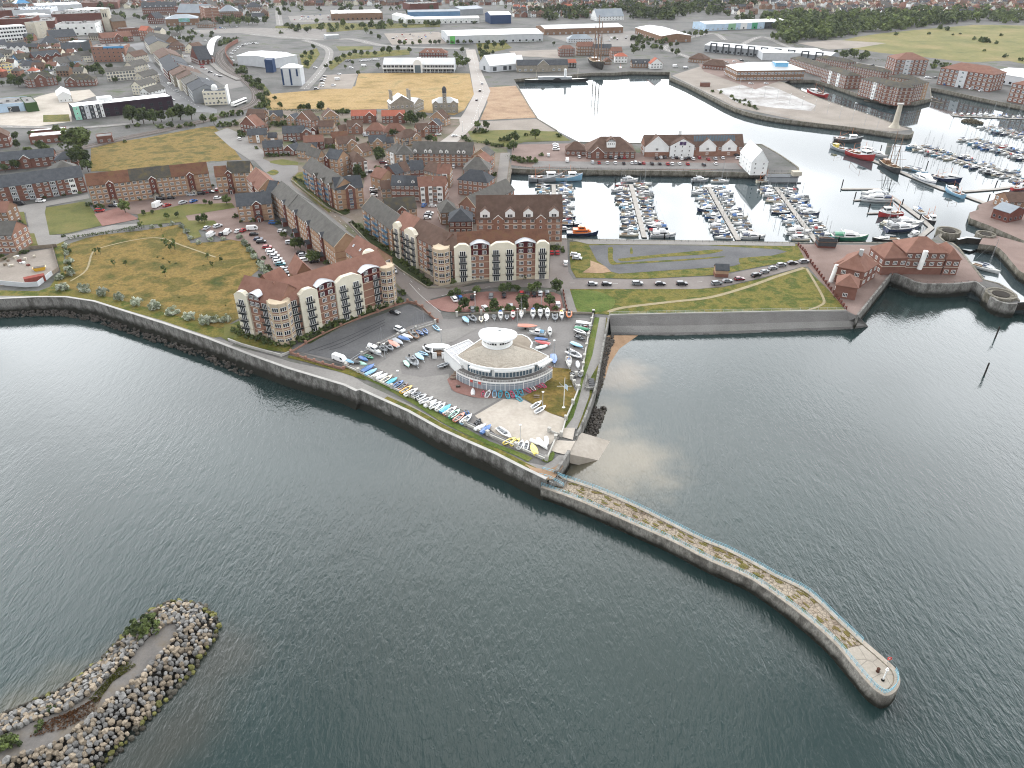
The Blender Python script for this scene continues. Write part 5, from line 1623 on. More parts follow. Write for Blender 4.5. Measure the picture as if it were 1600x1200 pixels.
for k in range(18):
 a=-pi+pi*(k+.5)/18
 if k in(4,9):
  continue
 mb.rbox(4.6*cos(a),4.6*sin(a),10.35,.62,.16,.62,a+pi/2)
mb.build('window_band',GLASS,dr)
rings=[]
for(sc,z)in((.0,10.9),(.80,11.15),(1.0,11.45),(1.0,11.62),(.86,12.0),(.6,12.35),(.25,12.55),(.01,12.6)):
 rg=[]
 for k in range(40):
  a=2*pi*k/40
  lob=1+.10*cos(2*a+.4)+.05*cos(3*a)
  tilt=.55*sin(a)*sc+.35*cos(2*a)*sc
  rg.append((5.6*sc*lob*cos(a),4.9*sc*lob*sin(a),z+tilt))
 rings.append(rg)
mb=MB();mb.loft(rings,caps=False)
sa=mb.build('saucer_roof',WMETAL,dr,smooth=True)
mb=MB();mb.lathe([(.55,12.4),(.55,13.0),(.3,13.1),(0,13.1)],12,.9,1.2);mb.build('vent',GALV,sa)
up=arc(R-.9,30)
mb=MB()
pl=[(p.x,p.y)for p in up]+[(p.x*.93,p.y*.93)for p in back]
mb.prism(pl,3.3,7.2,0,cap=False)
mb.build('upper_wall',WHITE,t)
for i in range(4,28):
 a,b=up[i],up[i+1]
 m_=(a+b)/2
 nrm_=(m_-ac).normalized()
 ang=atan2(nrm_.y,nrm_.x)+pi/2
 if i in(12,24):
  continue
 key='club_pane'
 if key not in WIN:
  q=MB();q.box(-.62,.62,-.05,.02,0,2.35,1);q.box(-.66,-.58,-.1,.02,-.05,2.4);q.box(.58,.66,-.1,.02,-.05,2.4);q.box(-.66,.66,-.1,.02,2.36,2.5)
  WIN[key]=q.mesh('club_window',[TRIM,BGLASS])
 link('window',WIN[key],t,(m_.x+nrm_.x*.06,m_.y+nrm_.y*.06,3.6),ang)
for(i0,i1,ex)in((6,12,1.1),(13,24,.7),(25,30,1.6)):
 mb=MB()
 for i in range(i0,i1):
  a,b=up[i],up[i+1]
  d1,d2=(a-ac).normalized(),(b-ac).normalized()
  mb.face([a+Vector((0,0,6.3)),a+d1*(1+ex)+Vector((0,0,6.25)),b+d2*(1+ex)+Vector((0,0,6.25)),b+Vector((0,0,6.3))])
  mb.face([a+d1*(1+ex)+Vector((0,0,6.25)),a+d1*(1+ex)+Vector((0,0,6.75)),b+d2*(1+ex)+Vector((0,0,6.75)),b+d2*(1+ex)+Vector((0,0,6.25))])
  mb.face([a+d1*(1+ex)+Vector((0,0,6.75)),a+d1*.9+Vector((0,0,6.85)),b+d2*.9+Vector((0,0,6.85)),b+d2*(1+ex)+Vector((0,0,6.75))])
 mb.build('canopy',WHITE,t)
dk=arc(R+2.0,40,a_l+.12,a_r-.02)
mb=MB()
uu=arc(R-.95,40,a_l+.12,a_r-.02)
for i in range(40):
 mb.face([(*dk[i].xy,3.4),(*dk[i+1].xy,3.4),(*uu[i+1].xy,3.4),(*uu[i].xy,3.4)])
mb.build('terrace_deck',ASPH,t)
mb=MB()
for i in range(40):
 for z0,z1 in((2.95,3.6),(4.3,4.42),(3.95,4.02)):
  mb.face([(*dk[i].xy,z0),(*dk[i+1].xy,z0),(*dk[i+1].xy,z1),(*dk[i].xy,z1)])
 mb.tube((*dk[i].xy,3.4),(*dk[i].xy,4.4),.05,n=4)
mb.build('terrace_railing',TRIM,t)
gd=arc(R+1.7,24,a_l+.12,a_r-.02)
mb=MB()
for i in range(24):
 mb.face([(*gd[i].xy,0),(*gd[i+1].xy,0),(*gd[i+1].xy,3.2),(*gd[i].xy,3.2)])
mb.build('ground_glazing',mat('shuttered glazing',(.26,.29,.32),rough=.25,scale=.6,fvar=.08),t)
mb=MB()
for i in range(25):
 d_=(gd[i]-ac).normalized()*.1
 mb.tube((*(gd[i]+d_).xy,0),(*(gd[i]+d_).xy,3.3),.11 if i%4==0 else.05,n=6)
for i in range(24):
 for z in(.25,2.2):
  d_=(gd[i]-ac).normalized()*.08
  mb.tube((*(gd[i]+d_).xy,z),(*(gd[i+1]+d_).xy,z),.045,n=4,cap=False)
mb.build('mullions',TRIM,t)
d_=(gd[5]-ac).normalized()*.12
for(i,cname)in((4,'notice red'),(6,'notice red')):
 mb=MB()
 a,b=gd[i]+d_,gd[i+1]+d_
 a,b=a.lerp(b,.15),a.lerp(b,.8)
 mb.face([(*a.xy,1.9),(*b.xy,1.9),(*b.xy,2.9),(*a.xy,2.9)])
 mb.build('poster',paint(cname,(.50,.09,.07)),t)
mb=MB();mb.prism([(p.x,p.y)for p in arc(R+1.5,30,a_l+.12,a_r)]+[(p.x*.9,p.y*.9)for p in back],0,3.3,0,cap=False)
mb.build('lower_wall',WHITE,t)
mb=MB()
for k in range(10):
 mb.rbox(-9.6-k*.38,-9.6+k*.32,0,1.4,.5,3.3-k*.33,.7)
mb.build('external_stair',ASPH2,t)
fw=[Vector(p)-O for p in((-22.1,204.4,0),(-14.4,211.2,0),(-10.9,206.2,0),(-12.9,196.2,0),(-15.8,194.2,0))]
mb=MB();mb.prism([(p.x,p.y)for p in fw],0,4.2,0,cap=False)
for i in range(5):
 a,b=fw[i],fw[(i+1)%5]
 mb.face([(a.x,a.y,3.9),(b.x,b.y,3.9),(b.x,b.y,4.55),(a.x,a.y,4.55)])
wg=mb.build('flat_wing',WHITE,t)
c_=sum(fw,Vector())/5
mb=MB()
ins=[c_+(p-c_)*.93 for p in fw]
mb.face([(p.x,p.y,4.35)for p in ins])
for i in range(5):
 a,b,c2,d2=fw[i],fw[(i+1)%5],ins[(i+1)%5],ins[i]
 mb.face([(a.x,a.y,4.55),(b.x,b.y,4.55),(c2.x,c2.y,4.55),(d2.x,d2.y,4.55)],1)
 mb.face([(d2.x,d2.y,4.55),(c2.x,c2.y,4.55),(c2.x,c2.y,4.3),(d2.x,d2.y,4.3)],1)
mb.build('wing_roof',[mat('pale deck roof',[(.40,.40,.41),(.46,.46,.47)],scale=.3,fine=3,fvar=.06),WHITE],wg)
mb=MB()
v1,v2=(ins[1]-ins[0]),(ins[4]-ins[0])
for k in range(1,6):
 p=ins[0]+v1*(k/6)
 mb.tube((p.x,p.y,4.4),(p.x+v2.x*.8,p.y+v2.y*.8,4.4),.06,n=4)
for k in range(1,4):
 p=ins[0]+v2*(k/5)
 mb.tube((p.x,p.y,4.4),(p.x+v1.x*.9,p.y+v1.y*.9,4.4),.06,n=4)
mb.build('roof_battens',TRIM,wg)
def pier_wall(label,pts,w,h,m,pier=None,ps=.7,ph=1.2,step=7.0,name='boundary_wall',rail=False):
 t=thing(name,label,'wall')
 mb=MB()
 wallmesh(mb,pts,w,0,h)
 mb.build('wall',m,t)
 if pier:
  pm=MB().box(-ps/2,ps/2,-ps/2,ps/2,0,ph).box(-ps*.58,ps*.58,-ps*.58,ps*.58,ph,ph+.15).mesh('pier',pier)
  run=0
  for a,b in zip(pts,pts[1:]):
   L=(b-a).length
   k=max(1,round(L/step))
   for q in range(k):
    p=a.lerp(b,q/k)
    link('pier',pm,t,(p.x,p.y,0),atan2((b-a).y,(b-a).x))
  link('pier',pm,t,(pts[-1].x,pts[-1].y,0))
 if rail:
  mb=MB()
  for a,b in zip(pts,pts[1:]):
   mb.tube((a.x,a.y,ph-.1),(b.x,b.y,ph-.1),.04,n=4)
  mb.build('top_rail',GALV,t)
 return t
PALEW=mat('pale block wall',[(.36,.35,.32),(.47,.46,.43)],scale=.4,fine=3,fvar=.14)
PINKB=mat('pink brick wall',[(.22,.125,.095),(.29,.175,.135)],scale=.5,fine=4,fvar=.16)
pier_wall('long pale wall with block piers between the boat yard and the promenade',GP('0',[(541,574),(560,582),(640,620),(700,650),(727,664),(762,680),(806,699),(854,720)]),.35,.75,PALEW,PALEW,.8,1.5,8.5,rail=True)
pier_wall('pale pier wall on the slipway side of the boat yard',GP('0',[(854,720),(868,687)]),.35,.8,PALEW,PALEW,.8,1.5,9)
pier_wall('pale curving wall between the club lawn and the footpath',GP('0',[(858,676),(877,682),(884,657),(895,632),(904,609),(897,601),(893,594),(900,588),(909,587)]),.35,.9,PALEW,PALEW,.8,1.6,7)
pier_wall('long pale wall along the footpath beside the parked boats',GP('0',[(909,586),(913,560),(919,527),(927,491)]),.35,.9,PALEW,PALEW,.8,1.5,6)
pier_wall('wall with piers behind the line of moored boats and trailers, below the brick car park',GP('0',[(714,494),(752,491),(820,489),(880,490),(927,491)]),.3,.8,STONE,PALEW,.8,1.7,9)
pier_wall('pale fence wall between the boat yard and the tarmac car park',GP('0',[(541,572),(566,556),(592,542),(622,527),(650,516),(680,506)]),.25,.5,PALEW,PALEW,.7,1.5,7,rail=True)
pier_wall('pink brick wall with square piers in front of the nearest apartment block',GP('0',[(455,551),(478,537),(505,523),(533,510),(562,498),(590,488),(618,478),(637,473)]),.35,.55,PINKB,PINKB,.7,1.1,6.5)
pier_wall('pink brick wall with piers beside the street down to the yard gate',GP('0',[(637,473),(650,476),(660,482),(672,494),(684,504)]),.35,.9,PINKB,PINKB,.7,1.4,6)
pier_wall('pink brick wall with piers between the promenade and the tarmac car park',GP('0',[(455,553),(478,562),(505,570),(537,578),(543,573)]),.35,.8,PINKB,PINKB,.6,1.2,4.5)
pier_wall('low buff garden wall around the corner garden of the nearest block',GP('0',[(357,532),(378,540),(410,549),(440,557),(453,552)]),.35,.9,PALEW)
pier_wall('red post and panel wall at the end of the brick car park',GP('0',[(880,458),(883,475),(886,488)]),.25,.9,RED,DRED,.5,1.3,3)
pier_wall('brick posts dividing the paved forecourt from the grass',GP('0',[(1247,384),(1257,394),(1262,403)]),.2,.5,DRED,DRED,.6,1.3,2.6)
pier_wall('row of dark red brick posts edging the forecourt of the lock buildings',GP('0',[(1266,410),(1290,443),(1310,470),(1321,484)]),.2,.5,DRED,DRED,.6,1.3,3)
pier_wall('low stone garden wall below the diagonal street',GP('0',[(545,348),(580,385),(625,423),(668,451),(690,450),(740,441),(800,436),(857,431)]),.3,.9,STONE)
pier_wall('low stone garden wall below the blue balcony row',GP('0',[(455,282),(480,302),(510,325),(535,338)]),.3,.9,STONE)
pier_wall('grey hoarding around the builders yard',GP('e',[(-20,780),(160,795),(240,790),(330,720)]),.15,2.0,LGREY,name='hoarding')
pier_wall('grey timber fence between the builders yard and the grass track',GP('e',[(330,550),(370,690),(330,720)]),.12,1.6,WOOD,name='fence')
pier_wall('dark timber fence at the end of the cul-de-sac',GP('e',[(0,640),(190,560),(358,545)]),.12,1.6,WOOD,name='fence')
railing('thin steel railing along the quay below the hotel car park',GP('0',[(800,262),(950,265),(1100,267),(1232,269.5)]),0,1.1,METAL,step=4,rails=2)
railing('steel railing along the marina edge beside the disused lot',GP('0',[(884,376),(1000,377.5),(1130,379.5),(1245,381.5)]),0,1.1,METAL,step=3.2,rails=2)
railing('railing along the upper edge of the grey revetment',GP('0',[(952,491.5),(1100,488.5),(1250,485.5),(1320,484.5)]),0,1.1,GALV,step=3.5,rails=2)
railing('railing along the dock side of the monument pier',GP('0',[(1052,120),(1105,146),(1152,167),(1260,189),(1390,206)]),0,1.2,GALV,step=4.5,rails=2)
railing('railing on the stone harbour wall by the lock',GP('0',[(1396,429),(1437,443),(1480,444.5),(1522,441.5),(1540,453)]),0,1.1,METAL,step=3,rails=2)
lamp_head=MB().lathe([(0,0),(.32,.0),(.42,.18),(.2,.3),(0,.32)],10)
def lamp(fr,X,Y,h,label,group):
 t=thing('lamp_post',label,'street lamp',G(fr,X,Y),0,group)
 key=('lamp',h)
 if key not in WIN:
  WIN[key]=(MB().lathe([(.12,0),(.1,1),(.07,h)],8).mesh('post',GALV),lamp_head.mesh('lamp_head',TRIM))
 link('post',WIN[key][0],t);link('lamp_head',WIN[key][1],t,(0,0,h))
for fr,X,Y,lb in[('j',800,310,'white headed lamp post by the yard entrance road'),('j',445,660,'white headed lamp post beside the dinghy row bend'),('j',330,430,'white headed lamp post behind the parked cabin cruisers'),('j',1170,230,'white headed lamp post behind the rotunda'),('k',895,1000,'white headed lamp post on the edge of the club lawn'),('j',1455,1120,'white headed lamp post beside the yellow dinghies'),('k',685,290,'white headed lamp post between the boats on trailers'),('k',988,560,'white headed lamp post near the blue covered keelboat')]:
 lamp(fr,X,Y,5.5,lb,'yard lamps')
for k,(fr,X,Y)in enumerate([('k',335,200),('k',883,180),('b',1240,390),('b',1390,740),('r',1185,340),('r',1085,380),('g',170,935)]):
 lamp(fr,X,Y,7,'tall grey street lamp beside '+['the trees of the brick car park','the right hand trees of the brick car park','the pale pavilion','the straw field road','the lower bend of the pale road','the verge of the pale road','the white car in the brick car park'][k],'street lamps')
for k in range(12):
 u=k/11
 lamp('d',-180+860*u,560+245*u,8,'slim lamp post along the dock side of the monument pier','pier lamps')
t=thing('flagpole','white flagpole with a yardarm and pale flag on the club lawn','flagpole',G('k',1070,1000))
mb=MB();mb.lathe([(.5,0),(.5,.25),(.12,.3),(.07,10.5),(0,10.6)],8);mb.build('pole',TRIM,t)
mb=MB();mb.tube((-2.2,0,7.6),(2.2,0,7.6),.06);mb.tube((-1.6,0,8.8),(0,0,7.0),.03);mb.build('yardarm',TRIM,t)
mb=MB()
for k in range(5):
 a,b=.12+k*.16,.12+(k+1)*.16
 mb.face([(a,.15*sin(k),8.4-k*.1),(b,.15*sin(k+1),8.3-k*.1),(b,.15*sin(k+1),6.7-k*.14),(a,.15*sin(k),6.8-k*.14)])
mb.build('flag',paint('pale flag',(.55,.68,.78)),t)
bench_seat=MB()
for k in range(4):
 bench_seat.box(-.9,.9,-.4+k*.2,-.22+k*.2,.72,.78)
bench_seat=bench_seat.mesh('tabletop',WOOD)
side_seat=MB().box(-.9,.9,-.14,.14,.42,.47).mesh('seat',WOOD)
leg_m=MB();leg_m.tube((0,-.75,0),(0,-.1,.74),.05,n=4);leg_m.tube((0,.75,0),(0,.1,.74),.05,n=4);leg_m.tube((0,-.75,.4),(0,.75,.4),.05,n=4)
leg_m=leg_m.mesh('leg_frame',WOOD)
def picnic(fr,X,Y,rot,label,group='picnic tables'):
 t=thing('picnic_table',label,'picnic table',G(fr,X,Y),rot,group)
 link('tabletop',bench_seat,t)
 for s in(-.68,.68):
  link('seat',side_seat,t,(0,s,0))
 for s in(-.65,.65):
  link('leg_frame',leg_m,t,(s,0,0))
picnic('k',145,760,.2,'lower picnic table on the brick patio')
picnic('k',160,738,.2,'middle picnic table on the brick patio')
picnic('k',178,715,.2,'upper picnic table on the brick patio')
picnic('k',845,912,-.1,'lone picnic table on the club lawn')
for k,(X,Y)in enumerate([(360,745),(460,745),(530,752),(620,740),(680,728)]):
 t=thing('terrace_bench','pale bench on the club terrace, number %s from the stair end'%['one','two','three','four','five'][k],'bench',G('k',X,Y,3.4),.1*(k-2),'terrace benches')
 t['label']=['pale bench on the club terrace closest to the outside stair','second pale terrace bench from the outside stair','middle pale bench on the club terrace','pale terrace bench right of the middle one','pale terrace bench closest to the right canopy'][k]
 mb=MB();mb.box(-1,1,-.2,.2,.42,.5);mb.build('seat',GALV,t)
 for s in(-.8,.8):
  mb=MB();mb.box(s-.05,s+.05,-.18,.18,0,.42);mb.build('leg',GALV,t)
t=thing('water_trough','dark square planter on the brick patio','planter',G('k',190,828))
mb=MB();mb.box(-.6,.6,-.5,.5,0,.6);mb.build('box',DWOOD,t);mb=MB();mb.box(-.5,.5,-.4,.4,.6,.66);mb.build('soil',SHINGLE,t)
t=thing('bin_store','roofless pale block store full of gear beside the flat roofed club wing','store',G('k',40,560))
mb=MB()
for(x0,x1,y0,y1)in((-2.6,2.6,2.2,2.5),(-2.6,-2.3,-2.5,2.2),(2.3,2.6,-2.5,2.2),(-2.6,-.8,-2.5,-2.2),(.8,2.6,-2.5,-2.2)):
 mb.box(x0,x1,y0,y1,0,2.3)
mb.build('wall',WHITE,t)
mb=MB();mb.lathe([(1.4,0),(1.4,.9),(0,1.1)],12,-.5,.6);mb.box(.6,1.9,-1.5,0,0,.9);mb.build('gear',BROWN,t)
t=thing('boat_canopy','white curved canopy left of the flat roofed club wing','canopy',G('k',20,495,1.5))
mb=MB()
mb.loft([[(x,y*1.8*(1-(x/4.2)**2)**.5 if abs(x)<4.2 else 0,.6+.7*(1-y*y)*(1-(x/4.2)**2))for y in(-1,-.5,0,.5,1)]for x in(-4.15,-3,-1.5,0,1.5,3,4.15)],closed=False,caps=False)
mb.build('cover',WHITE,t)
mb=MB()
for x in(-2.5,2.5):
 mb.tube((x,1,-1.5),(x,1,.8),.07);mb.tube((x,-1,-1.5),(x,-1,.8),.07)
mb.build('frame',GALV,t)
outer=smooth_line(GP('o',[(-700,1140),(-300,980),(0,868),(200,785),(400,690),(520,600),(640,520),(700,440),(800,345),(900,245),(1000,180),(1130,150),(1280,185),(1350,250),(1390,315),(1350,410),(1290,490),(1220,590),(1120,700),(1000,840),(880,970),(780,1070),(650,1190),(450,1320)],SEA),4)
inner=smooth_line(GP('o',[(-700,1250),(-300,1100),(0,985),(250,880),(450,800),(560,720),(690,600),(800,520),(860,440),(900,400),(960,345),(1000,315),(1050,290),(1090,288),(1105,315),(1080,390),(1000,480),(900,590),(700,750),(600,850),(450,960),(300,1050),(100,1120),(-250,1260)],-1.2),4)
nn=min(len(outer),len(inner))
mb=MB()
for i in range(nn-1):
 a,b,c,d=outer[i],outer[i+1],inner[i+1],inner[i]
 lo=Vector((0,0,-.9))
 mb.face([a+lo,b+lo,c+lo*.6,d+lo*.6])
poly=inner[:nn]
for tt in tessellate_polygon([[Vector((p.x,p.y,0))for p in poly]]):
 mb.face([(poly[q].x,poly[q].y,-1.75)for q in tt],1)
GRAVEL=mat('grey gravel top',[(.10,.095,.092),(.14,.13,.12),(.13,.11,.085)],scale=.25,fine=3,fvar=.16)
o=mb.build('breakwater_core',[mat('painted gap shade',(.022,.02,.017),scale=1),GRAVEL])  # near-black core colour paints the shade in the gaps between rocks
structure('breakwater_core',o)
rr=random.Random(11)
ROCKS=[]
for k in range(14):
 r2=random.Random(k)
 mb=MB()
 n=5+k%2
 rings=[]
 sq=r2.uniform(.75,1)
 for(z,s)in((-.42,.85),(-.1,1),(.22,.95),(.38,.74)):
  rings.append([(s*.5*cos(2*pi*q/n+.3*k)*r2.uniform(.72,1.2),s*.5*sq*sin(2*pi*q/n+.3*k)*r2.uniform(.8,1.15),z*r2.uniform(.85,1.1))for q in range(n)])
 mb.loft(rings)
 ROCKS.append(mb)
def rockmat(name,ramp):
 return mat(name,ramp,scale=.9,fine=4,fvar=.25,rnd=.38,bump=.4)
RM=[rockmat('buff rock',[(.19,.155,.115),(.29,.245,.19)]),rockmat('grey rock',[(.15,.146,.14),(.225,.22,.21)]),rockmat('dark wet rock',[(.055,.05,.042),(.085,.08,.065)]),rockmat('mossy rock',[(.10,.10,.035),(.16,.155,.06)])]
RMESH=[[r.mesh('rock',m)for r in ROCKS]for m in RM]
pts=[]
for i in range(nn-1):
 wdt=(outer[i]-inner[i]).length
 seg=((outer[i+1]-outer[i]).length+(inner[i+1]-inner[i]).length)/2
 cnt=wdt*seg/.20
 k=int(cnt)+(rr.random()<cnt%1)
 for _ in range(k):
  v=rr.random()
  a=outer[i].lerp(outer[i+1],rr.random()).lerp(inner[i].lerp(inner[i+1],rr.random()),v)
  z=SEA+(3.7*v**.85)-.05
  x=a.x
  pts.append((a.x,a.y,z,v))
keep=[]
grid={}
for p in pts:
 c=(int(p[0]//.8),int(p[1]//.8))
 ok=True
 for dx in(-1,0,1):
  for dy in(-1,0,1):
   for q in grid.get((c[0]+dx,c[1]+dy),()):
    if(q[0]-p[0])**2+(q[1]-p[1])**2<.64**2:
     ok=False
 if ok:
  keep.append(p)
  grid.setdefault(c,[]).append(p)
def in_view(p):
 dx,dy,dz=p[0],p[1],p[2]-CAM_H
 dep=dy*cos(PITCH)-dz*sin(PITCH)
 upv=dy*sin(PITCH)+dz*cos(PITCH)
 return abs(dx/dep*LENS_PX)<830 and abs(upv/dep*LENS_PX)<640
vis=sorted([p for p in keep if in_view(p)],key=lambda p:(p[0]**2+p[1]**2))
def rock_kind(v):
 return 3 if(v<.13 and rr.random()<.45)else 2 if v<.12 else(0 if rr.random()<.52 else 1)
for p in vis[:290]:
 m=rock_kind(p[3])
 o=link('breakwater_rock',RMESH[m][rr.randrange(14)],None,p[:3],rr.uniform(0,6.3))
 s=rr.uniform(.72,1.35)
 o.scale=(s*rr.uniform(.9,1.35),s,s*rr.uniform(.85,1.2))
 o.rotation_euler=(rr.uniform(-.4,.4),rr.uniform(-.4,.4),rr.uniform(0,6.3))
 tag(o,['buff block of rock armour in the breakwater','grey block of rock armour in the breakwater','dark wet block of rock armour at the waterline of the breakwater','mossy green block of rock armour at the waterline of the breakwater'][m],'rock',['buff rocks of the breakwater','grey rocks of the breakwater','wet rocks of the breakwater','mossy rocks of the breakwater'][m])
mb=MB()
rest=vis[290:]+[p for p in keep if not in_view(p)]
for p in rest:
 src=ROCKS[rr.randrange(14)]
 m=rock_kind(p[3])
 s=rr.uniform(.72,1.35)
 Mx=Matrix.Translation(p[:3])@Matrix.Rotation(rr.uniform(0,6.3),4,'Z')@Matrix.Rotation(rr.uniform(-.4,.4),4,'X')@Matrix.Diagonal((s*rr.uniform(.9,1.35),s,s*rr.uniform(.85,1.2),1))
 i0=len(mb.v)
 mb.v+=[tuple(Mx@Vector(v))for v in src.v]
 var=rr.randrange(3)
 mm=(0,1,2,3)[m]+4*var
 for f in src.f:
  mb.f.append(tuple(i0+q for q in f));mb.m.append(mm)
mats_=[]
for var,f in((0,1.0),(1,.66),(2,1.25)):
 for nm,ramp in(('buff',[(.19,.155,.115),(.29,.245,.19)]),('grey',[(.15,.146,.14),(.225,.22,.21)]),('wet',[(.055,.05,.042),(.085,.08,.065)]),('moss',[(.10,.10,.035),(.16,.155,.06)])):
  mats_.append(mat('armour %s %d'%(nm,var),[tuple(c*f for c in r)for r in ramp],scale=.7,fine=3,fvar=.25,bump=.4))
stuff(mb.build('rock_armour',mats_),'farther rock armour of the breakwater piled in a loop','rocks')
mb=MB()
rub=[]
lo=offset(SW,-2.6)
for i in range(0,9):
 for _ in range(70):
  u,v=rr.random(),rr.random()
  p=lo[i].lerp(lo[i+1],u)
  d=(offset(SW,-4.8)[i].lerp(offset(SW,-4.8)[i+1],u)-p)
  rub.append((p+d*v,-3.6-1.4*v))
for _ in range(420):
 u,v=rr.random()**.8,rr.random()
 k=min(int(u*5),4)
 p=bt[k].lerp(bt[k+1],u*5-k)
 q=bb[k].lerp(bb[k+1],u*5-k)
 pp=p.lerp(q,v*(.25+.75*u))
 rub.append((pp,pp.z+.1))
fl=GP('0',[(929,616),(922,634),(914,654),(905,674)])
for _ in range(260):
 u=rr.random()*3;k=min(int(u),2)
 p=fl[k].lerp(fl[k+1],u-k)
 rub.append((p+Vector((rr.uniform(.4,4.0),0,0)),-4.9+rr.uniform(-.1,.4)))
for p,z in rub:
 src=ROCKS[rr.randrange(14)]
 s=rr.uniform(.5,1.3)
 Mx=Matrix.Translation((p.x,p.y,z))@Matrix.Rotation(rr.uniform(0,6.3),4,'Z')@Matrix.Diagonal((s,s,s*.8,1))
 i0=len(mb.v)
 mb.v+=[tuple(Mx@Vector(v))for v in src.v]
 for f in src.f:
  mb.f.append(tuple(i0+q for q in f));mb.m.append(0)
stuff(mb.build('shore_rubble',mat('dark shore rubble',[(.05,.045,.04),(.095,.085,.075)],scale=.6,fine=3,fvar=.3)),'dark rubble lying at the foot of the sea walls','rubble')
def T(fr,x1,y1,x2,y2,d,h,roof,wall,rm,label,name='town_building',cat='building',**k):
 return H(fr,x1,y1,x2,y2,d,h,roof,wall,rm,label,name=name,cat=cat,**k)
t,L=T('a',452,668,1072,600,18,9.6,'flat',PURP,WMETAL,'long dark purple college building with white roof and striped left end',wk='s',sp=6.5,storeys=3,nostorey=(2,),bays=[('panel',0,.06,MINT,'n',.1),('panel',.07,.10,DGREY,'n',.08),('panel',.105,.15,LGREY,'n',.12),('panel',.155,.19,DGREY,'n',.08),('panel',.195,.22,WHITE,'n',.12),('panel',.225,.25,DGREY,'n',.08),('panel',.255,.285,WHITE,'n',.12)])
mb=MB();mb.box(L*.28,L*.42,9,17,9.4,12.2);mb.build('plant_room',WHITE,t)
t,L=T('w',-140,1095,240,1068,28,6.4,'flat',LBLUE,FELT,'pale blue flat roofed workshop with a large number two on its dark door',storeys=1,win=None)
o=put_window(t,'r',L*.69,0,0,0,(1.9,1,1.15))
mb=MB();x=L*.69-2.4
seg=[(x+.9*cos(a),3.0+.75*sin(a))for a in[radians(160-20*k)for k in range(11)]]+[(x-.9,.7)]
for a,b in zip(seg,seg[1:]):
 mb.tube((a[0],-.22,a[1]),(b[0],-.22,b[1]),.17,n=5)
mb.tube((x-.95,-.22,.7),(x+1.0,-.22,.7),.17,n=5);mb.build('numeral',TRIM,t)
T('w',258,1075,382,1062,30,6.8,'flat',DGREEN,FELT,'flat roofed unit with a dark green sign wall right of the pale blue workshop',win=None)
T('w',598,1000,735,988,26,5.2,'cross',WHITE,WMETAL,'white gabled shed with a dark green end beside the college',storeys=1,wk='n',sp=3,bays=[('panel',.99,1.02,DGREEN,'n',.0)],rh=3)
T('w',275,828,582,796,13,7.2,'hip',RED,MOSS,'left of two brick blocks with dark hipped roofs, tall front gable',storeys=3,sp=3,bays=[('cross',.28,.62,RED,MOSS,.8)])
T('w',665,842,985,826,13,5.4,'hip',RED,MOSS,'right of two brick blocks with dark hipped roofs, lower',bays=[('cross',.1,.35,RED,MOSS,.6)],sp=3)
T('w',1100,748,1400,728,12,8.4,'gable',CREAM,GSLATE,'cream classical house with tall windows facing the college',sp=2.6,wk='d',rh=2.6)
for k,(a,y,wl,rf)in enumerate([(1365,890,CREAM,GSLATE),(1455,960,WHITE,GSLATE),(1395,800,PSTONE,GSLATE),(1300,590,PSTONE,BTILE),(1190,560,WHITE,GSLATE),(1290,690,PSTONE,GSLATE)]):
 T('w',a,y,a+95,y+4,22,7.4,'cross',wl,rf,'%s town house left of the main street, %s'%(('cream','white','pale stone','brown roofed','white end','pale hipped')[k],('above the college roof','nearest the college roof','next to the classical house','below the tall brick block','beside the tall brick block','in the middle of the row')[k]),sp=3)
t,L=T('w',940,490,1288,482,24,15,'flat',ORED,FELT,'tall plain brick block with a bright blue sign strip',storeys=4,sp=5,wk='p')
mb=MB();mb.box(L*.38,L*.99,-.3,-.05,13.4,15.2);mb.build('sign_strip',paint('sign blue',(.04,.24,.50)),t)
T('w',225,692,488,668,11,5.6,'hip',WHITE,SLATE,'white hipped house with dark roof above the left brick block',sp=2.8)
T('w',355,600,632,570,12,7,'gable',DRED,SLATE,'dark red terrace with three steep front gables',bays=[('cross',.05,.3,DRED,SLATE,.5),('cross',.38,.6,DRED,SLATE,.5),('cross',.7,.95,DRED,SLATE,.5)])
T('w',185,620,350,600,12,6,'gable',BLUEP,MOSS,'blue fronted shop row with a mossy roof',sp=2.4)
T('w',745,640,870,625,12,6.5,'gable',SKYB,GSLATE,'sky blue rendered house beside the street trees',sp=2.6)
T('w',590,660,740,645,12,6,'gable',MGREY,GSLATE,'grey rendered house left of the sky blue house',sp=2.8)
T('w',790,590,950,575,10,6.5,'gable',CREAM,GSLATE,'cream shop row behind the sky blue house',sp=2.4)
T('w',-60,680,118,662,12,9,'flat',YELLOW,BTILE,'yellow building with dark ground floor at the left edge',sp=3,storeys=3,wk='b')
T('w',-30,470,78,460,12,9,'gable',WHITE,SLATE,'white terrace with slate roof at the left edge',storeys=3,sp=2.4)
T('w',78,505,290,490,12,7,'gable',WHITE,SLATE,'white bay fronted terrace near the left edge',bays=[('cross',.1,.3,WHITE,SLATE,.4),('cross',.38,.6,WHITE,SLATE,.4),('cross',.7,.9,WHITE,SLATE,.4)])
T('w',-140,290,255,262,20,17,'flat',WHITE,WMETAL,'large white modern office with dark window bands',storeys=4,wk='s',sp=3.2)
T('w',252,232,352,235,20,19,'flat',PSTONE,FELT,'pale blank stair block right of the white office',storeys=4,sp=12)
T('w',345,250,410,245,18,17,'flat',BLUEP,FELT,'blue glazed link block beside the pale stair block',storeys=4,wk='s')
T('w',570,255,985,245,40,14,'flat',WHITE,FELT,'white fronted cinema with dark sign windows',storeys=2,wk='s',sp=9)
T('w',400,222,570,215,60,10,'flat',DRED,FELT,'dark red flat roofed store left of the white cinema',win=None)
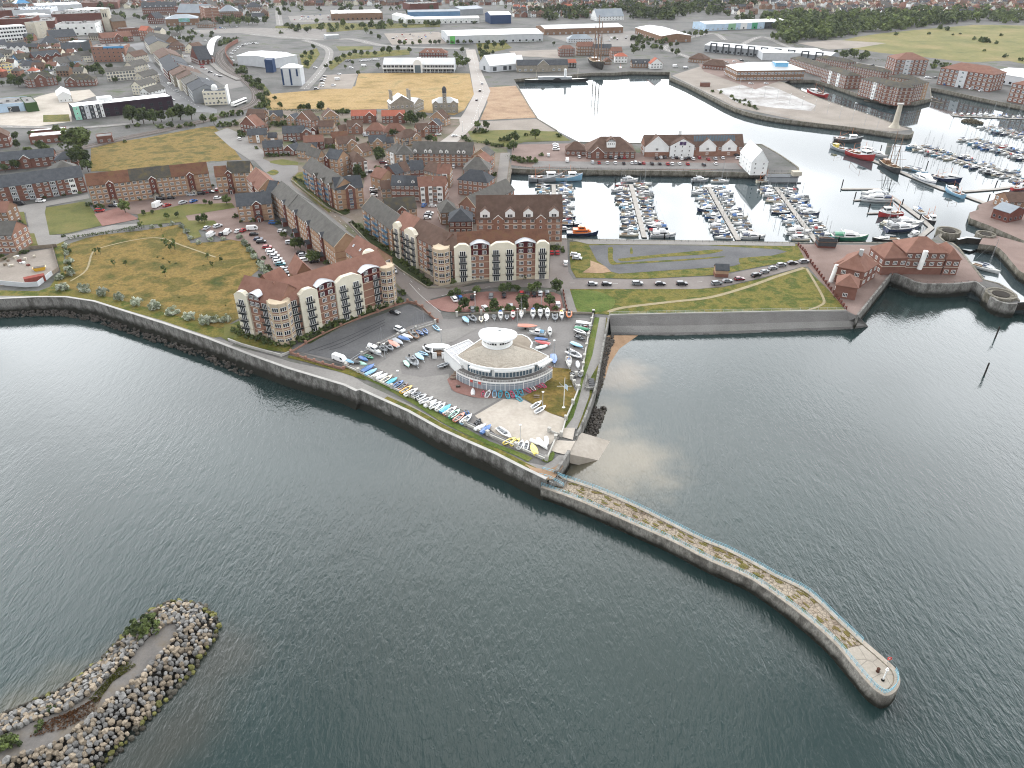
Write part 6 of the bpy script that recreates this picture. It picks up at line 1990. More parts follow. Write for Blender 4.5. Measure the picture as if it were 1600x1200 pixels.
T('w',990,215,1110,210,16,14,'flat',ORED,FELT,'brick block with rows of white windows by the church tower',sp=3,wk='n')
t,L=T('w',1165,225,1305,215,40,13,'gable',BROWN,GSLATE,'large church nave behind the stone tower',rh=6,storeys=1,wk='b',sp=6)
t=thing('church_tower','tall pale stone church tower with battlements','church tower',G('w',1150,325))
mb=MB();mb.box(-4.5,4.5,-4.5,4.5,0,27)
for k in range(5):
 for s in(-4.5,3.9):
  mb.box(-4.5+k*2,-3.5+k*2,s,s+.6,27,28.4);mb.box(s,s+.6,-4.5+k*2,-3.5+k*2,27,28.3)
mb.build('tower',PSTONE,t)
for x in(-1.6,1.6):
 mb=MB();mb.box(x-.8,x+.8,-4.62,-4.4,18,23);mb.build('belfry_opening',GLASS,t)
T('w',1240,300,1510,282,14,10,'flat',RED,FELT,'long red brick hall with a row of white windows',sp=3,wk='n',storeys=2)
T('w',1520,320,1600,310,14,12,'cross',ORED,ORANGE,'orange gabled brick hall end',sp=4)
T('w',1060,400,1380,375,14,6,'gable',RED,RTILE,'red roofed hall with small pointed turret below the brick hall',bays=[('cross',.4,.65,RED,ORANGE,.5)])
T('w',420,455,640,440,20,6,'hip',BROWN,SLATE,'slate hipped hall left of the flat grey roofs')
T('w',530,395,800,375,20,7,'gable',BROWN,SLATE,'long slate roofed brown hall below the white cinema')
T('w',830,440,925,420,18,10,'flat',DGREY,WMETAL,'dark clad block with white roof plant',win=None)
T('w',640,510,840,500,14,5,'gable',DRED,SLATE,'low dark red workshop row behind the gabled terrace')
for k,(x1,y1,x2,y2,d,wl,rf)in enumerate([(-40,200,330,190,50,DRED,FELT),(120,105,520,95,60,LGREY,GMETAL),(330,165,530,150,50,LGREY,WMETAL),(530,150,1090,130,60,DRED,FELT),(380,60,850,40,60,LGREY,WMETAL),(870,110,1140,80,40,WHITE,WMETAL),(-30,110,200,100,60,DRED,FELT),(840,30,1220,20,70,RED,BTILE),(200,190,400,160,30,ORED,ORANGE)]):
 T('w',x1,y1,x2,y2,d,11,'flat',wl,rf,'flat roofed shopping centre block, '+('low red at the far left','with blue grey metal roof','with white roof clutter','long dark red front','with pale sawtooth roof lights','white sloping hall','red at the top left corner','brown roofed at the back','with an orange roof patch')[k],win=None)
t=thing('pyramid_roof','bright blue pyramid roof light on the shopping centre','roof light',G('w',220,30,12))
mb=MB();mb.lathe([(16,0),(0,9)],4);mb.build('glazing',paint('pyramid blue',(.05,.22,.42)),t)
VX=[(300,410,350,470,PSTONE,SLATE),(395,545,460,610,STONE,BTILE),(452,620,505,690,WHITE,SLATE),(490,685,545,745,DRED,SLATE),(540,725,600,790,STONE,BTILE),(598,745,660,830,CREAM,BTILE),(660,800,730,880,STONE,GSLATE),(728,860,800,950,MGREY,SLATE)]
for k,(x1,y1,x2,y2,wl,rf)in enumerate(VX):
 T('x',x1,y1,x2,y2,22,9.5,'gable',wl,rf,'tall Victorian shop, %s from the far end on the right of the main street'%ORD_[k],storeys=3,sp=3,rh=4,side=False,group='Victorian shops on the main street',chim=2)
t,L=T('x',905,955,1145,945,14,10.5,'flat',CREAM,SLATE,'cream corner hotel with domed white lantern facing the junction',storeys=3,sp=3,wk='w')
mb=MB();mb.lathe([(2.4,10),(2.4,12.6),(2.0,13.6),(1,14.6),(0,14.8)],10,L*.5,7);mb.build('lantern',WHITE,t)
mb=MB();mb.box(L,L+1.2,0,14,0,13);mb.build('gable_wall',WHITE,t)
t,L=T('x',790,850,985,835,14,11,'flat',MGREY,WMETAL,'grey block with white rooftop box behind the cream corner hotel',storeys=3,wk='s')
T('x',300,395,520,440,16,10,'gable',BROWN,GSLATE,'large brown building at the far right end of the main street',storeys=3)
T('x',560,480,720,470,14,6,'hip',RED,BTILE,'red brick house among trees behind the shops')
T('x',785,590,868,625,14,5,'cross',DRED,SLATE,'dark gabled station house left of the white platform canopy')
T('x',868,600,970,605,10,5,'flat',RED,FELT,'red brick station block below the platform canopy')
T('x',830,510,930,490,14,5,'gable',CREAM,BTILE,'cream and brown station building behind the dark station house')
t=thing('platform_canopy','long curved white canopy over the station platform','canopy',(0,0,0))
cv=smooth_line(GP('x',[(985,625),(1000,560),(1010,500),(1035,455),(1080,425)]),4)
mb=MB()
a,b=offset(cv,4),offset(cv,-4)
for i in range(len(cv)-1):
 mb.face([(a[i].x,a[i].y,5),(cv[i].x,cv[i].y,6),(cv[i+1].x,cv[i+1].y,6),(a[i+1].x,a[i+1].y,5)]);mb.face([(cv[i].x,cv[i].y,6),(b[i].x,b[i].y,5),(b[i+1].x,b[i+1].y,5),(cv[i+1].x,cv[i+1].y,6)])
mb.build('roof',WMETAL,t)
mb=MB()
for p in cv[::2]:
 mb.tube((p.x,p.y,0),(p.x,p.y,6),.2)
mb.build('columns',GALV,t)
t=thing('platform','narrow curved station platform beside the tracks','platform',(0,0,0))
mb=MB();wallmesh(mb,smooth_line(GP('x',[(985,640),(1030,690),(1120,760),(1290,840)]),4),5,0,1.0);mb.build('platform',FOOT,t)
pier_wall('curving red retaining wall beside the railway',smooth_line(GP('x',[(1230,690),(1180,630),(1150,560),(1180,500),(1280,440)]),3),.6,4,RED)
T('x',1265,580,1550,600,40,9,'gable',LGREY,PMETAL,'large pale leisure shed with a blue stair tower',win=None,rh=1.5)
T('b',50,372,98,372,10,12,'flat',NAVY,NAVY,'navy stair tower on the pale leisure shed',win=None)
T('b',100,370,255,345,46,9,'gable',LGREY,PMETAL,'white wing of the leisure shed right of the navy tower',win=None,rh=1.5)
t,L=T('b',152,425,272,425,13,15,'hip',LGREY,WMETAL,'white square tower building with navy strips',win=None,rh=3)
for u in(.0,.42,.78):
 mb=MB();mb.box(L*u,L*u+1.6,-.15,.1,.5 if u<.7 else 8,14);mb.build('navy_strip',NAVY,t)
t,L=T('x',520,200,860,190,30,9,'hip',BROWN,GMETAL,'brick gallery with grey hipped roofs and a green billboard',rh=5,storeys=1,wk='b',sp=8)
mb=MB();mb.box(L*.40,L*.74,-.5,-.2,4.5,9.5);mb.build('billboard',mat('billboard green',[(.10,.30,.12),(.25,.42,.55)],scale=.12,fine=.4,fvar=.3),t)
T('x',640,130,960,135,30,9,'gable',BROWN,GMETAL,'long grey roofed hall behind the gallery',storeys=1,sp=6)
T('x',845,245,975,250,16,5,'hip',BROWN,GSLATE,'small hipped lodge at the corner of the gallery',rh=4)
T('x',420,190,510,180,18,8,'gable',DRED,SLATE,'dark slate hall left of the gallery')
T('x',275,80,640,70,18,12,'gable',RED,SLATE,'long red hotel with mansard roof and white dormers',storeys=3,sp=3,dormers=[(u,2,1.2,WHITE,'n',.6)for u in(.1,.25,.4,.55,.7,.85)])
T('x',650,75,870,65,30,14,'flat',DRED,FELT,'flat roofed red brick civic block',win=None)
T('x',870,60,930,85,20,20,'flat',ORED,FELT,'orange banded stair tower of the civic block',storeys=5,sp=30,band=PSTONE)
T('x',1080,120,1280,115,24,9,'hip',BROWN,GMETAL,'grey hipped brown hall by the big roundabout trees')
T('x',1000,70,1070,60,20,12,'gable',ORED,GSLATE,'brick gabled chapel beside the hipped brown hall')
T('x',1430,175,1560,170,12,6,'gable',WHITE,SLATE,'white gabled cottage behind the roundabout trees')
T('x',1365,75,1530,70,20,8,'hip',BROWN,SLATE,'brown hall with curved gable at the top of the town')
T('a',178,855,455,832,12,5,'flat',RED,PMETAL,'long flat roofed brick depot below the college yard',storeys=1,sp=4)
T('a',600,855,700,845,9,4.5,'flat',RED,FELT,'small flat roofed brick depot beside the railway',storeys=1,sp=4)
T('a',190,820,410,800,6,3.4,'flat',DRED,WMETAL,'low dark red garage row behind the flat roofed depot',win=None)
T('a',-70,860,45,850,12,7,'cross',RED,BTILE,'brown gabled house at the left edge near the depot')
T('b',470,85,790,78,60,10,'flat',BROWN,WMETAL,'brown supermarket with white roof at the top of the picture',storeys=1,wk='s',sp=7)
T('b',935,120,1395,112,22,7,'gable',WHITE,WMETAL,'long white football stand nearest the superstore',storeys=1,wk='s',sp=8,rh=2)
T('b',950,75,1275,70,20,12,'gable',BLUEP,GMETAL,'blue grey football stand behind the white stand',win=None,rh=2)
T('b',850,90,935,110,16,8,'gable',WHITE,WMETAL,'short white stand angled at the end of the pitch',win=None,rh=2)
T('b',1465,95,1595,92,40,12,'gable',NAVY,WMETAL,'navy fronted warehouse with a pale roof',win=None,rh=3)
T('b',435,222,520,218,14,5,'flat',GALV,WMETAL,'white petrol station canopy by the roundabout',win=None)
T('c',530,105,700,100,26,6,'gable',WHITE,GMETAL,'low white hall with grey roofs among the trees',sp=5)
T('b',960,25,1140,18,40,10,'flat',DRED,FELT,'dark red factory at the top centre',win=None)
T('b',1280,60,1420,52,40,9,'gable',MGREY,GMETAL,'grey factory roof behind the stands',win=None,rh=3)
t=thing('shipping_container','rust red shipping container in the builders yard','container',G('e',225,765),.62)
mb=MB();mb.box(-3.6,3.6,-1.3,1.3,.1,2.7);mb.build('body',mat('container red',(.25,.07,.055),scale=.6,fine=3,fvar=.15,stripes=(4,.25,'X')),t)
mb=MB();mb.box(3.6,3.66,-1.25,-.03,.2,2.6);mb.box(3.6,3.66,.03,1.25,.2,2.6);mb.build('doors',DRED,t)
t=thing('waste_skip','yellow waste skip behind the rust red container','skip',G('e',252,690),.5)
mb=MB();mb.extr([(-1.6,0),(1.6,0),(2.4,1.5),(-2.4,1.5)],-1.1,1.1);mb.build('body',paint('skip yellow',(.52,.30,.02)),t)
mb=MB();mb.box(-2.1,2.1,-1,1,1.45,1.62);mb.build('rubble',SHINGLE,t)
r6=random.Random(8)
for k in range(14):
 t=thing('material_stack','pale wrapped pallet of building material in the builders yard','pallet',G('e',r6.uniform(20,245),r6.uniform(600,665)),r6.uniform(0,3),'pallets in the builders yard')
 mb=MB();s=r6.uniform(.5,.9);mb.box(-s,s,-s*.8,s*.8,.15,r6.uniform(.6,1.2));mb.build('load',(WHITE,PSTONE,DRED,WOOD)[k%4],t)
 mb=MB();mb.box(-s,s,-s*.8,s*.8,0,.13);mb.build('pallet',WOOD,t)
HM=[]
r7=random.Random(4)
for k in range(12):
 L,d,h=r7.choice([(8,8),(10,8),(14,8),(12,9)])+(5.2,)
 mb=MB();mb.prism([(-L/2,-d/2),(L/2,-d/2),(L/2,d/2),(-L/2,d/2)],0,h,0,cap=False)
 if k%3==2:
  roof_hip(mb,L,d,h,3,.3,1,-L/2,-d/2)
 else:
  for x in(-L/2,L/2):
   mb.face([(x,-d/2,h),(x,d/2,h),(x,0,h+3.2)])
  roof_gable(mb,L,d,h,3.2,.3,.2,1,-L/2,-d/2)
 mb.box(L*.3,L*.3+.8,-.4,.4,h+1.8,h+4.2,0)
 for q in range(int(L/3)):
  for z in(1,3.4):
   mb.box(-L/2+1+q*2.9,-L/2+2.3+q*2.9,-d/2-.05,-d/2+.05,z,z+1.3,2)
 HM.append(mb)
WM=[RED,WHITE,CREAM,BROWN,ORED,PSTONE]
RMM=[RTILE,BTILE,RUST,SLATE,GSLATE,ORANGE]
FH={}
def far_mesh(k,wi,ri):
 key=(k,wi,ri)
 if key not in FH:
  FH[key]=HM[k].mesh('house',[WM[wi],RMM[ri],GLASS])
 return FH[key]
houses=[]
def estate(fr,poly_rows,seed,ang_):
 pass
 r=random.Random(seed)
 for(x1,y1,x2,y2)in poly_rows:
  A,B=G(fr,x1,y1),G(fr,x2,y2)
  n=int((B-A).length/13)
  ph=r.randrange(6)
  for i in range(n):
   if r.random()<.12:
    continue
   p=A.lerp(B,(i+.5)/max(1,n))+Vector((r.uniform(-2,2),r.uniform(-4,4),0))
   if built(p,5):
    continue
   houses.append((p,atan2((B-A).y,(B-A).x)+ang_+r.choice([0,0,0,pi/2]),r.randrange(12),r.choice([0,1,1,2,3,4,5,ph]),r.choice([0,1,1,3,3,4,4,ph])))
for k,y in enumerate((27,22,18,14.5,11.5,8.5,6,3.5,1,-2,-5,-9,-14,-20,-28)):
 estate('0',[(-60,y+3,420,y)]if y<14 else[(240,y+2,420,y)],k,0)
 estate('0',[(430,y,800,y-1)]if y<9 else[],40+k,0)
 estate('0',[(800,y+4,960,y+2),(960,y-6,1230,y-8)]if y<24 else[(800,y,940,y-1)],80+k,.1*(k%3))
 estate('0',[(1230,y-1,1720,y-7)],120+k,-.05)
for y in(345,425,500,535,600,650,705,745,800):
 estate('w',[(-60,y,1150 if y<450 else 930,y-6)],y,0)
estate('x',[(300,380,520,350),(540,420,720,410),(560,540,640,620),(1000,180,1060,175)],3,0)
estate('a',[(-40,930,170,925),(60,1065,330,1050)],5,0)
estate('c',[(1330,75,1440,95),(1480,85,1700,100)],7,0)
houses.sort(key=lambda q:q[0].y)
def seen(p):
 d=p-CAMV
 dep=d.y*cos(PITCH)-d.z*sin(PITCH)
 u,v=d.x/dep*LENS_PX,(d.y*sin(PITCH)+d.z*cos(PITCH))/dep*LENS_PX
 return abs(u)<800 and v<606
inside=[q for q in houses if seen(q[0])]
near,rest=inside[:285],inside[285:]+[q for q in houses if not seen(q[0])]
for p,a,k,wi,ri in near:
 o=link('distant_house',far_mesh(k,wi,ri),None,p,a)
 wn,rn=('red brick','white','cream','brown brick','orange brick','pale stone')[wi],('red brown','brown','rust','slate','grey','orange')[ri]
 side='left' if p.x<-250 else 'right' if p.x>330 else 'middle'
 tag(o,'%s house, %s roof, distant streets at %s of the picture top'%(wn,rn,side),'house','%s houses with %s roofs, distant %s'%(wn,rn,side))
mb=MB()
for p,a,k,wi,ri in rest:
 Mx=Matrix.Translation(p)@Matrix.Rotation(a,4,'Z')
 i0=len(mb.v)
 mb.v+=[tuple(Mx@Vector(v))for v in HM[k].v]
 for f,m in zip(HM[k].f,HM[k].m):
  mb.f.append(tuple(i0+q for q in f));mb.m.append((wi,6+ri,12)[m])
stuff(link('distant_housing',mb.mesh('distant_housing',WM+RMM+[GLASS],fix=False)),'farthest mass of small houses along the top of the picture','distant houses')
BC={'w':('white',(.72,.73,.73)),'c':('cream',(.62,.57,.45)),'b':('blue',(.045,.13,.34)),'l':('light blue',(.22,.42,.58)),'n':('navy',(.018,.03,.075)),'r':('red',(.36,.035,.035)),'g':('grey',(.28,.30,.32)),'d':('dark grey',(.07,.075,.08)),'k':('black',(.018,.018,.02)),'y':('yellow',(.66,.52,.10)),'o':('orange',(.55,.17,.06)),'t':('turquoise',(.07,.38,.50)),'p':('pink',(.55,.10,.18)),'e':('green',(.04,.22,.12)),'m':('mint',(.35,.58,.48)),'h':('wood brown',(.20,.11,.06)),'a':('amber',(.62,.36,.06)),'s':('salmon',(.50,.20,.14))}
BM={k:paint('boat '+n,c,rough=.3)for k,(n,c)in BC.items()}
DECK=mat('boat deck',[(.52,.51,.47),(.62,.61,.57)],scale=.8,fine=4,fvar=.1)
TEAK=mat('teak deck',[(.20,.14,.09),(.27,.19,.125)],scale=1.2,fine=5,fvar=.15)
MASTM=mat('aluminium mast',(.30,.31,.32),rough=.4,metal=.3,scale=1,fvar=0)
INNER=mat('grey boat interior',(.24,.25,.26),scale=1,fine=4,fvar=.2)
def half(s,B,fine=1.0,stern=.78):
 pass
 if s<.45:
  return B/2*(stern+(1-stern)*sin(s/.45*pi/2))
 return B/2*max(.015,(1-((s-.45)/.55)**(1.9*fine)))
def hull_mb(L,B,D,fine=1.0,stern=.78,sheer=.35,keel=-.35):
 mb=MB()
 rings=[]
 for k in range(11):
  s=k/10
  b=half(s,B,fine,stern)
  x=(s-.5)*L+(.12*L*.0)
  z=D*(1+sheer*(s-.3)**2*2)
  r=.92-.25*s
  rings.append([(x,b,z),(x-.02*L*s,b*.86,D*.3),(x-.06*L*s,b*.4,keel),(x-.06*L*s,-b*.4,keel),(x-.02*L*s,-b*.86,D*.3),(x,-b,z)])
 mb.loft(rings,closed=False,caps=False)
 mb.face(rings[0])
 return mb,rings
def deck_mb(rings,drop=.06,inset=.97,m=0,mb=None,s0=0,s1=10):
 mb=mb or MB()
 for k in range(s0,s1):
  a,b=rings[k],rings[k+1]
  q=lambda p:(p[0],p[1]*inset,p[2]-drop)
  mb.face([q(a[0]),q(a[5]),q(b[5]),q(b[0])],m)
 return mb
def cabin_mb(x0,x1,b0,b1,z0,z1,rake=.5):
 pass
 mb=MB()
 rings=[]
 for(x,b,zt)in((x0,b0,z1),(x0+(x1-x0)*.6,b0*.96,z1),(x1-rake,b1,z1*.97+z0*.03),(x1,b1*.8,z0+.05)):
  rings.append([(x,b,z0),(x,b*.88,zt),(x,-b*.88,zt),(x,-b,z0)])
 mb.loft(rings)
 return mb
def colour(me,key,slot=0):
 k=(me.name,key)
 if k not in WIN:
  c=me.copy()
  c.materials[slot]=BM[key]
  WIN[k]=c
 return WIN[k]
PR={}
def proto_yacht(L,name,mast=True,cov=True):
 p=Proto()
 B,D=L*.31,L*.10
 mb,rings=hull_mb(L,B,D,1.0,.7)
 p.add('hull',mb.mesh('hull',BM['w'],True))
 p.add('deck',deck_mb(rings).mesh('deck',DECK))
 mb=cabin_mb(-L*.08,L*.27,B*.27,B*.16,D*.95,D*1.0+.55)
 win_=MB()
 for s in(-1,1):
  win_.face([(-L*.05,s*(B*.262),D+.16),(L*.16,s*(B*.245),D+.16),(L*.14,s*(B*.236),D+.38),(-L*.05,s*(B*.25),D+.38)])
 p.add('cabin',mb.mesh('cabin',BM['w']),sub=[('cabin_window',win_.mesh('cabin_window',GLASS),(0,0,0))])
 mb=MB();mb.box(-L*.40,-L*.10,-B*.24,B*.24,D*.9,D+.05);mb.box(-L*.40,-L*.10,-B*.30,-B*.24,D,D+.22);mb.box(-L*.40,-L*.10,B*.24,B*.30,D,D+.22)
 p.add('cockpit',mb.mesh('cockpit',TEAK))
 mb=MB();mb.loft([[(-L*.10,y*B*.27,D+.25+.75*(1-abs(y)**2.5))for y in(-1,-.6,0,.6,1)],[(L*.02,y*B*.25,D+.5+.35*(1-abs(y)**2.5))for y in(-1,-.6,0,.6,1)]],closed=False,caps=False)
 p.add('spray_hood',mb.mesh('spray_hood',BM['b']))
 if mast:
  H_=L*1.22
  mb=MB();mb.tube((L*.08,0,D+.4),(L*.08,0,H_),.085,.06,n=6)
  for z in(.45,.72):
   mb.tube((L*.08,-B*.28,H_*z),(L*.08,B*.28,H_*z),.03,n=4)
  p.add('mast',mb.mesh('mast',MASTM))
  mb=MB()
  for a,b in(((L*.49,0,D*1.3),(L*.09,0,H_*.97)),((-L*.49,0,D),(L*.07,0,H_*.99)),((L*.06,B*.46,D),(L*.08,B*.28,H_*.45)),((L*.06,-B*.46,D),(L*.08,-B*.28,H_*.45)),((L*.08,B*.28,H_*.45),(L*.08,0,H_*.95)),((L*.08,-B*.28,H_*.45),(L*.08,0,H_*.95))):
   mb.tube(a,b,.018,n=3,cap=False)
  p.add('rigging',mb.mesh('rigging',MASTM))
  mb=MB();rr_=[[(x,.05+r*.55*cos(q),D+1.35+r*sin(q))for q in(0,1.05,2.1,3.14,4.2,5.2)]for x,r in((L*.07,.26),(-L*.05,.24),(-L*.2,.17),(-L*.32,.08))]
  mb.loft(rr_)
  p.add('sail_cover',mb.mesh('sail_cover',BM['b']))
 mb=MB()
 for s in(-1,1):
  prev=None
  for k in(0,2,4,6,8,10):
   r=rings[k]
   q=(r[0][0],s*abs(r[0][1])*.95,r[0][2])
   mb.tube(q,(q[0],q[1],q[2]+.55),.02,n=3)
   if prev:
    mb.tube((*prev[:2],prev[2]+.55),(*q[:2],q[2]+.55),.016,n=3,cap=False)
   prev=q
 p.add('guard_rail',mb.mesh('guard_rail',GALV))
 PR[name]=p
def proto_cruiser(L,name,fly=False,arch=True):
 p=Proto()
 B,D=L*.34,L*.125
 mb,rings=hull_mb(L,B,D,1.15,.9,.5)
 st=MB()
 for s in(0,5):
  for k in range(10):
   a,b=rings[k],rings[k+1]
   q=lambda r:Vector(r[s]).lerp(Vector(r[1 if s==0 else 4]),.45)
   q2=lambda r:Vector(r[s]).lerp(Vector(r[1 if s==0 else 4]),.62)
   o=Vector((0,.02 if s==0 else-.02,0))
   st.face([q(a)+o,q(b)+o,q2(b)+o,q2(a)+o])
 p.add('hull',mb.mesh('hull',BM['w'],True),sub=[('stripe',st.mesh('stripe',BM['n']),(0,0,0))])
 p.add('deck',deck_mb(rings).mesh('deck',DECK))
 mb=cabin_mb(-L*.18,L*.30,B*.40,B*.22,D*1.0,D+1.15,1.2)
 g=MB()
 for s in(-1,1):
  g.face([(-L*.15,s*B*.385,D+.45),(L*.14,s*B*.365,D+.45),(L*.10,s*B*.36,D+.95),(-L*.15,s*B*.37,D+.95)])
 g.face([(L*.225,B*.19,D+.62),(L*.225,-B*.19,D+.62),(L*.175,-B*.26,D+1.13),(L*.175,B*.26,D+1.13)])
 p.add('superstructure',mb.mesh('superstructure',BM['w']),sub=[('windscreen',g.mesh('windscreen',GLASS),(0,0,0))])
 mb=MB();mb.box(-L*.44,-L*.18,-B*.36,B*.36,D*.55,D*.8);mb.box(-L*.44,-L*.40,-B*.36,B*.36,D*.8,D+.35);mb.box(-L*.3,-L*.2,-B*.36,-B*.1,D*.8,D+.3)
 p.add('cockpit',mb.mesh('cockpit',INNER))
 if fly:
  mb=cabin_mb(-L*.16,L*.12,B*.32,B*.24,D+1.15,D+1.85,.8)
  p.add('flybridge',mb.mesh('flybridge',BM['w']))
 mb=MB();mb.loft([[(-L*.42,y*B*.36,D+.4+.95*(1-abs(y)**3))for y in(-1,-.7,0,.7,1)],[(-L*.16,y*B*.38,D+.5+1.0*(1-abs(y)**3))for y in(-1,-.7,0,.7,1)]],closed=False,caps=False)
 p.add('canopy',mb.mesh('canopy',BM['b']))
 if arch:
  mb=MB()
  for s in(-1,1):
   mb.tube((-L*.2,s*B*.36,D+.9),(-L*.24,s*B*.28,D+2.2),.07,n=5)
  mb.tube((-L*.24,-B*.28,D+2.2),(-L*.24,B*.28,D+2.2),.07,n=5);mb.tube((-L*.24,0,D+2.2),(-L*.25,0,D+3.4),.03,n=4)
  p.add('radar_arch',mb.mesh('radar_arch',TRIM))
 mb=MB()
 for s in(-1,1):
  prev=None
  for k in(5,7,9,10):
   r=rings[k]
   q=(r[0][0],s*abs(r[0][1])*.93,r[0][2])
   mb.tube(q,(q[0],q[1],q[2]+.5),.02,n=3)
   if prev:
    mb.tube((*prev[:2],prev[2]+.5),(*q[:2],q[2]+.5),.018,n=3,cap=False)
   prev=q
 p.add('bow_rail',mb.mesh('bow_rail',GALV))
 PR[name]=p
def proto_workboat(L,name):
 p=Proto()
 B,D=L*.30,L*.13
 mb,rings=hull_mb(L,B,D,1.2,.85,.9)
 rub_=MB()
 for s in(0,5):
  for k in range(10):
   rub_.tube(rings[k][s],rings[k+1][s],.12,n=5,cap=False)
 p.add('hull',mb.mesh('hull',BM['r'],True),sub=[('rubbing_strake',rub_.mesh('rubbing_strake',BM['w']),(0,0,0))])
 p.add('deck',deck_mb(rings,.5,.93).mesh('deck',INNER))
 mb=MB();mb.box(L*.05,L*.26,-B*.3,B*.3,D*.7,D+2.2);mb.box(L*.03,L*.29,-B*.34,B*.34,D+2.2,D+2.35)
 g=MB();g.box(L*.262,L*.268,-B*.26,B*.26,D+1.2,D+1.9);g.box(L*.07,L*.24,-B*.306,B*.306,D+1.25,D+1.85)
 p.add('wheelhouse',mb.mesh('wheelhouse',BM['w']),sub=[('window',g.mesh('window',GLASS),(0,0,0))])
 mb=MB();mb.tube((L*.10,0,D+2.3),(L*.10,0,D+6.5),.10,.06);mb.tube((-L*.3,0,D*.6),(-L*.3,0,D+4.2),.12,.08);mb.tube((-L*.3,0,D+1.2),(-L*.02,0,D+3.6),.08);mb.tube((L*.1,0,D+6),(L*.48,0,D*1.6),.02);mb.tube((L*.1,0,D+6),(-L*.3,0,D+4.1),.02)
 p.add('mast',mb.mesh('mast',BM['o']))
 mb=MB();mb.lathe([(.7,D*.6),(.7,D+.5),(0,D+.6)],10,-L*.12,B*.12);mb.box(-L*.24,-L*.16,-B*.3,B*.1,D*.6,D+.5);mb.box(-L*.42,-L*.36,-B*.3,B*.3,D*.6,D+.3)
 p.add('winch_gear',mb.mesh('winch_gear',BM['h']))
 PR[name]=p
def proto_dinghy(L,name,cover=False):
 p=Proto()
 B,D=L*.36,.52
 mb,rings=hull_mb(L,B,D,1.05,.72,.2,.02)
 p.add('hull',mb.mesh('hull',BM['w'],True))
 if cover:
  mb=MB()
  rg=[]
  for k in range(11):
   r=rings[k]
   x,b,z=r[0][0],abs(r[0][1])+.04,r[0][2]
   hgt=.30*(1-(2*k/10-.9)**2*.8)
   rg.append([(x,b,z-.14),(x,b,z),(x,b*.5,z+hgt*.6),(x,0,z+hgt),(x,-b*.5,z+hgt*.6),(x,-b,z),(x,-b,z-.14)])
  mb.loft(rg,closed=False,caps=False)
  p.add('cover',mb.mesh('cover',BM['b']))
 else:
  mb=MB()
  for k in range(7):
   a,b=rings[k],rings[k+1]
   for s in(1,-1):
    mb.face([(a[0][0],s*abs(a[0][1]),a[0][2]),(b[0][0],s*abs(b[0][1]),b[0][2]),(b[0][0],s*abs(b[0][1])*.66,b[0][2]-.02),(a[0][0],s*abs(a[0][1])*.66,a[0][2]-.02)])
    mb.face([(a[0][0],s*abs(a[0][1])*.66,a[0][2]-.02),(b[0][0],s*abs(b[0][1])*.66,b[0][2]-.02),(b[0][0],s*abs(b[0][1])*.6,.2),(a[0][0],s*abs(a[0][1])*.6,.2)])
  deck_mb(rings,.01,1.0,0,mb,7,10)
  p.add('deck',mb.mesh('deck',BM['w']))
  mb=MB()
  for k in range(7):
   a,b=rings[k],rings[k+1]
   mb.face([(a[0][0],abs(a[0][1])*.62,.2),(a[0][0],-abs(a[0][1])*.62,.2),(b[0][0],-abs(b[0][1])*.62,.2),(b[0][0],abs(b[0][1])*.62,.2)])
  mb.box(-L*.05,L*.03,-B*.42,B*.42,D-.12,D-.04)
  mb.box(-L*.30,L*.0,-.06,.06,.2,.42)
  p.add('cockpit',mb.mesh('cockpit',INNER))
 PR[name]=p
def proto_upturned(L,name):
 p=Proto()
 B,D=L*.36,.5
 mb,rings=hull_mb(L,B,D,1.05,.72,.2,.02)
 mb.v=[(x,y,.55-z)for x,y,z in mb.v]
 p.add('hull',mb.mesh('hull',BM['w'],True))
 mb=MB();mb.box(-L*.35,L*.1,-.025,.025,.5,.62);p.add('keel',mb.mesh('keel',BM['w']))
 PR[name]=p
def proto_rib(L,name):
 p=Proto()
 B,D=L*.38,.5
 mb=MB()
 path=[(-L/2,B/2),(L*.1,B/2),(L*.34,B*.32),(L*.47,B*.1),(L*.47,-B*.1),(L*.34,-B*.32),(L*.1,-B/2),(-L/2,-B/2)]
 for a,b in zip(path,path[1:]):
  mb.tube((*a,D),(*b,D),.26,n=8)
 p.add('tube',mb.mesh('tube',BM['d'],True))
 mb=MB();mb.prism([(x*.96,y*.9)for x,y in path],.05,D-.1);p.add('floor',mb.mesh('floor',INNER))
 mb=MB();mb.box(-.4,.3,-.35,.35,D-.1,D+.75);mb.box(-1.2,-.7,-.35,.35,D-.1,D+.35);p.add('console',mb.mesh('console',BM['d']))
 mb=MB();mb.box(-L/2-.35,-L/2+.05,-.2,.2,D+.1,D+.75);mb.box(-L/2-.3,-L/2-.05,-.1,.1,-.3,D+.1);p.add('outboard',mb.mesh('outboard',BM['k']))
 PR[name]=p
proto_yacht(8.6,'yacht');proto_yacht(10.5,'big_yacht');proto_yacht(7.6,'bare_yacht',mast=False);proto_yacht(6.6,'small_yacht')
proto_cruiser(8.2,'cruiser');proto_cruiser(14.5,'motor_yacht',True);proto_cruiser(6.2,'small_cruiser',False,False);proto_cruiser(10,'fly_cruiser',True)
proto_workboat(9.5,'workboat');proto_workboat(17,'trawler')
proto_dinghy(4.2,'dinghy');proto_dinghy(4.3,'covered_dinghy',True);proto_dinghy(5.8,'covered_boat',True);proto_upturned(3.9,'upturned');proto_dinghy(5.4,'open_boat');proto_rib(5.6,'rib');proto_rib(4.2,'small_rib')
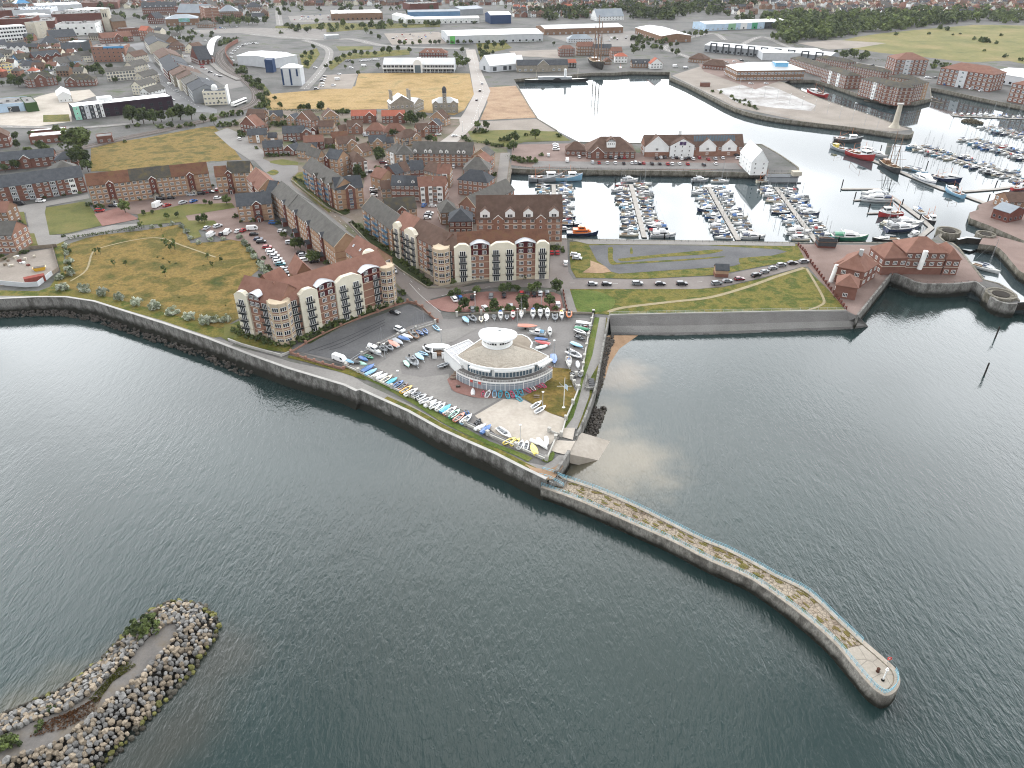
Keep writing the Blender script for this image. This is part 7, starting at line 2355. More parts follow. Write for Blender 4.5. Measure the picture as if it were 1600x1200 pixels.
KIND={'yacht':('sailing_yacht','sailing yacht'),'big_yacht':('sailing_yacht','sailing yacht'),'small_yacht':('sailing_yacht','sailing yacht'),'bare_yacht':('sailing_yacht','sailing yacht'),'cruiser':('motor_cruiser','motor boat'),'motor_yacht':('motor_yacht','motor yacht'),'small_cruiser':('motor_cruiser','motor boat'),'fly_cruiser':('motor_cruiser','motor boat'),'workboat':('fishing_boat','fishing boat'),'trawler':('fishing_boat','fishing boat'),'dinghy':('dinghy','dinghy'),'covered_dinghy':('covered_dinghy','dinghy'),'covered_boat':('covered_boat','boat'),'upturned':('upturned_dinghy','dinghy'),'open_boat':('open_boat','boat'),'rib':('inflatable_boat','inflatable boat'),'small_rib':('inflatable_boat','inflatable boat')}
MAINC={'spray_hood':1,'sail_cover':1,'canopy':1,'cover':1,'cockpit':None}
def boat(kind,loc,rot,hullc,acc,label,group=None,scale=None,tilt=None):
 p=PR[kind]
 swap={}
 for pn,me,_,_ in p.parts:
  if pn in('hull','tube')and hullc:
   swap[pn]=colour(me,hullc)
  elif pn=='deck' and kind in('dinghy','open_boat')and hullc:
   swap[pn]=colour(me,acc or hullc)
  elif pn=='keel' and hullc:
   swap[pn]=colour(me,hullc)
  elif pn in('spray_hood','sail_cover','canopy','cover')and acc:
   swap[pn]=colour(me,acc)if acc!='-' else None
 n,c=KIND[kind]
 return p.place(n,label,c,loc,rot,group,swap,scale,tilt)
ORD=ORD_
rr=random.Random(21)
def pontoon(label,pts,w=2.2,piles=(),name='pontoon'):
 t=thing(name,label,'pontoon')
 mb=MB();wallmesh(mb,pts,w,DOCK-.3,DOCK+.55)
 mb.build('deck',mat('pontoon decking',[(.30,.28,.255),(.38,.36,.33)],scale=.3,fine=3,fvar=.12),t)
 mb=MB();wallmesh(mb,pts,w+.2,DOCK-.35,DOCK+.3)
 mb.build('floats',DWOOD,t)
 for p in piles:
  mb=MB();mb.lathe([(.3,DOCK-1),(.3,DOCK+3.4),(0,DOCK+3.7)],8,p.x,p.y);mb.build('pile',RUBBER,t)
 return t
def berth_row(pname,a,b,sides,n,kinds,length=8.4,sname=('left','right'),clear=1.2,group=None,jit=.6,phase=0,endw='quay',skip=()):
 pass
 d=(b-a)
 u=d.normalized()
 nrm=Vector((-u.y,u.x,0))
 for side in sides:
  s=nrm if(nrm.x<0)==(side<0)else-nrm
  fing=[]
  for k in range(n):
   if(side,k)in skip:
    continue
   kd=rr.choice(kinds)
   sc=rr.uniform(.84,1.08)
   off=(4.3 if kd not in('small_cruiser','small_yacht')else 3.4)*sc+clear+.9
   if kd in('big_yacht','fly_cruiser'):
    off+=1
   p=a+d*((k+.5)/n)+s*off+u*rr.uniform(-jit,jit)*.4
   p.z=DOCK
   flip=rr.random()<.5
   ang=atan2(s.y,s.x)+(pi if flip else 0)+rr.uniform(-.05,.05)
   hc=rr.choice('wwwwwwwwwwwwccnnbblwggr')
   ac=rr.choice('bbbnnwwgdrlc')
   word={'yacht':'sailing yacht','big_yacht':'long yacht','small_yacht':'small yacht','bare_yacht':'mastless yacht','cruiser':'motor cruiser','small_cruiser':'small motor boat','fly_cruiser':'tall motor cruiser','workboat':'fishing boat','covered_boat':'covered boat'}[kd]
   acw={'yacht':'sail cover','big_yacht':'sail cover','small_yacht':'sail cover','bare_yacht':'spray hood','cruiser':'canopy','small_cruiser':'canopy','fly_cruiser':'canopy','covered_boat':'cover','workboat':'wheelhouse'}[kd]
   acn='white' if kd=='workboat' else BC[ac][0]
   lab='%s %s, %s %s, %s from far end, %s side, %s'%(BC[hc][0],word,acn,acw,ORD[k],sname[0]if side<0 else sname[1],pname[4:])
   boat(kd,p,ang,hc,ac,lab,group or 'boats berthed in the marina',sc)
  for k in range(0,n,2):
   q=a+d*(k/n)
   fing.append((q,s))
  t=thing('finger_pontoon','narrow finger walkways between the boats on the %s side of %s'%(sname[0]if side<0 else sname[1],pname),'finger pontoons')
  for q,s2 in fing:
   mb=MB();wallmesh(mb,[q+s2*1.0,q+s2*7.5],.7,DOCK-.2,DOCK+.45)
   mb.build('finger',MATS['pontoon decking'],t)
MIX=['yacht']*6+['cruiser']*4+['small_yacht']*3+['small_cruiser']*2+['bare_yacht','big_yacht','fly_cruiser']
GD=lambda fr,X,Y:G(fr,X,Y,DOCK)
for nm,fr,a,b,nl,nr in[('the leftmost pontoon','s',(300,262),(312,700),13,13),('the second pontoon','s',(1105,262),(1245,815),16,16),('the third pontoon','t',(380,290),(690,842),17,17),('the fourth pontoon','t',(1080,290),(1505,862),18,18)]:
 A,B_=GD(fr,*a),GD(fr,*b)
 pontoon('long straight walkway of %s'%nm,[A,B_],2.3,[A+Vector((-9,0,0)),B_+Vector((9,-2,0))])
 berth_row(nm,A,B_,(-1,1),nl,MIX)
t=boat('trawler',GD('s',215,222),.06,'g',None,'blue grey patrol vessel lying across the far end of the leftmost pontoon',None,1.15)
boat('trawler',GD('s',440,215),.05,'l',None,'pale blue grey patrol vessel right of its darker twin on the leftmost pontoon',None,1.05)
boat('fly_cruiser',GD('s',1090,225),.1,'w','g','white cruiser lying across the far end of the second pontoon')
boat('big_yacht',GD('s',1230,262),.05,'w','n','white yacht lying across the far end of the second pontoon')
boat('fly_cruiser',GD('t',290,225),.05,'g','g','grey cruiser lying across the far end of the third pontoon')
boat('big_yacht',GD('t',500,232),.0,'w','g','white yacht lying across the far end of the third pontoon')
t=thing('lifeboat','orange and navy all weather lifeboat moored by the tall brick block','lifeboat',GD('s',600,785),.02)
mb,rings=hull_mb(15,4.8,1.6,1.2,.85,.5);mb.build('hull',BM['n'],t,True)
deck_mb(rings).build('deck',BM['g'],t)
ORG=paint('lifeboat orange',(.70,.16,.02))
mb=cabin_mb(-4.6,4.6,1.9,1.1,1.6,3.3,2.2);cb=mb.build('superstructure',ORG,t)
mb=cabin_mb(-2.2,1.6,1.35,1.0,3.3,4.6,.9);wh=mb.build('wheelhouse',ORG,t)
mb=MB();mb.box(-1.8,.6,-1.33,1.33,3.75,4.25);mb.build('window',GLASS,wh)
mb=MB();mb.box(-3.6,2.2,-1.83,1.83,2.5,2.85);mb.build('window_band',BM['n'],cb)
mb=MB();mb.tube((-1,0,4.6),(-1,0,7.2),.06);mb.box(-1.6,-.6,-.6,.6,5.2,5.4);mb.build('mast',BM['w'],t)
mb=MB();mb.box(-7.3,-5.2,-2.0,2.0,1.55,1.75);mb.build('aft_deck',BM['d'],t)
boat('small_rib',GD('s',480,735),.1,'d',None,'dark inflatable moored left of the orange lifeboat')
boat('small_cruiser',GD('s',415,735),.0,'n','n','small navy launch tucked beside the tall brick block')
boat('fly_cruiser',GD('s',1440,800),-.02,'w','w','white pilot style cruiser lying along the near quay of the second pontoon',None,1.2)
boat('motor_yacht',GD('t',840,818),-.05,'w','n','white and black motor yacht along the near quay of the third pontoon',None,.8)
boat('fly_cruiser',GD('t',1310,772),.03,'w','w','long white cabin cruiser with a row of dark windows, left foot of the fourth pontoon',None,1.25)
boat('cruiser',GD('t',1325,830),.0,'w','w','white cruiser with pointed canopy nearest the gatehouse',None,1.1)
t=thing('floating_workshop','dark grey floating shed moored under the white hotel end building','floating shed',GD('t',1125,225))
mb=MB();mb.box(-11,11,-3.5,3.5,-.5,.6);mb.build('hull',BM['d'],t)
mb=MB();mb.box(-9,9,-3,3,.6,3.4);mb.build('wall',MGREY,t)
mb=MB();mb.box(-9.4,9.4,-3.4,3.4,3.4,3.6);mb.build('roof',DGREY,t)
mb=MB();mb.box(6,11,-2,2,3.6,6);mb.build('cabin',PSTONE,t)
boat('workboat',GD('t',960,235),.1,'c',None,'cream hulled old boat moored left of the grey floating shed')
GU=lambda X,Y:GD('u',X,Y)
A,B_=GU(800,372),GU(1640,640)
pontoon('long pontoon slanting through the right marina, nearest of its three',[A,B_],2.2)
berth_row('the near slanting pontoon',A,B_,(-1,1),17,MIX,sname=('far','near'),clear=.8)
A,B_=GU(1190,322),GU(1750,500)
pontoon('middle slanting pontoon of the right marina',[A,B_],2.0)
berth_row('the middle slanting pontoon',A,B_,(-1,1),14,MIX,sname=('far','near'),clear=.8)
A,B_=GU(1300,232),GU(1760,340)
pontoon('far slanting pontoon of the right marina',[A,B_],2.0)
berth_row('the far slanting pontoon',A,B_,(-1,1),10,MIX,sname=('far','near'),clear=.8)
A,B_=GU(1080,150),GU(1700,178)
pontoon('rearmost pontoon behind the rock islet',[A,B_],2.0)
berth_row('the rearmost pontoon',A,B_,(1,),13,MIX+['workboat']*6,sname=('far','near'),clear=.6)
rk=MB()
r5=random.Random(3)
for _ in range(90):
 u=r5.uniform(-1,1)
 src=ROCKS[r5.randrange(14)]
 s=r5.uniform(1.5,3.0)
 c=GU(1150,190).lerp(GU(1285,200),(u+1)/2)+Vector((0,r5.uniform(-5,5)*(1-u*u)**.5,r5.uniform(-.3,1.5)*(1-u*u)))
 i0=len(rk.v)
 rk.v+=[(v[0]*s+c.x,v[1]*s+c.y,v[2]*s+c.z)for v in src.v]
 for f in src.f:
  rk.f.append(tuple(i0+q for q in f));rk.m.append(0)
tag(rk.build('rock_islet',mat('brown weedy rocks',[(.06,.05,.035),(.11,.095,.065)],scale=.4,fine=2,fvar=.3)),'low brown rock islet off the rearmost pontoon','rock islet')
P1=[GU(320,420),GU(520,492),GU(730,580),GU(1000,690),GU(1180,745),GU(1335,800)]
pontoon('long dark pontoon carrying the tall ship and the white motor yacht',P1,3,[GU(545,400),GU(885,520),GU(1335,770)])
pontoon('dark floating boom running to the right quay',[GU(1155,708),GU(1390,690),GU(1550,668)],2.4,[GU(1390,668)])
P2=[GU(258,688),GU(525,688),GU(640,755),GU(850,912),GU(918,975),GU(838,1040)]
pontoon('bent pontoon with the white motor yachts, in front of the lock building',P2,2.6,[GU(262,660),GU(600,728),GU(700,808),GU(830,920)])
ang=lambda a,b:atan2((GU(*b)-GU(*a)).y,(GU(*b)-GU(*a)).x)
pontoon('short spur pontoon beside the upper white motor yacht',[GU(350,772),GU(620,758)],1.4,[GU(355,752)],'spur_pontoon')
pontoon('short spur pontoon beside the red narrow boat',[GU(450,868),GU(690,862)],1.4,[GU(458,842)],'spur_pontoon')
boat('trawler',GU(300,340),ang((200,340),(400,350)),'d',None,'dark green grey workboat behind the yellow topped boat',None,1.1)
t=boat('trawler',GU(230,400),ang((300,420),(170,380)),'g',None,'grey workboat with a yellow deck cabin at the end of the ship pontoon',None,.85)
for c in t.children:
 if c.name.startswith('wheelhouse')and c.type=='MESH':
  m2=c.data.copy();m2.materials[0]=BM['y'];c.data=m2
boat('trawler',GU(395,458),ang((290,430),(490,490)),'r',None,'red hulled trawler with white wheelhouse alongside the ship pontoon',None,1.25)
boat('cruiser',GU(460,410),ang((400,400),(520,425)),'w','w','white cruiser behind the red trawler',None,1.2)
boat('fly_cruiser',GU(540,445),ang((480,430),(600,455)),'w','g','white cruiser between the red trawler and the tall ship')
boat('motor_yacht',GU(872,635),ang((950,670),(800,600))+pi,'w','g','large sleek white motor yacht beyond the tall ship',None,1.25)
boat('trawler',GU(1020,628),ang((930,610),(1100,640)),'n',None,'navy workboat with blue grey deckhouse behind the large white motor yacht',None,.95)
boat('trawler',GU(1080,725),ang((1150,750),(1010,690)),'l',None,'light blue trawler near the end of the ship pontoon',None,.85)
boat('big_yacht',GU(770,545),ang((700,530),(850,560)),'g','g','grey yacht moored behind the tall ship stern')
boat('big_yacht',GU(830,560),ang((760,540),(880,570)),'l','n','blue grey yacht with dark cover behind the tall ship')
boat('motor_yacht',GU(510,775),ang((600,785),(400,780)),'w','n','front one of two white motor yachts on the bent pontoon',None,1.15)
boat('motor_yacht',GU(500,740),ang((600,745),(420,740)),'w','g','rear one of two white motor yachts on the bent pontoon',None,1.05)
boat('workboat',GU(610,885),ang((700,880),(520,890)),'r',None,'long low red boat with yellow bow trim on the bent pontoon',None,1.4)
boat('motor_yacht',GU(720,960),ang((600,965),(850,970)),'g','d','grey motor sailer on the inner side of the bent pontoon',None,1.2)
boat('motor_yacht',GU(700,995),ang((600,1000),(850,990)),'n','d','dark hulled motor sailer nearest the lock building roof',None,1.15)
boat('fly_cruiser',GU(620,965),ang((560,960),(640,985)),'c','c','cream deck boat at the left of the grey motor sailer')
boat('big_yacht',GU(820,850),ang((860,880),(780,830)),'w','b','white yacht with blue sail cover on the outer side of the bent pontoon')
boat('workboat',GU(905,925),ang((860,890),(950,950)),'k',None,'black and red fishing boat at the elbow of the bent pontoon',None,1.1)
boat('cruiser',GU(795,1025),ang((760,1035),(830,1010)),'w','w','white cruiser at the foot of the bent pontoon')
boat('motor_yacht',GU(310,1058),ang((200,1055),(420,1065)),'e','e','green hulled cabin boat along the quay by the gatehouse',None,1.15)
boat('big_yacht',GU(580,1066),ang((690,1070),(500,1065)),'k','w','black hulled yacht along the quay behind the left lock building',None,1.2)
boat('cruiser',GU(1370,580),ang((1300,570),(1430,590)),'k','k','black hulled motor boat at the near end of the slanting pontoon')
boat('big_yacht',G('v',1190,545,SEA+.9),atan2(-1,.8),'w','n','white yacht with a tall mast waiting in the lock basin',None,1.15)
boat('workboat',GU(1560,690),.2,'r',None,'red bowed boat cut off by the right edge')
def masted_ship(label,loc,rot,L,masts,hullm,mh,yards=True,name='tall_ship'):
 t=thing(name,label,'tall ship',loc,rot)
 B,D=L*.24,L*.10
 mb,rings=hull_mb(L,B,D,1.3,.8,.7,-.6);mb.build('hull',hullm,t,True)
 deck_mb(rings,.4,.93).build('deck',TEAK,t)
 mb=MB()
 for s in(0,5):
  for k in range(10):
   a,b=Vector(rings[k][s]),Vector(rings[k+1][s])
   mb.tube(a,b,.1,n=4,cap=False)
 mb.build('bulwark_rail',BM['c'],t)
 mb=MB();mb.box(-L*.38,-L*.2,-B*.25,B*.25,D*.8,D+1.7);mb.box(L*.05,L*.15,-B*.2,B*.2,D*.8,D+1.2);mb.build('deckhouse',BM['h'],t)
 mb=MB();mb.tube((L*.44,0,D*1.3),(L*.66,0,D*1.3+L*.07),.16,.06);mb.build('bowsprit',BM['h'],t)
 for i,(x,f)in enumerate(masts):
  mb=MB();mb.tube((L*x,0,D),(L*x-.02*L,0,mh*f),.014*mh,.008*mh)
  o=mb.build('mast',BM['h'],t)
  if yards:
   mb=MB()
   for z,w_ in((.35,.46),(.58,.38),(.78,.26)):
    mb.tube((L*x,-L*w_*.45,mh*f*z),(L*x,L*w_*.45,mh*f*z),.09,n=5)
   mb.tube((L*x,0,mh*f*.17),(L*x-L*.2,0,mh*f*.22),.10,n=5)
   mb.build('yards',BM['h'],o)
  mb=MB()
  for s in(-1,1):
   for q in(-.04,0,.04):
    mb.tube((L*(x+q),s*B*.48,D),(L*x,0,mh*f*.72),.05,n=3,cap=False)
  mb.tube((L*x,0,mh*f*.95),(L*min(.62,x+.3),0,D*1.5+(0 if x<.2 else 1.5)),.03,n=3,cap=False)
  mb.build('shrouds',BM['k'],o)
 return t
masted_ship('dark timber tall ship with two square rigged masts and bowsprit, beside the red trawler',GU(618,540),ang((530,480),(700,590)),25,[(.2,1.0),(-.12,1.05)],BM['k'],21)
masted_ship('historic frigate with three masts docked at the brick quay houses',G('c',532,415,0),-1.45,50,[(.28,.9),(0,1.0),(-.3,.8)],mat('frigate black and cream',[(.02,.02,.02),(.07,.065,.055)],scale=.5),48,name='frigate')
t=thing('paddle_steamer','black hulled paddle steamer with a white funnel moored by the stone warehouse','paddle steamer',G('c',280,512,DOCK),.03)
mb,rings=hull_mb(62,9,2.6,1.2,.8,.3);mb.build('hull',BM['k'],t,True);deck_mb(rings,.1,.96).build('deck',DECK,t)
mb=MB();mb.box(-18,14,-3.2,3.2,2.5,4.8);mb.box(-14,8,-2.6,2.6,4.8,5.0);mb.build('deckhouse',BM['g'],t)
mb=MB();mb.lathe([(1.3,4.8),(1.2,11.5),(0,11.5)],12,8,0);mb.build('funnel',BM['w'],t)
for s in(-1,1):
 mb=MB();mb.extr([(-4.5+9*k/10-0,2.4+2.2*sin(pi*k/10))for k in range(11)],s*4.2-.7,s*4.2+.7);mb.build('paddle_box',BM['k'],t)
mb=MB();mb.tube((20,0,2.6),(20,0,12),.12);mb.tube((-20,0,2.6),(-20,0,11),.12);mb.build('mast',BM['c'],t)
boat('trawler',G('c',675,448,DOCK),1.4,'g',None,'small grey workboat moored right of the old frigate',None,.9)
boat('trawler',G('d',300,600,DOCK),2.2,'r',None,'red and white trawler lying in the channel head beside the beige quay',None,1.2)
for k,(X,Y,ax,ay,bx,by)in enumerate([(560,580,450,575,560,585),(620,600,540,600,680,610),(700,640,600,630,760,650),(1050,610,1000,605,1060,625),(1070,640,1010,630,1095,648)]):
 mb=MB();wallmesh(mb,[G('d',ax,ay,DOCK),G('d',bx,by,DOCK)],1.2,DOCK-.2,DOCK+.5)
 tag(mb.build('jetty',WOOD),'weathered timber jetty '+['furthest left below the flats on the point','second from the left below the flats on the point','in the middle below the flats on the point','upper right of the flats on the point','lower right of the flats on the point'][k],'jetty')
Y1,Y2,Y3='yA','yB','yC'
FR['yA']=(540,490,10);FR['yB']=(600,600,10);FR['yC']=(780,470,10);FR['yD']=(690,500,80/9)
trailer_wheel=MB()
def trailer(t,L):
 key=('trailer',round(L))
 if key not in WIN:
  mb=MB();mb.box(-L*.42,L*.62,-.06,.06,-.12,0);mb.box(-L*.3,L*.1,-.5,-.42,-.12,0);mb.box(-L*.3,L*.1,.42,.5,-.12,0);mb.box(-L*.12,-L*.08,-.75,.75,-.14,-.04)
  wm=MB()
  wm.loft([[(r*cos(q),y,-.18+r*sin(q))for q in[2*pi*k/10 for k in range(10)]]for y,r in((-.1,.24),(-.1,.3),(.1,.3),(.1,.24))])
  WIN[key]=(mb.mesh('trailer',GALV),wm.mesh('wheel',RUBBER))
 a,b=WIN[key]
 o=link('trailer',a,t)
 for s in(-.85,.85):
  link('wheel',b,o,(-L*.1,s,0))
SHORE=[('yA',60,760,'covered_dinghy','w','l',1,.4,'pale boat at the left tip of the yard beside the white van',.3,1),('yA',150,765,'covered_dinghy','d','d',1,.3,'dark grey covered dinghy at the corner of the yard',.3,1),('yA',265,790,'upturned','m',None,1,.3,'mint and white upturned hull at the yard corner',.0,1.1),('yA',285,720,'covered_dinghy','b','b',1,.5,'blue covered dinghy behind the mint upturned hull',.3,1),('yA',370,690,'dinghy','e','e',1,.4,'green open dinghy left of the white cabin cruiser on its trailer',.3,.95),('yA',460,600,'small_cruiser','w','w',1,.55,'white cabin cruiser on a trailer in the fence row',.7,1.15),('yA',590,560,'rib','d',None,.8,.75,'dark inflatable on a trailer right of the white cabin cruiser',.5,.9),('yA',695,545,'small_rib','g',None,.8,.7,'grey inflatable with white cover in the fence row',.5,.9),('yA',745,480,'covered_boat','w','s',-1,-.62,'long white boat with faded red bow cover in the fence row',.5,1.0),('yA',825,450,'covered_boat','g','g',1,.62,'grey covered boat between the red bowed and the blue boats',.5,.95),('yA',920,405,'covered_dinghy','w','b',1,.35,'blue and white covered dinghy in the fence row',.45,1.15),('yA',975,370,'covered_dinghy','w','w',1,.35,'white covered dinghy behind the blue and white one',.45,1.05),('yA',1080,350,'rib','h',None,.8,.85,'brown covered inflatable with outboard in the fence row',.5,1.05),('yA',1165,315,'dinghy','b','b',.9,.5,'left of two blue dinghies with raised masts',.4,1),('yA',1255,295,'dinghy','b','b',.6,.8,'right of two blue dinghies with raised masts',.4,1),('yA',1425,245,'dinghy','l','l',.75,.75,'light blue open dinghy by the yard gate',.2,1.15),('yA',960,800,'covered_dinghy','m','m',.6,.95,'pale green covered dinghy on the centre island of the yard',.35,1),('yA',1060,760,'rib','g',None,.75,.8,'large grey inflatable with twin outboards on the centre island',.5,1.15),('yA',1165,690,'covered_boat','w','l',.8,.75,'pale blue covered boat on the centre island',.5,.9),('yA',1220,640,'dinghy','l','l',1,.35,'light blue open dinghy behind the covered boat on the centre island',.35,1),('yA',1280,575,'small_rib','w',None,.6,.8,'white and blue inflatable on the centre island near the store',.4,1.1),('j',825,485,'open_boat','g','g',1,-.35,'bare aluminium boat on a trailer in the middle of the yard',.5,.9),('yA',355,870,'covered_dinghy','b','b',1,-.6,'bright blue covered boat, first in the row along the promenade wall',.35,1.3),('yA',405,925,'covered_dinghy','l','l',1,-.5,'light blue covered dinghy, second in the wall row',.3,1.1),('yA',500,965,'covered_dinghy','g','w',1,-.5,'grey and white covered dinghy, third in the wall row',.3,1.0),('yA',565,990,'upturned','w',None,1,-.45,'white upturned hull, fourth in the wall row',.1,1.2),('yA',645,1030,'open_boat','c','c',1,-.62,'cream open boat with wooden thwarts in the wall row',.3,.95),('yA',730,1065,'covered_dinghy','l','t',1,-.6,'turquoise covered dinghy after the cream open boat',.3,1.05),('yA',825,1115,'dinghy','b','b',1,-.6,'blue open dinghy beside the orange boat in the wall row',.3,1.1),('yB',310,40,'dinghy','o','d',1,-.75,'orange rimmed dark dinghy in the wall row',.3,1.05),('yB',355,95,'open_boat','a','a',1,-.62,'amber yellow open boat in the wall row',.3,.95),('yB',430,140,'open_boat','w','w',1,-.55,'white open boat with pale blue interior in the wall row',.3,.98),('yB',500,175,'small_rib','g',None,1,-.3,'small grey inflatable in the wall row',.2,.8),('yB',580,220,'small_rib','w',None,1,-.5,'small pale inflatable with engine in the wall row',.2,.9),('yB',665,268,'dinghy','w','w',1,-.42,'slim white racing dinghy after the pale inflatable',.25,1.15),('yB',730,310,'upturned','w',None,1,-.5,'plain white upturned hull in the middle of the wall row',.1,1.25),('yB',810,345,'dinghy','w','w',1,-.55,'left of two matching white racing dinghies',.25,1.1),('yB',890,370,'dinghy','w','w',.85,-.7,'right of two matching white racing dinghies',.25,1.1),('yB',965,400,'covered_dinghy','b','t',1,-.75,'bright blue covered dinghy after the two white racing dinghies',.3,1.1),('yB',1040,430,'open_boat','s','w',1,-.6,'salmon hulled open boat with white interior',.3,.98),('yB',1110,480,'dinghy','e','m',.9,-.72,'green open dinghy between two salmon boats',.3,1.2),('yB',1180,530,'open_boat','s','s',.9,-.72,'salmon open boat near the concrete apron',.3,.95),('yB',1300,470,'small_rib','b',None,.4,.8,'small blue boat standing on end behind the last wall row boats',.3,.6),('yB',1290,560,'open_boat','l','w',.85,-.75,'light blue and white open boat at the apron corner',.3,1.0),('yB',1470,600,'small_rib','k',None,.5,-.6,'black outboard engine tender on the apron edge',.2,.7),('l',270,362,'upturned','w',None,1,-.5,'white hull beside the purple blue cover',.2,1.1),('l',318,385,'covered_dinghy','b','b',.8,-.7,'purple blue covered boat by the apron',.35,1.1),('l',470,415,'open_boat','w','w',1,.75,'long white rowing boat with red keel on the apron',.3,1.15),('l',515,482,'dinghy','y','y',1,-.5,'left of two yellow dinghies at the wall',.15,1.05),('l',565,490,'dinghy','y','y',1,-.75,'right of two yellow dinghies at the wall',.15,1.0),('l',605,512,'dinghy','w','w',.5,-1,'left of two white dinghies by the yard corner',.15,1.0),('l',652,520,'dinghy','w','w',.25,-1,'right of two white dinghies by the yard corner',.15,1.0),('l',715,552,'covered_dinghy','y','y',-.4,-1,'yellow sail covered dinghy in the yard corner',.2,1.15),('l',735,490,'upturned','w',None,.9,.4,'white hull at the left of the stacked white dinghies',.4,1),('l',775,495,'upturned','w',None,.6,.8,'white dinghy hull in the middle of the stack by the slipway wall',.6,1.1),('l',800,515,'upturned','w',None,.7,.8,'front white dinghy hull of the stack by the slipway wall',.3,1),('l',822,480,'upturned','w',None,.1,1,'white dinghy stood at the right of the stack',.6,1),('l',740,180,'dinghy','w','w',1,-.7,'left of two white dinghies on the lawn edge',.2,1.1),('l',772,220,'dinghy','w','w',1,-.65,'right of two white dinghies on the lawn edge',.2,1.15),('yD',435,1000,'upturned','w',None,.0,-1,'white hull propped on end against the clubhouse corner',.2,1),('yD',575,1032,'dinghy','p','p',.2,-1,'small pink dinghy leftmost of the row below the clubhouse',.1,.75),('yD',645,1035,'dinghy','w','w',.5,-1,'left of two white and blue dinghies below the clubhouse',.1,1),('yD',735,1035,'dinghy','w','l',.0,-1,'right of two white and blue dinghies below the clubhouse',.1,1),('yD',815,1035,'dinghy','t','t',.2,-1,'turquoise dinghy fourth from the left below the clubhouse',.1,.95),('yD',912,1050,'dinghy','t','t',-.35,-1,'turquoise dinghy right of the mullions below the clubhouse',.1,.9),('yD',978,1038,'dinghy','p','p',-.4,-1,'pink dinghy between turquoise ones',.1,.85),('yD',1028,1010,'dinghy','t','t',-.4,-1,'left of the upper pair of turquoise dinghies',.1,.9),('yD',1098,1005,'dinghy','t','t',-.4,-1,'right of the upper pair of turquoise dinghies',.1,.9),('yD',1065,1098,'dinghy','t','t',-.9,-.8,'turquoise dinghy lying out on the apron',.1,.85),('yD',1175,975,'dinghy','p','p',-1,-.7,'large pink dinghy at the lawn corner',.1,.95),('yD',1262,950,'dinghy','p','w',-.7,-.9,'pale pink dinghy by the lawn',.1,.85),('yD',1330,910,'dinghy','p','p',-1,-.6,'left of the last two pink dinghies',.1,.9),('yD',1395,912,'dinghy','p','p',-.9,-.7,'rightmost pink dinghy beside the clubhouse',.1,.9),('k',258,275,'covered_dinghy','w','l',.7,.9,'blue covered boat leftmost below the brick car park',.5,1.2),('k',315,262,'small_rib','g',None,.7,.7,'grey boat second from the left below the brick car park',.5,1.1),('k',383,268,'open_boat','c','c',.1,1,'cream and brown boat third from the left below the brick car park',.6,.85),('k',428,250,'covered_boat','w','w',.2,1,'white covered boat in the rear row',.6,.85),('k',492,252,'dinghy','w','d',.2,1,'slender catamaran like boat in the rear row',.4,1),('k',545,243,'small_cruiser','w','b',.1,1,'white boat with blue canopy in the rear row',.7,.9),('k',597,250,'open_boat','g','g',0,1,'small grey open boat in the rear row',.5,.75),('k',648,240,'small_cruiser','r','r',0,1,'red topped speedboat in the rear row',.7,.85),('k',717,225,'small_yacht','w','w',.0,1,'white yacht on a cradle with its mast up in the rear row',.9,.9),('k',815,228,'small_cruiser','w','b',0,1,'white motor boat with blue cockpit right of the yacht on a cradle',.8,.95),('k',876,225,'small_cruiser','w','d',0,1,'white motor boat with three dark windscreen panes',.8,.95),('k',935,228,'small_cruiser','w','w',0,1,'white motor boat with square pale cabin',.8,.95),('k',998,248,'rib','g',None,.1,1,'grey blue inflatable in the rear row',.5,.85),('k',1053,240,'small_cruiser','w','y',.1,1,'white speedboat with amber seats',.6,.85),('k',1115,232,'small_rib','o',None,.0,1,'orange inflatable rescue boat at the end of the rear row',.8,1.1),('k',770,325,'covered_boat','w','s',1,.05,'white speedboat with faded red cover standing alone behind the clubhouse',.8,1.2),('k',850,385,'small_cruiser','w','l',-1,-.15,'white speedboat with light blue canopy',.6,.95),('k',955,380,'small_cruiser','w','w',.1,1,'white speedboat facing the camera by the inner track',.6,.8),('k',885,430,'covered_boat','b','b',1,.1,'dark blue covered boat behind the fan roof',.6,.8),('k',893,462,'covered_boat','w','r',-1,-.2,'white boat with dark red cover behind the fan roof',.6,.95),('k',890,495,'upturned','w',None,1,-.25,'white hull closest to the fan roof',.5,1.2),('k',988,600,'covered_boat','b','b',.15,1,'bright blue covered keelboat with mast',.8,1.05),('k',1113,625,'small_yacht','w','b',.1,1,'white keelboat with open blue cockpit',.8,1.05),('k',1160,560,'rib','w',None,1,.5,'long white inflatable beside the keelboat',.5,1.1),('k',1188,645,'upturned','w',None,.15,1,'white upturned tender right of the keelboat',.2,1.05),('k',1180,480,'covered_boat','l','l',1,.45,'light blue covered trimaran along the footpath wall',.5,.9),('k',1208,420,'rib','k',None,.9,.4,'black inflatable along the footpath wall',.5,.75),('k',1210,372,'dinghy','w','w',1,.42,'slim white dinghy below the green one',.4,1.25),('k',1225,348,'covered_dinghy','e','e',1,.2,'dark green covered dinghy along the footpath wall',.4,1.3),('k',1215,322,'dinghy','r','d',1,.1,'maroon dinghy under the white sail covered one',.35,1.1),('k',1238,300,'covered_dinghy','w','w',1,.15,'white covered dinghy at the head of the footpath wall',.5,1.3),('k',1205,725,'small_rib','g',None,.3,1,'pale inflatable at the curve of the lawn wall',.2,.8),('k',1150,735,'small_rib','k',None,.4,.8,'dark inflatable at the curve of the lawn wall',.2,.8)]
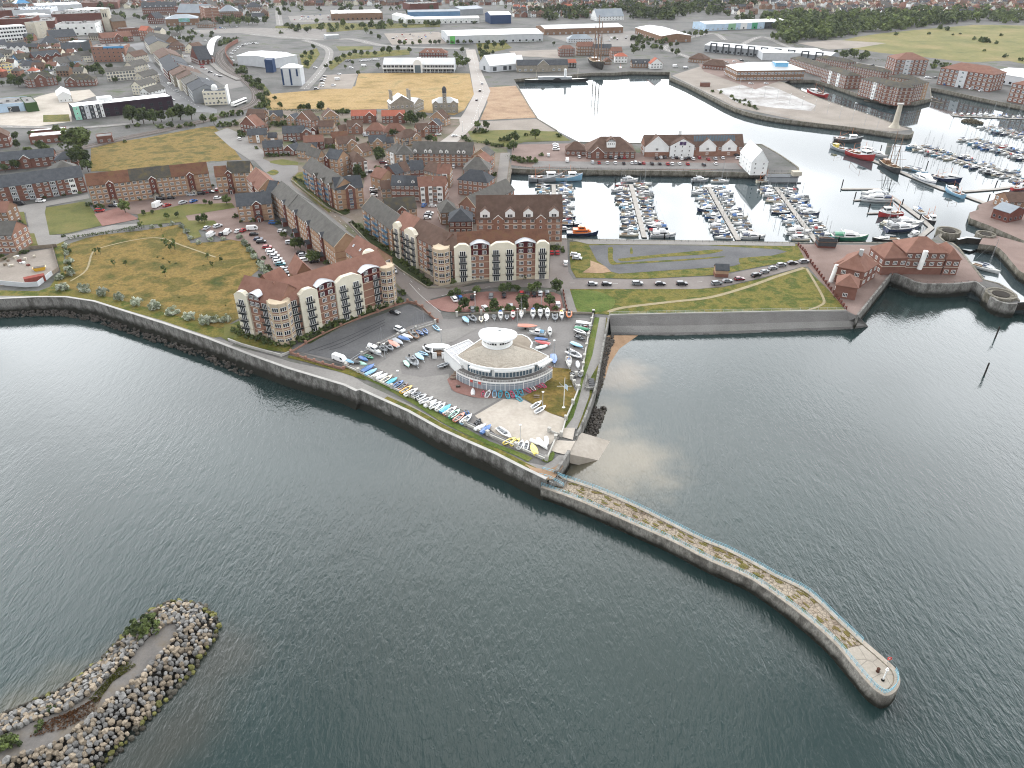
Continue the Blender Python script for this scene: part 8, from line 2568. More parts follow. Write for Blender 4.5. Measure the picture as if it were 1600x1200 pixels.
for(fr,X,Y,kd,hc,ac,dx,dy,lab,lift,sc)in SHORE:
 p=G(fr,X,Y,lift)
 s=FR[fr][2]
 q=G(fr,X+dx*s,Y+dy*s,lift)
 a=atan2((q-p).y,(q-p).x)
 t=boat(kd,p,a,hc,ac,lab,'boats kept ashore at the yacht club',sc)
 if lift>=.35 and kd not in('upturned',):
  trailer(t,{'small_cruiser':6,'covered_boat':6,'small_yacht':6,'rib':6}.get(kd,4))
for(fr,X,Y,h)in[('k',990,605,8),('j',480,215,6),('j',575,165,6.5),('j',605,150,7),('j',655,145,7),('j',305,270,6)]:
 t=thing('dinghy_mast','bare aluminium mast standing %s'%{990:'over the bright blue keelboat',480:'above the blue and white dinghy',575:'left of the three masts in the fence row',605:'in the middle of the three masts in the fence row',655:'right of the three masts in the fence row',305:'above the white cabin cruiser'}[X],'mast',G(fr,X,Y+30))
 mb=MB();mb.tube((0,0,0),(0,0,h),.06,.04);mb.build('spar',MASTM,t)
 mb=MB();mb.tube((0,0,h),(1.4,0,.5),.02,n=3);mb.tube((0,0,h),(-1.4,.6,.5),.02,n=3);mb.build('stays',MASTM,t)
CC={'w':('white',(.74,.75,.75)),'s':('silver',(.46,.48,.50)),'g':('grey',(.15,.16,.17)),'k':('black',(.015,.015,.018)),'b':('blue',(.03,.12,.34)),'r':('red',(.34,.025,.03)),'t':('teal',(.04,.20,.24)),'n':('navy',(.02,.035,.09)),'c':('cream',(.62,.58,.48)),'o':('burgundy',(.13,.015,.025))}
CM={k:paint('car '+n,c,rough=.22)for k,(n,c)in CC.items()}
LAMP=paint('lamp lens',(.62,.60,.55),rough=.15)
TAIL=paint('tail lens',(.35,.02,.02),rough=.2)
wheel_m=MB().loft([[(r*cos(2*pi*k/12),y,r*sin(2*pi*k/12))for k in range(12)]for y,r in((-.1,.2),(-.1,.31),(.1,.31),(.1,.2))]).mesh('wheel',RUBBER)
def car_proto(kind):
 p=Proto()
 if kind=='van':
  L,W,Hh=5.2,1.95,2.1
  body=[(-2.6,.35),(2.5,.35),(2.6,.8),(2.35,1.15),(1.75,1.95),(1.4,Hh),(-2.5,Hh),(-2.6,1.9)]
  glass=[(1.0,1.2),(2.25,1.2),(1.72,1.85),(1.0,1.85)]
 elif kind=='camper':
  L,W,Hh=6.2,2.2,2.8
  body=[(-3.1,.4),(2.9,.4),(3.05,1.0),(2.5,1.3),(2.1,1.9),(2.3,2.3),(2.0,Hh),(-3.1,Hh)]
  glass=[(1.4,1.35),(2.45,1.35),(2.1,1.9),(1.4,1.9)]
 elif kind=='suv':
  L,W,Hh=4.5,1.85,1.65
  body=[(-2.25,.35),(2.2,.35),(2.25,.75),(2.1,.95),(1.2,1.05),(.9,1.05),(-2.1,1.05),(-2.25,.8)]
  glass=[(-2.05,1.04),(1.15,1.04),(.45,1.58),(-1.8,1.58)]
 else:
  L,W,Hh=4.2,1.75,1.45
  body=[(-2.1,.3),(2.05,.3),(2.1,.62),(1.9,.8),(1.0,.92),(-1.9,.95),(-2.1,.75)]
  glass=[(-1.85,.93),(1.0,.91),(.25,1.38),(-1.35,1.38)]
 w=W/2
 def taper(prof,wl,wh,zl,zh):
  r=[]
  for s in(-1,1):
   r.append([(x,s*(wl+(wh-wl)*max(0,min(1,(z-zl)/(zh-zl)))),z)for x,z in prof])
  return r
 mb=MB()
 i0=0
 if kind in('van','camper'):
  mb.loft(taper(body,w,w*.88,.8,Hh),caps=True)
  p.add('body',mb.mesh('body',CM['w']))
  g=MB();g.loft(taper(glass,w+.012,w*.9+.012,.8,Hh));
  p.add('windows',g.mesh('windows',GLASS))
 else:
  mb.loft(taper(body,w,w*.96,.6,1.0))
  p.add('body',mb.mesh('body',CM['w']))
  g=MB();g.loft(taper(glass,w*.93,w*.76,glass[0][1],glass[2][1]))
  p.add('windows',g.mesh('windows',GLASS))
  z=glass[2][1]
  q=MB();q.loft([[(glass[3][0]-.12,s*w*.77,z-.03),(glass[2][0]+.10,s*w*.77,z-.03),(glass[2][0]-.05,s*w*.72,z+.05),(glass[3][0]+.05,s*w*.72,z+.05)]for s in(-1,1)])
  for s in(-1,1):
   for xx in(-.45,):
    q.tube((xx,s*w*.92,glass[0][1]),(xx+.05,s*w*.77,z),.05,n=4)
  p.add('roof',q.mesh('roof',CM['w']))
 for x in(-L*.31,L*.31):
  for s in(-1,1):
   p.add('wheel',wheel_m,(x,s*(w-.1),.31))
 for s in(-1,1):
  p.add('headlight',MB().box(L/2-.12,L/2+.02,s*w*.72-.18,s*w*.72+.18,.62,.78).mesh('headlight',LAMP))
  p.add('tail_light',MB().box(-L/2-.02,-L/2+.1,s*w*.78-.13,s*w*.78+.13,.7,.86).mesh('tail_light',TAIL))
 return p
CP={k:car_proto(k)for k in('hatch','suv','van','camper')}
def cars(fr,ang,where,spec,deg=True):
 pass
 items=spec.split()
 for i,it in enumerate(items):
  f=it.split(',')
  a=radians(float(f[3])if len(f)>3 else ang)
  c=f[2][0]
  kd={'v':'van','u':'suv','p':'camper'}.get(f[2][1:]or '','hatch')
  if kd=='hatch' and(i*7+len(where))%3==0:
   kd='suv'
  p=CP[kd]
  swap={pn:(WIN[(me.name,c)]if(me.name,c)in WIN else WIN.setdefault((me.name,c),_recol(me,c)))for pn,me,_,_ in p.parts if pn in('body','roof')}
  word={'van':'van','camper':'camper van','suv':'tall car','hatch':'car'}[kd]
  lab='%s %s %s'%(CC[c][0],word,where)if len(items)==1 else '%s %s, %s %s'%(CC[c][0],word,ORDN(i+1),where)
  p.place('parked_car' if kd in('hatch','suv')else 'parked_van' if kd=='van' else 'camper_van',lab,'car' if kd in('hatch','suv')else 'van',G(fr,float(f[0]),float(f[1]),.16),a,'parked vehicles',swap)
def _recol(me,c):
 m=me.copy();m.materials[0]=CM[c];return m
def ORDN(n):
 return ORD_[n-1]if n<=20 else 'twenty '+ORD_[n-21]
R_='from left '
cars('p',0,R_+'along the straight marina road','182,382,g 270,382,k 463,379,gu 605,380,k 740,380,ku 958,378,g,12 1025,363,g,10 1100,350,o,8 1205,327,k,25 1257,305,g,25 1308,283,g,22 1362,264,g,20 1430,250,k,8 1503,242,gu,14')
cars('s',-10,'of two parked on the verge by the tall block, counted downwards','525,1002,w 545,1032,s')
cars('s',85,'driving up the side road by the tall block','425,1085,w')
cars('s',90,R_+'of the red pair under the tall block','280,975,r 340,975,r')
cars('k',90,R_+'in the upper row of the brick car park','160,102,w,112 208,92,b,108 310,87,k 466,77,g 573,70,k 720,53,r 768,60,k 824,60,k 875,54,s 932,52,gu')
cars('k',95,R_+'in the lower row of the brick car park','313,188,g 415,175,w,110 630,162,s 1022,148,w,90')
cars('i',-28,'parked alone on the upper tarmac car park','1425,640,k')
cars('i',-40,'on the tarmac beside the fence row of boats','1465,785,wu')
cars('i',-32,'at the yard corner beside the promenade wall','965,1030,wv')
cars('i',-70,'on the street behind the nearest block','1420,292,s')
cars('f',12,'counted downwards in the diagonal row beside the field hedge','178,436,wv 188,470,k 215,500,n 235,518,k 270,550,r 290,572,w 302,590,w 318,607,s 335,627,s 345,645,w 355,657,t 375,685,s 390,694,k 405,704,w 417,718,k 435,738,w')
cars('f',8,R_+'by the top of the diagonal car park','22,460,wv,90 90,450,w,70 125,445,r,70 310,398,b 362,450,w')
cars('f',20,R_+'under the trees beside the diagonal flats','415,522,s 480,587,k 495,600,s 505,632,w 565,640,k')
cars('e',3,R_+'along the street below the long dark roofed flats','125,280,kv 257,262,w')
cars('e',5,R_+'outside the very long buff flats','625,322,r 705,292,k 735,290,w 1008,247,k 1072,242,k 1195,222,s 1258,215,k 1285,207,r 1318,205,k 1370,195,r')
cars('e',80,'among the lawns before the very long flats','985,292,wp')
cars('e',60,R_+'parked along the lawn facing the long flats','1045,289,r 1145,272,s 1210,262,b 1362,243,w,10')
cars('e',80,R_+'in the small car park above the field hedge','1293,430,s 1363,420,s,60 1320,476,wv 1388,467,k 1424,460,w')
cars('f',5,R_+'in the paved courts between the flats','790,112,w 935,190,w 938,207,k 938,228,w 1250,290,b,80 1305,292,w 1285,337,w 1275,352,g 1270,367,w 1235,410,k 1435,47,w,90')
cars('q',10,R_+'in the lanes of the estate','30,457,w,120 285,322,w 548,232,w,30 552,252,w,30 560,464,w,140 597,482,k,140 1345,402,w 1350,418,s 1400,797,k 1525,702,o 1570,737,k,60')
cars('r',10,R_+'by the brown gabled house at the road bend','785,427,r 832,407,w')
cars('r',30,'driving down the lower bend of the pale road','1000,422,w')
cars('r',90,'parked at the garages of the dormer terrace','990,748,w')
cars('b',82,'counted upwards on the pale road','1380,630,k 1400,572,k 1413,527,s')
cars('c',90,R_+'in the upper row of the hotel car park','613,990,k 645,992,w 668,990,k 700,990,r 903,995,ku 930,988,w 955,988,k 1002,990,s 1026,990,k 1058,996,wu 1083,998,k 1102,992,k 1130,998,wu 1170,990,r 1226,1000,r 1270,998,s 1317,992,w 1405,974,k,10 1420,994,w,10')
cars('c',90,R_+'in the lower row of the hotel car park','228,975,w 345,1010,wv 420,985,w 503,1020,s 544,1022,r 595,1022,w 645,1024,w 698,1025,k 748,1023,w 771,1022,s 797,1026,k 822,1025,r 873,1028,k 922,1028,k 972,1030,r 1000,1030,w 1047,1028,w 1097,1030,r 1198,1035,k 1272,1028,w')
cars('c',0,'counted downwards beside the small pavilion','272,908,w 275,922,s 275,938,w')
cars('c',10,R_+'in the quayside car park by the restaurants','1020,418,wv 1085,428,sv 1340,450,s 1354,460,k 1340,393,w 1390,386,w 1410,406,w 1435,382,k 1455,458,k 1470,420,w 1480,398,k 1492,524,w 1588,524,w')
cars('d',10,R_+'in front of the red hipped offices','655,410,k 990,490,w 1004,489,w 1045,489,k 1075,517,w 1100,532,b,70 1200,547,k 1270,560,w 1330,572,w 1385,567,k')
cars('b',10,R_+'in the car park beside the straw field','378,560,k 412,542,w 415,525,w 415,510,k 425,497,w 430,482,k 485,537,w 510,500,wv 520,467,w')
cars('b',10,R_+'in the tree lined lot left of the pale pavilion','370,428,w 570,385,k 590,380,k 595,428,w 655,384,w 672,382,w 690,380,w 708,379,w 726,377,w 744,376,w 762,374,w 675,415,wv')
cars('x',-38,R_+'on the main street','330,678,w 350,697,w 430,767,w 457,787,w 570,882,wv 645,957,s 600,1048,k,0')
cars('x',10,R_+'in the station car park','785,702,w 800,715,w 830,742,r 905,680,r 910,705,r 940,727,w 990,757,k 1050,787,w 1098,802,k 735,595,w,30 935,425,w')
cars('x',30,R_+'behind the curving railway wall','1205,600,w,-30 1212,565,w 1225,632,w,-30 1240,535,w 1265,515,w 1295,495,w 1330,480,k 1365,468,w 1400,460,w 1440,455,k 1480,458,w')
r8=random.Random(9)
def lot(fr,pts,n,where):
 A,B,C,D=pts
 s=[]
 for _ in range(n):
  u,v=r8.random(),round(r8.random()*4)/4
  x=(A[0]*(1-u)+B[0]*u)*(1-v)+(D[0]*(1-u)+C[0]*u)*v
  y=(A[1]*(1-u)+B[1]*u)*(1-v)+(D[1]*(1-u)+C[1]*u)*v
  s.append((x,y))
 for x,y in sorted(s):
  c=r8.choice('wwwwsskkgrb')
  p=CP[r8.choice(['hatch','suv'])]
  swap={pn:(WIN[(me.name,c)]if(me.name,c)in WIN else WIN.setdefault((me.name,c),_recol(me,c)))for pn,me,_,_ in p.parts if pn in('body','roof')}
  p.place('parked_car','small %s car parked %s'%(CC[c][0],where),'car',G(fr,x,y,.1),r8.choice([pi/2,-pi/2]),'%s cars %s'%(CC[c][0],where),swap)
lot('b',[(850,222),(1120,208),(1180,245),(850,265)],18,'in front of the superstore')
lot('b',[(230,108),(450,92),(470,125),(240,132)],18,'in front of the brown supermarket')
lot('c',[(400,240),(700,212),(760,235),(520,270)],12,'in front of the angled retail sheds')
lot('x',[(760,305),(1280,285),(1560,330),(900,340)],9,'on the ring road by the roundabout')
pass
t=thing('train','white and dark railcar on the curving line below the cream corner hotel','train',G('x',1295,1090,.3),(lambda q:atan2(q.y,q.x))(G('x',1365,1068)-G('x',1215,1130)))
mb=MB();mb.extx([(-1.4,.9),(1.4,.9),(1.45,2.6),(1.0,3.6),(-1.0,3.6),(-1.45,2.6)],-11,11);mb.build('body',TRIM,t)
mb=MB();mb.box(-10.5,10.5,-1.47,1.47,2.0,2.8);mb.build('window_band',GLASS,t)
mb=MB()
for x in(-7.5,7.5):
 mb.box(x-1.5,x+1.5,-1.1,1.1,0,.9)
mb.build('bogies',RUBBER,t)
pass
for X,Y,lb in((1555,528,'upper dark timber pile standing in the sea at the right'),(1538,586,'lower dark timber pile standing in the sea at the right')):
 mb=MB();mb.lathe([(.28,-8),(.24,SEA+4.6),(0,SEA+4.8)],8)
 o=tag(mb.build('timber_pile',DWOOD),lb,'pile');o.location=G('0',X,Y,SEA)*1;o.location.z=0
for X,Y,lb,r,z in((1482,362,'round stone lock head at the marina end of the lock',5.2,.4),(1540,367,'round stone pier head across the lock gates',4.2,.3),(1563,462,'round stone lock head at the sea end of the lock',5.5,.6)):
 t=thing('harbour_roundhead',lb,'lock',G('0',X,Y))
 mb=MB();mb.lathe([(r,-6),(r,z+.45),(r-.8,z+.45),(r-.8,z),(0,z)],24);mb.build('wall',QUAY,t)
 mb=MB();mb.lathe([(r*.55,z+.02),(r*.55,z+.3),(0,z+.35)],18);mb.build('gate_recess',DWOOD,t)
for a,b,lb in(((1497,372),(1533,371),'dark timber lock gate towards the marina'),((1584,470),(1640,474),'dark timber lock gate towards the sea')):
 A,B_=G('0',*a),G('0',*b)
 t=thing('lock_gate',lb,'lock gate')
 mb=MB();wallmesh(mb,[A,A.lerp(B_,.5)+Vector((0,2,0)),B_],.9,-6,-.6);mb.build('gate',DWOOD,t)
 mb=MB();wallmesh(mb,[A,A.lerp(B_,.5)+Vector((0,2,0)),B_],1.3,-.59,-.45);mb.build('walkway',GALV,t)
t=thing('white_notice','pale blue notice board on the sea end lock head','sign',G('0',1577,474,-1.6))
mb=MB();mb.box(-1.7,1.7,-.12,0,-1.1,1.1);mb.build('board',LBLUE,t);mb=MB();mb.box(-1.8,1.8,-.08,.05,-1.2,1.2);mb.build('frame',GALV,t)
def leafmat(name,c,rnd=.28):
 return mat(name,[tuple(x*.75 for x in c),tuple(x*1.3 for x in c)],scale=.9,fine=3,fvar=.2,rnd=rnd,rough=.75,spec=.06)
LF={'dark':leafmat('dark foliage',(.052,.072,.03)),'mid':leafmat('mid foliage',(.09,.115,.044)),'light':leafmat('light foliage',(.13,.165,.055)),'silver':leafmat('silver foliage',(.42,.45,.36)),'silverd':leafmat('silver shade leaf',(.22,.25,.17)),'olive':leafmat('olive foliage',(.10,.105,.03)),'red':leafmat('red weed',(.16,.08,.04))}  # silverd is a darker leaf tone, mixed at random among the clumps
BARK=mat('bark',(.07,.055,.042),scale=2)
def crown(mb,r,cx,cy,cz,rx,ry,rz,clumps,leaves,size,mats=(0,1),gap=.75):
 for c in range(clumps):
  th,u=r.uniform(0,2*pi),r.uniform(-.75,1)
  s=(1-u*u)**.5 if abs(u)<1 else 0
  rad=r.uniform(.45,.95)
  px,py,pz=cx+rx*rad*s*cos(th),cy+ry*rad*s*sin(th),cz+rz*rad*u
  cr=r.uniform(.28,.45)*gap*(rx+ry+rz)/3
  m=mats[0]if r.random()<.55 else mats[1]
  for _ in range(leaves):
   d=Vector((r.gauss(0,1),r.gauss(0,1),r.gauss(.25,1))).normalized()
   p=Vector((px,py,pz))+d*cr*r.uniform(.6,1.05)
   n=(d+Vector((r.gauss(0,.5),r.gauss(0,.5),r.gauss(.3,.5)))).normalized()
   a=n.orthogonal().normalized()
   a=Matrix.Rotation(r.uniform(0,6.3),3,n)@a
   b=n.cross(a)
   q=size*r.uniform(.6,1.3)
   w=q*r.uniform(.45,.8)
   mb.face([p-a*q,p-b*w+n*q*.15,p+a*q,p+b*w+n*q*.15],m)
def tree_proto(seed,kind):
 r=random.Random(seed)
 p=Proto()
 mb=MB()
 if kind=='tree':
  A='dark mid'.split()if seed%2 else 'mid light'.split()
  if seed%3==0:
   A=['dark','mid']
  crown(mb,r,0,0,3.6,2.6,2.6,2.7,38,36,.40,(0,1))
  mats_=[LF[A[0]],LF[A[1]]]
  tr=MB();tr.tube((0,0,-.2),(.1,0,2.2),.2,.14,n=7)
  for k in range(4):
   th=k*1.6+seed
   tr.tube((.1,0,1.6+.2*k),(1.4*cos(th),1.4*sin(th),3.8+.3*k),.10,.04,n=5)
  p.add('trunk',tr.mesh('trunk',BARK))
 elif kind=='slim':
  crown(mb,r,0,0,2.6,.9,.9,1.9,12,22,.3)
  mats_=[LF['mid'],LF['light']]
  tr=MB();tr.tube((0,0,-.1),(0,0,3.4),.09,.03,n=6);p.add('trunk',tr.mesh('trunk',BARK))
 elif kind=='bush':
  crown(mb,r,0,0,.75,1.5,1.3,.95,14,26,.26)
  mats_=[LF['dark'],LF['mid']]if seed%2 else[LF['mid'],LF['light']]
 else:
  crown(mb,r,0,0,.8,1.6,1.4,1.0,30,34,.19)
  mats_=[LF['silver'],LF['silverd']]
 p.add('crown' if kind in('tree','slim')else 'foliage',mb.mesh('foliage',mats_,fix=False))
 return p
TP={'tree':[tree_proto(k,'tree')for k in range(6)],'slim':[tree_proto(20+k,'slim')for k in range(3)],'bush':[tree_proto(30+k,'bush')for k in range(4)],'silver':[tree_proto(40+k,'silver')for k in range(3)]}
TN={'tree':('broadleaf_tree','tree'),'slim':('young_tree','tree'),'bush':('shrub','shrub'),'silver':('silver_shrub','shrub')}
r9=random.Random(17)
def plant(fr,X,Y,kind,s,label,group=None,z=0,flat=None):
 p=TP[kind][r9.randrange(len(TP[kind]))]
 s*=r9.uniform(.9,1.1)
 n,c=TN[kind]
 loc=X if isinstance(X,Vector)else G(fr,X,Y,z)
 return p.place(n,label,c,loc,r9.uniform(0,6.3),group,scale=(s*r9.uniform(.9,1.15),s,s*(flat or r9.uniform(.88,1.12))))
def row(fr,kind,where,spec,s=1.0,z=0):
 items=spec.split()
 adj={'tree':'green tree','slim':'young tree','bush':'green shrub','silver':'silver leaved shrub'}[kind]
 for i,it in enumerate(items):
  f=it.split(',')
  lab='%s %s'%(adj,where)if len(items)==1 else '%s, %s from left %s'%(adj,ORDN(i+1),where)
  plant(fr,float(f[0]),float(f[1]),kind,s*(float(f[2])if len(f)>2 else 1),lab,z=z)
def wood(fr,poly,n,kind,s,label,s2=1.4):
 xs,ys=[p[0]for p in poly],[p[1]for p in poly]
 k=0
 tries=0
 while k<n and tries<n*40:
  tries+=1
  x,y=r9.uniform(min(xs),max(xs)),r9.uniform(min(ys),max(ys))
  ins=False
  for i in range(len(poly)):
   (x1,y1),(x2,y2)=poly[i],poly[i-1]
   if(y1>y)!=(y2>y)and x<(x2-x1)*(y-y1)/(y2-y1)+x1:
    ins=not ins
  if ins and not built(G(fr,x,y),1):
   plant(fr,x,y,kind,r9.uniform(s,s*s2),label,label.replace(label.split()[0]+' ','',1)+' group')
   k+=1
row('e','silver','along the lower edge of the dry field','370,745,1.1 392,815,1.5 530,820,1.35 650,843,1.3 752,872,1.35 862,903,1.4 965,930,1.4 1080,962,1.4 1190,990,1.3 1290,1020,1.5 1340,1012,1.2 1410,1010,1.3',1.15)
row('e','silver','on the left edge of the dry field','415,545 418,590 432,640,1.1 425,690,1 450,720,1',1.1)
row('e','bush','on the left edge of the dry field','400,480,.7 425,575,1.1 430,660,1 400,730 440,690,.8',1.05)
row('e','silver','along the upper hedge of the dry field','820,440 950,425 1075,405 1140,420 1165,455 1195,495 1240,525 1320,505 1400,500 1500,485 1530,530 1560,570 1590,610',.95)
row('f','silver','beside the diagonal row of cars','100,490 130,525 165,570 195,615 235,660 240,690 265,710,.8',1.15)
row('f','bush','beside the diagonal row of cars','150,548 180,590 215,640 245,620,.8 270,680 240,735 290,690,.9 320,700,.8 300,730',1.0)
row('e','slim','growing in the dry field','600,595,.9 630,590,.8 715,665,.8 790,670,.8 1035,540,1.2 1065,570,1.1 1095,565,1.2 1035,730,1.3 1300,625,.8 1330,675,.7 1385,640,.7 1010,440,.9 885,430,1.2')
row('e','bush','of low scrub in the dry field','985,610,.6 1020,620,.7 1060,640,.6 1100,650,.6 1270,660,.5 1310,640,.4 1410,910,.4 1120,860,.35 735,760,.3 970,740,.35 1405,745,.35',.6)
row('e','tree','on the lawns before the very long flats','785,330,1.0 1245,390,.6 1280,390,.65 1420,280,1.05 900,345,.45 955,335,.35 1045,370,.5 1110,360,.5 1285,280,.4 1320,290,.45')
row('e','bush','along the front of the very long flats','560,285,1.2 610,300,1.3 640,300 720,250 880,250 930,240 1005,230 1060,225 1120,215 1160,208 1220,195 1240,195 1290,190 1330,165')
row('e','bush','by the pale roofed flats at the left edge','90,370 120,400,1.3 100,420 110,490,1.2 130,520,1.2 120,560,1.1 140,590 20,620,1.4 170,580 60,265 90,255 200,245,.8 280,240,.8 400,225,.8 500,210,.8')
row('a','tree','standing left of the meadow','500,965,1.8 515,1060,1.2 275,1030,.8 555,1075,.7 280,950,.6',1.6)
row('a','tree','below the dark purple college','830,770,1.25 900,775,1.3 960,775,1.05 1080,755,1.0 1130,750,1.2 1200,750,1.15 1010,760,.9 1170,800,.5 1275,770,.6 1340,780,.7',1.5)
row('a','bush','along the railway edge','860,790,1.2 1000,800,1.5 1060,795,1.5 1380,790,1.6 1420,790,1.6 1460,785,1.6 1400,730,1.6 1450,725,1.6 1500,720,1.6 1120,800,1.2 1200,790,1.2 800,800,1 780,890,.8 1500,830 1520,850',1.4)
row('f','bush','in the gardens of the diagonal street','445,120 480,135 510,150,1.1 530,165 560,185 590,205 620,225 650,240,1.2 680,260 710,285,1.1 740,300 770,320,.9 800,400 830,420 860,440 890,465,1.2 910,470,1.4 950,500,1.2 990,540 1020,560,1.2 1060,590,1.1 1080,600,1.3 1110,640 1140,660 1170,690,1.1 1200,710 1230,740,1.2 1260,770,1.1 1290,785',1.05)
row('f','bush','around the small carpark court','70,360,1.1 110,390 150,380,1.2 180,385,1.3 250,370,1.1 340,400 120,180,1 560,630,1.3 640,650,1.1 380,470,.8 430,475,.8')
row('f','tree','between the diagonal flats and their car park','375,490,.55 445,560,.85 480,555,.8 550,640,.95 580,640,.7',1.0)
row('f','bush','in the corner garden of the nearest block','70,1075 110,1090,1.1 150,1110 190,1120,1.1 230,1125,1.3 260,1140,1.2 300,1150,1 340,1160,.9 380,1165,.8 95,1050,.9 460,1120,.9 430,1160,1.1',1.0)
row('f','bush','along the brick wall of the nearest block','490,1135,1.2 530,1110,1.1 560,1090 600,1070 640,1055,1.2 690,1040,1.5 730,1020,1.2 790,990 860,965,1.1 910,945,1.3 960,930,1.3 1020,915,1.3 1060,900,1.3 1100,890,1.4 1110,840,1.2',1.0)
row('g','bush','along the front of the twin block','30,770 190,745,.8 235,745,1.0 450,735,1.3 470,740 520,735 640,560,1.2 665,560,1.3 700,560,1.2 720,575',1.05)
row('g','tree','in the brick car park hedge','20,860,.6 60,855,.6 180,840,.75 340,830,.8 380,825,.6 430,825,.6 520,825,.75 560,820,.8 680,825,.85 100,940,.8 285,935,.75 465,915,.95 635,915,.9 375,935,.4 550,935,.45',.92)
wood('k',[(180,185),(1050,165),(1050,190),(180,210)],16,'bush',.9,'dark shrub in the hedge behind the rear row of boats')
row('q','tree','between the flats and the courtyard','1090,800,1.2 1120,770,1 1270,840,1.1 1320,870,.7 1250,860,.6 1470,800,.8 1500,640,1 1480,680,.8 1380,520,.5 500,250,.7 880,150,1 1100,200,.8',1.0)
row('q','bush','in the estate gardens','40,400,1.5 60,430 30,420 205,550 330,630,1.1 380,630,1.2 430,630 480,625 530,620 350,250,1.2 380,300,1.5 420,310,1.6 460,310,1.6 500,300,1.5 560,300,1.5 600,310,1.3 330,340,1.4 1060,180,1.6 1100,180,1.8 1140,180,1.7 1160,180,1.6 1140,270,1.3 1060,310 950,540,1.3 1010,545,1.3 1250,470,1.1 1400,570,1.2 1440,580 700,120,1.4 750,130,1.5 860,130,1.6 650,130,1.2 460,110,1',1.15)
row('r','tree','around the long dormer terrace','870,690,1.25 910,680,1 545,290,1.5 500,280,1.2 590,300,1 640,260,1 680,250,.9 390,415,.8 350,420,.7 1120,650,.8 1075,700,.8 750,480,.8 800,490,.7 720,470,.6 1330,350,1 1240,340,.9 210,650,1 250,660,.8',1.0)
row('r','bush','in the small park by the promenade','1100,440,1.2 1130,470 1160,480 1220,390,1.5 1280,385,1.5 1330,385,1.3 1350,510,1.2 1400,520,1 1450,530,1.2 1500,530 1330,490 1480,470 1520,460,1.3 1560,470,1.8 1590,540,2 1400,930,1.3 1410,840,1.2 1390,970',1.2)
row('b','tree','on the slope left of the straw field','70,610,1 50,650,.9 150,670,.7 300,690,.7 330,690,.8 410,690,1 120,630,.6 20,530,1 40,560,.8 280,680,.5',1.05)
wood('x',[(1240,680),(1330,720),(1480,880),(1580,1000),(1600,1140),(1500,1180),(1480,1000),(1380,860),(1250,720)],26,'bush',1.5,'dense railway side shrub on the inner bend',2)
wood('x',[(1060,480),(1200,390),(1290,400),(1200,450),(1080,500)],10,'bush',1.6,'leafy embankment shrub above the station',2)
row('x','tree','along the roundabout in front of the gallery','1075,250,1.7 1115,270,1.5 1150,240,2 1190,270,2 1240,250,1.9 1290,270,1.9 1340,240,2 1390,260,2 1430,250,1.8 1480,260,1.8 1560,250,1.9 1580,220,1.6 1340,110,1.6 1400,110,1.4 600,330,1.1 640,340,1.2 690,330,1.1 560,300,.8 710,310,.9 660,310,1.1',.9)
row('x','tree','near the old shops and hall','120,450,1.3 210,190,1.3 250,210,1.3 300,215,1.3 340,200,1.2 190,100,1.4 230,90,1 700,520,1.1 650,520,1.1 760,420,.8 800,430,.8 820,400,.7 600,530,.8 1100,1085,1.2 300,560,.5 490,340,1',.95)
row('w','tree','around the two brick hipped blocks','150,880,1.5 200,910,1.5 240,890,1.3 590,880,1.3 620,860,1.2 620,770,1.3 690,790,1.2 870,760,1.3 930,780,1.5 990,770,1.5 1030,740,1.3 790,700,.7 520,750,1.1 330,440,1.6 310,480,1 1210,870,1.1 110,890,1 30,900,.8',.92)
row('b','tree','in the belt left of the pale pavilion','290,370,.8 310,350,1 340,380,1 320,420,1.1 350,350,1 360,310,1 440,430,.9 470,410,.9 515,400,1.3 550,370,1.1 590,360,1.1 620,345,1.1 660,350,1.1 700,350,1.1 745,350,1 795,335,1.3 835,335,1.3 890,320,1 960,330,1 605,405,.7 765,430,1 560,430,.6 640,470,.8',.95)
row('b','tree','along the top of the pale road','1250,370,1.3 1290,330,1.2 1260,420,1.4 1300,420,1.4 1280,390,1.2 1320,400,1.2 1440,320,1.3 1400,330,1.1 1420,370,1.4 1450,360,1.2 1430,410,1.4 1440,440,1.1 1400,300,1.1 1450,290,1.2 1490,300,1.3 1540,300,1.4 1480,340,.8',.95)
row('b','tree','along the superstore frontage','770,250,1.1 900,280,1 930,285,1.1 980,285,.8 1025,280,1 1090,280,.9 1120,280,.9 1145,275,.9 1200,275,.9 1225,275,.9 1260,275,.9 1300,275,.8 1340,275,.8 690,210,1.2 720,220,1',.95)
row('c','tree','around the historic quay','760,335,1.3 815,320,1.2 880,310,1.1 930,320,1 960,270,1.2 990,300,1.1 1030,350,1.3 1000,330,1 850,290,1 640,250,.8 970,235,1.3 1015,240,1.4 1065,240,1.5 1105,235,1.4 1145,230,1.5 1180,230,1.3 1210,220,1.3 1030,290,.9 900,275,.9 260,285,.9 145,870,1.4 20,890,1.2 10,940,1.3',.9)
row('c','bush','on the hotel quay lawns','290,855,1.3 90,850,1 20,835 60,1015,1.5 100,1015,1.6 140,1015,1.4 10,1000,1.3 40,1005,1.3 180,975 1460,1040,1.5 1440,1030,1.3',1.2)
wood('c',[(1225,550),(1320,580),(1600,690),(1590,710),(1400,640),(1230,570)],22,'bush',.9,'brownish shrub in the planters of the monument pier')
wood('d',[(380,345),(560,355),(720,385),(700,400),(400,365)],10,'tree',1.1,'round tree behind the waterside flats')
wood('d',[(420,330),(900,400),(1150,400),(1040,460),(960,470),(1000,420)],9,'bush',1.5,'roadside shrub beside the hipped offices',2)
wood('d',[(1260,230),(1450,280),(1300,260)],10,'bush',1.8,'dark gorse shrub on the coastal meadow',2)
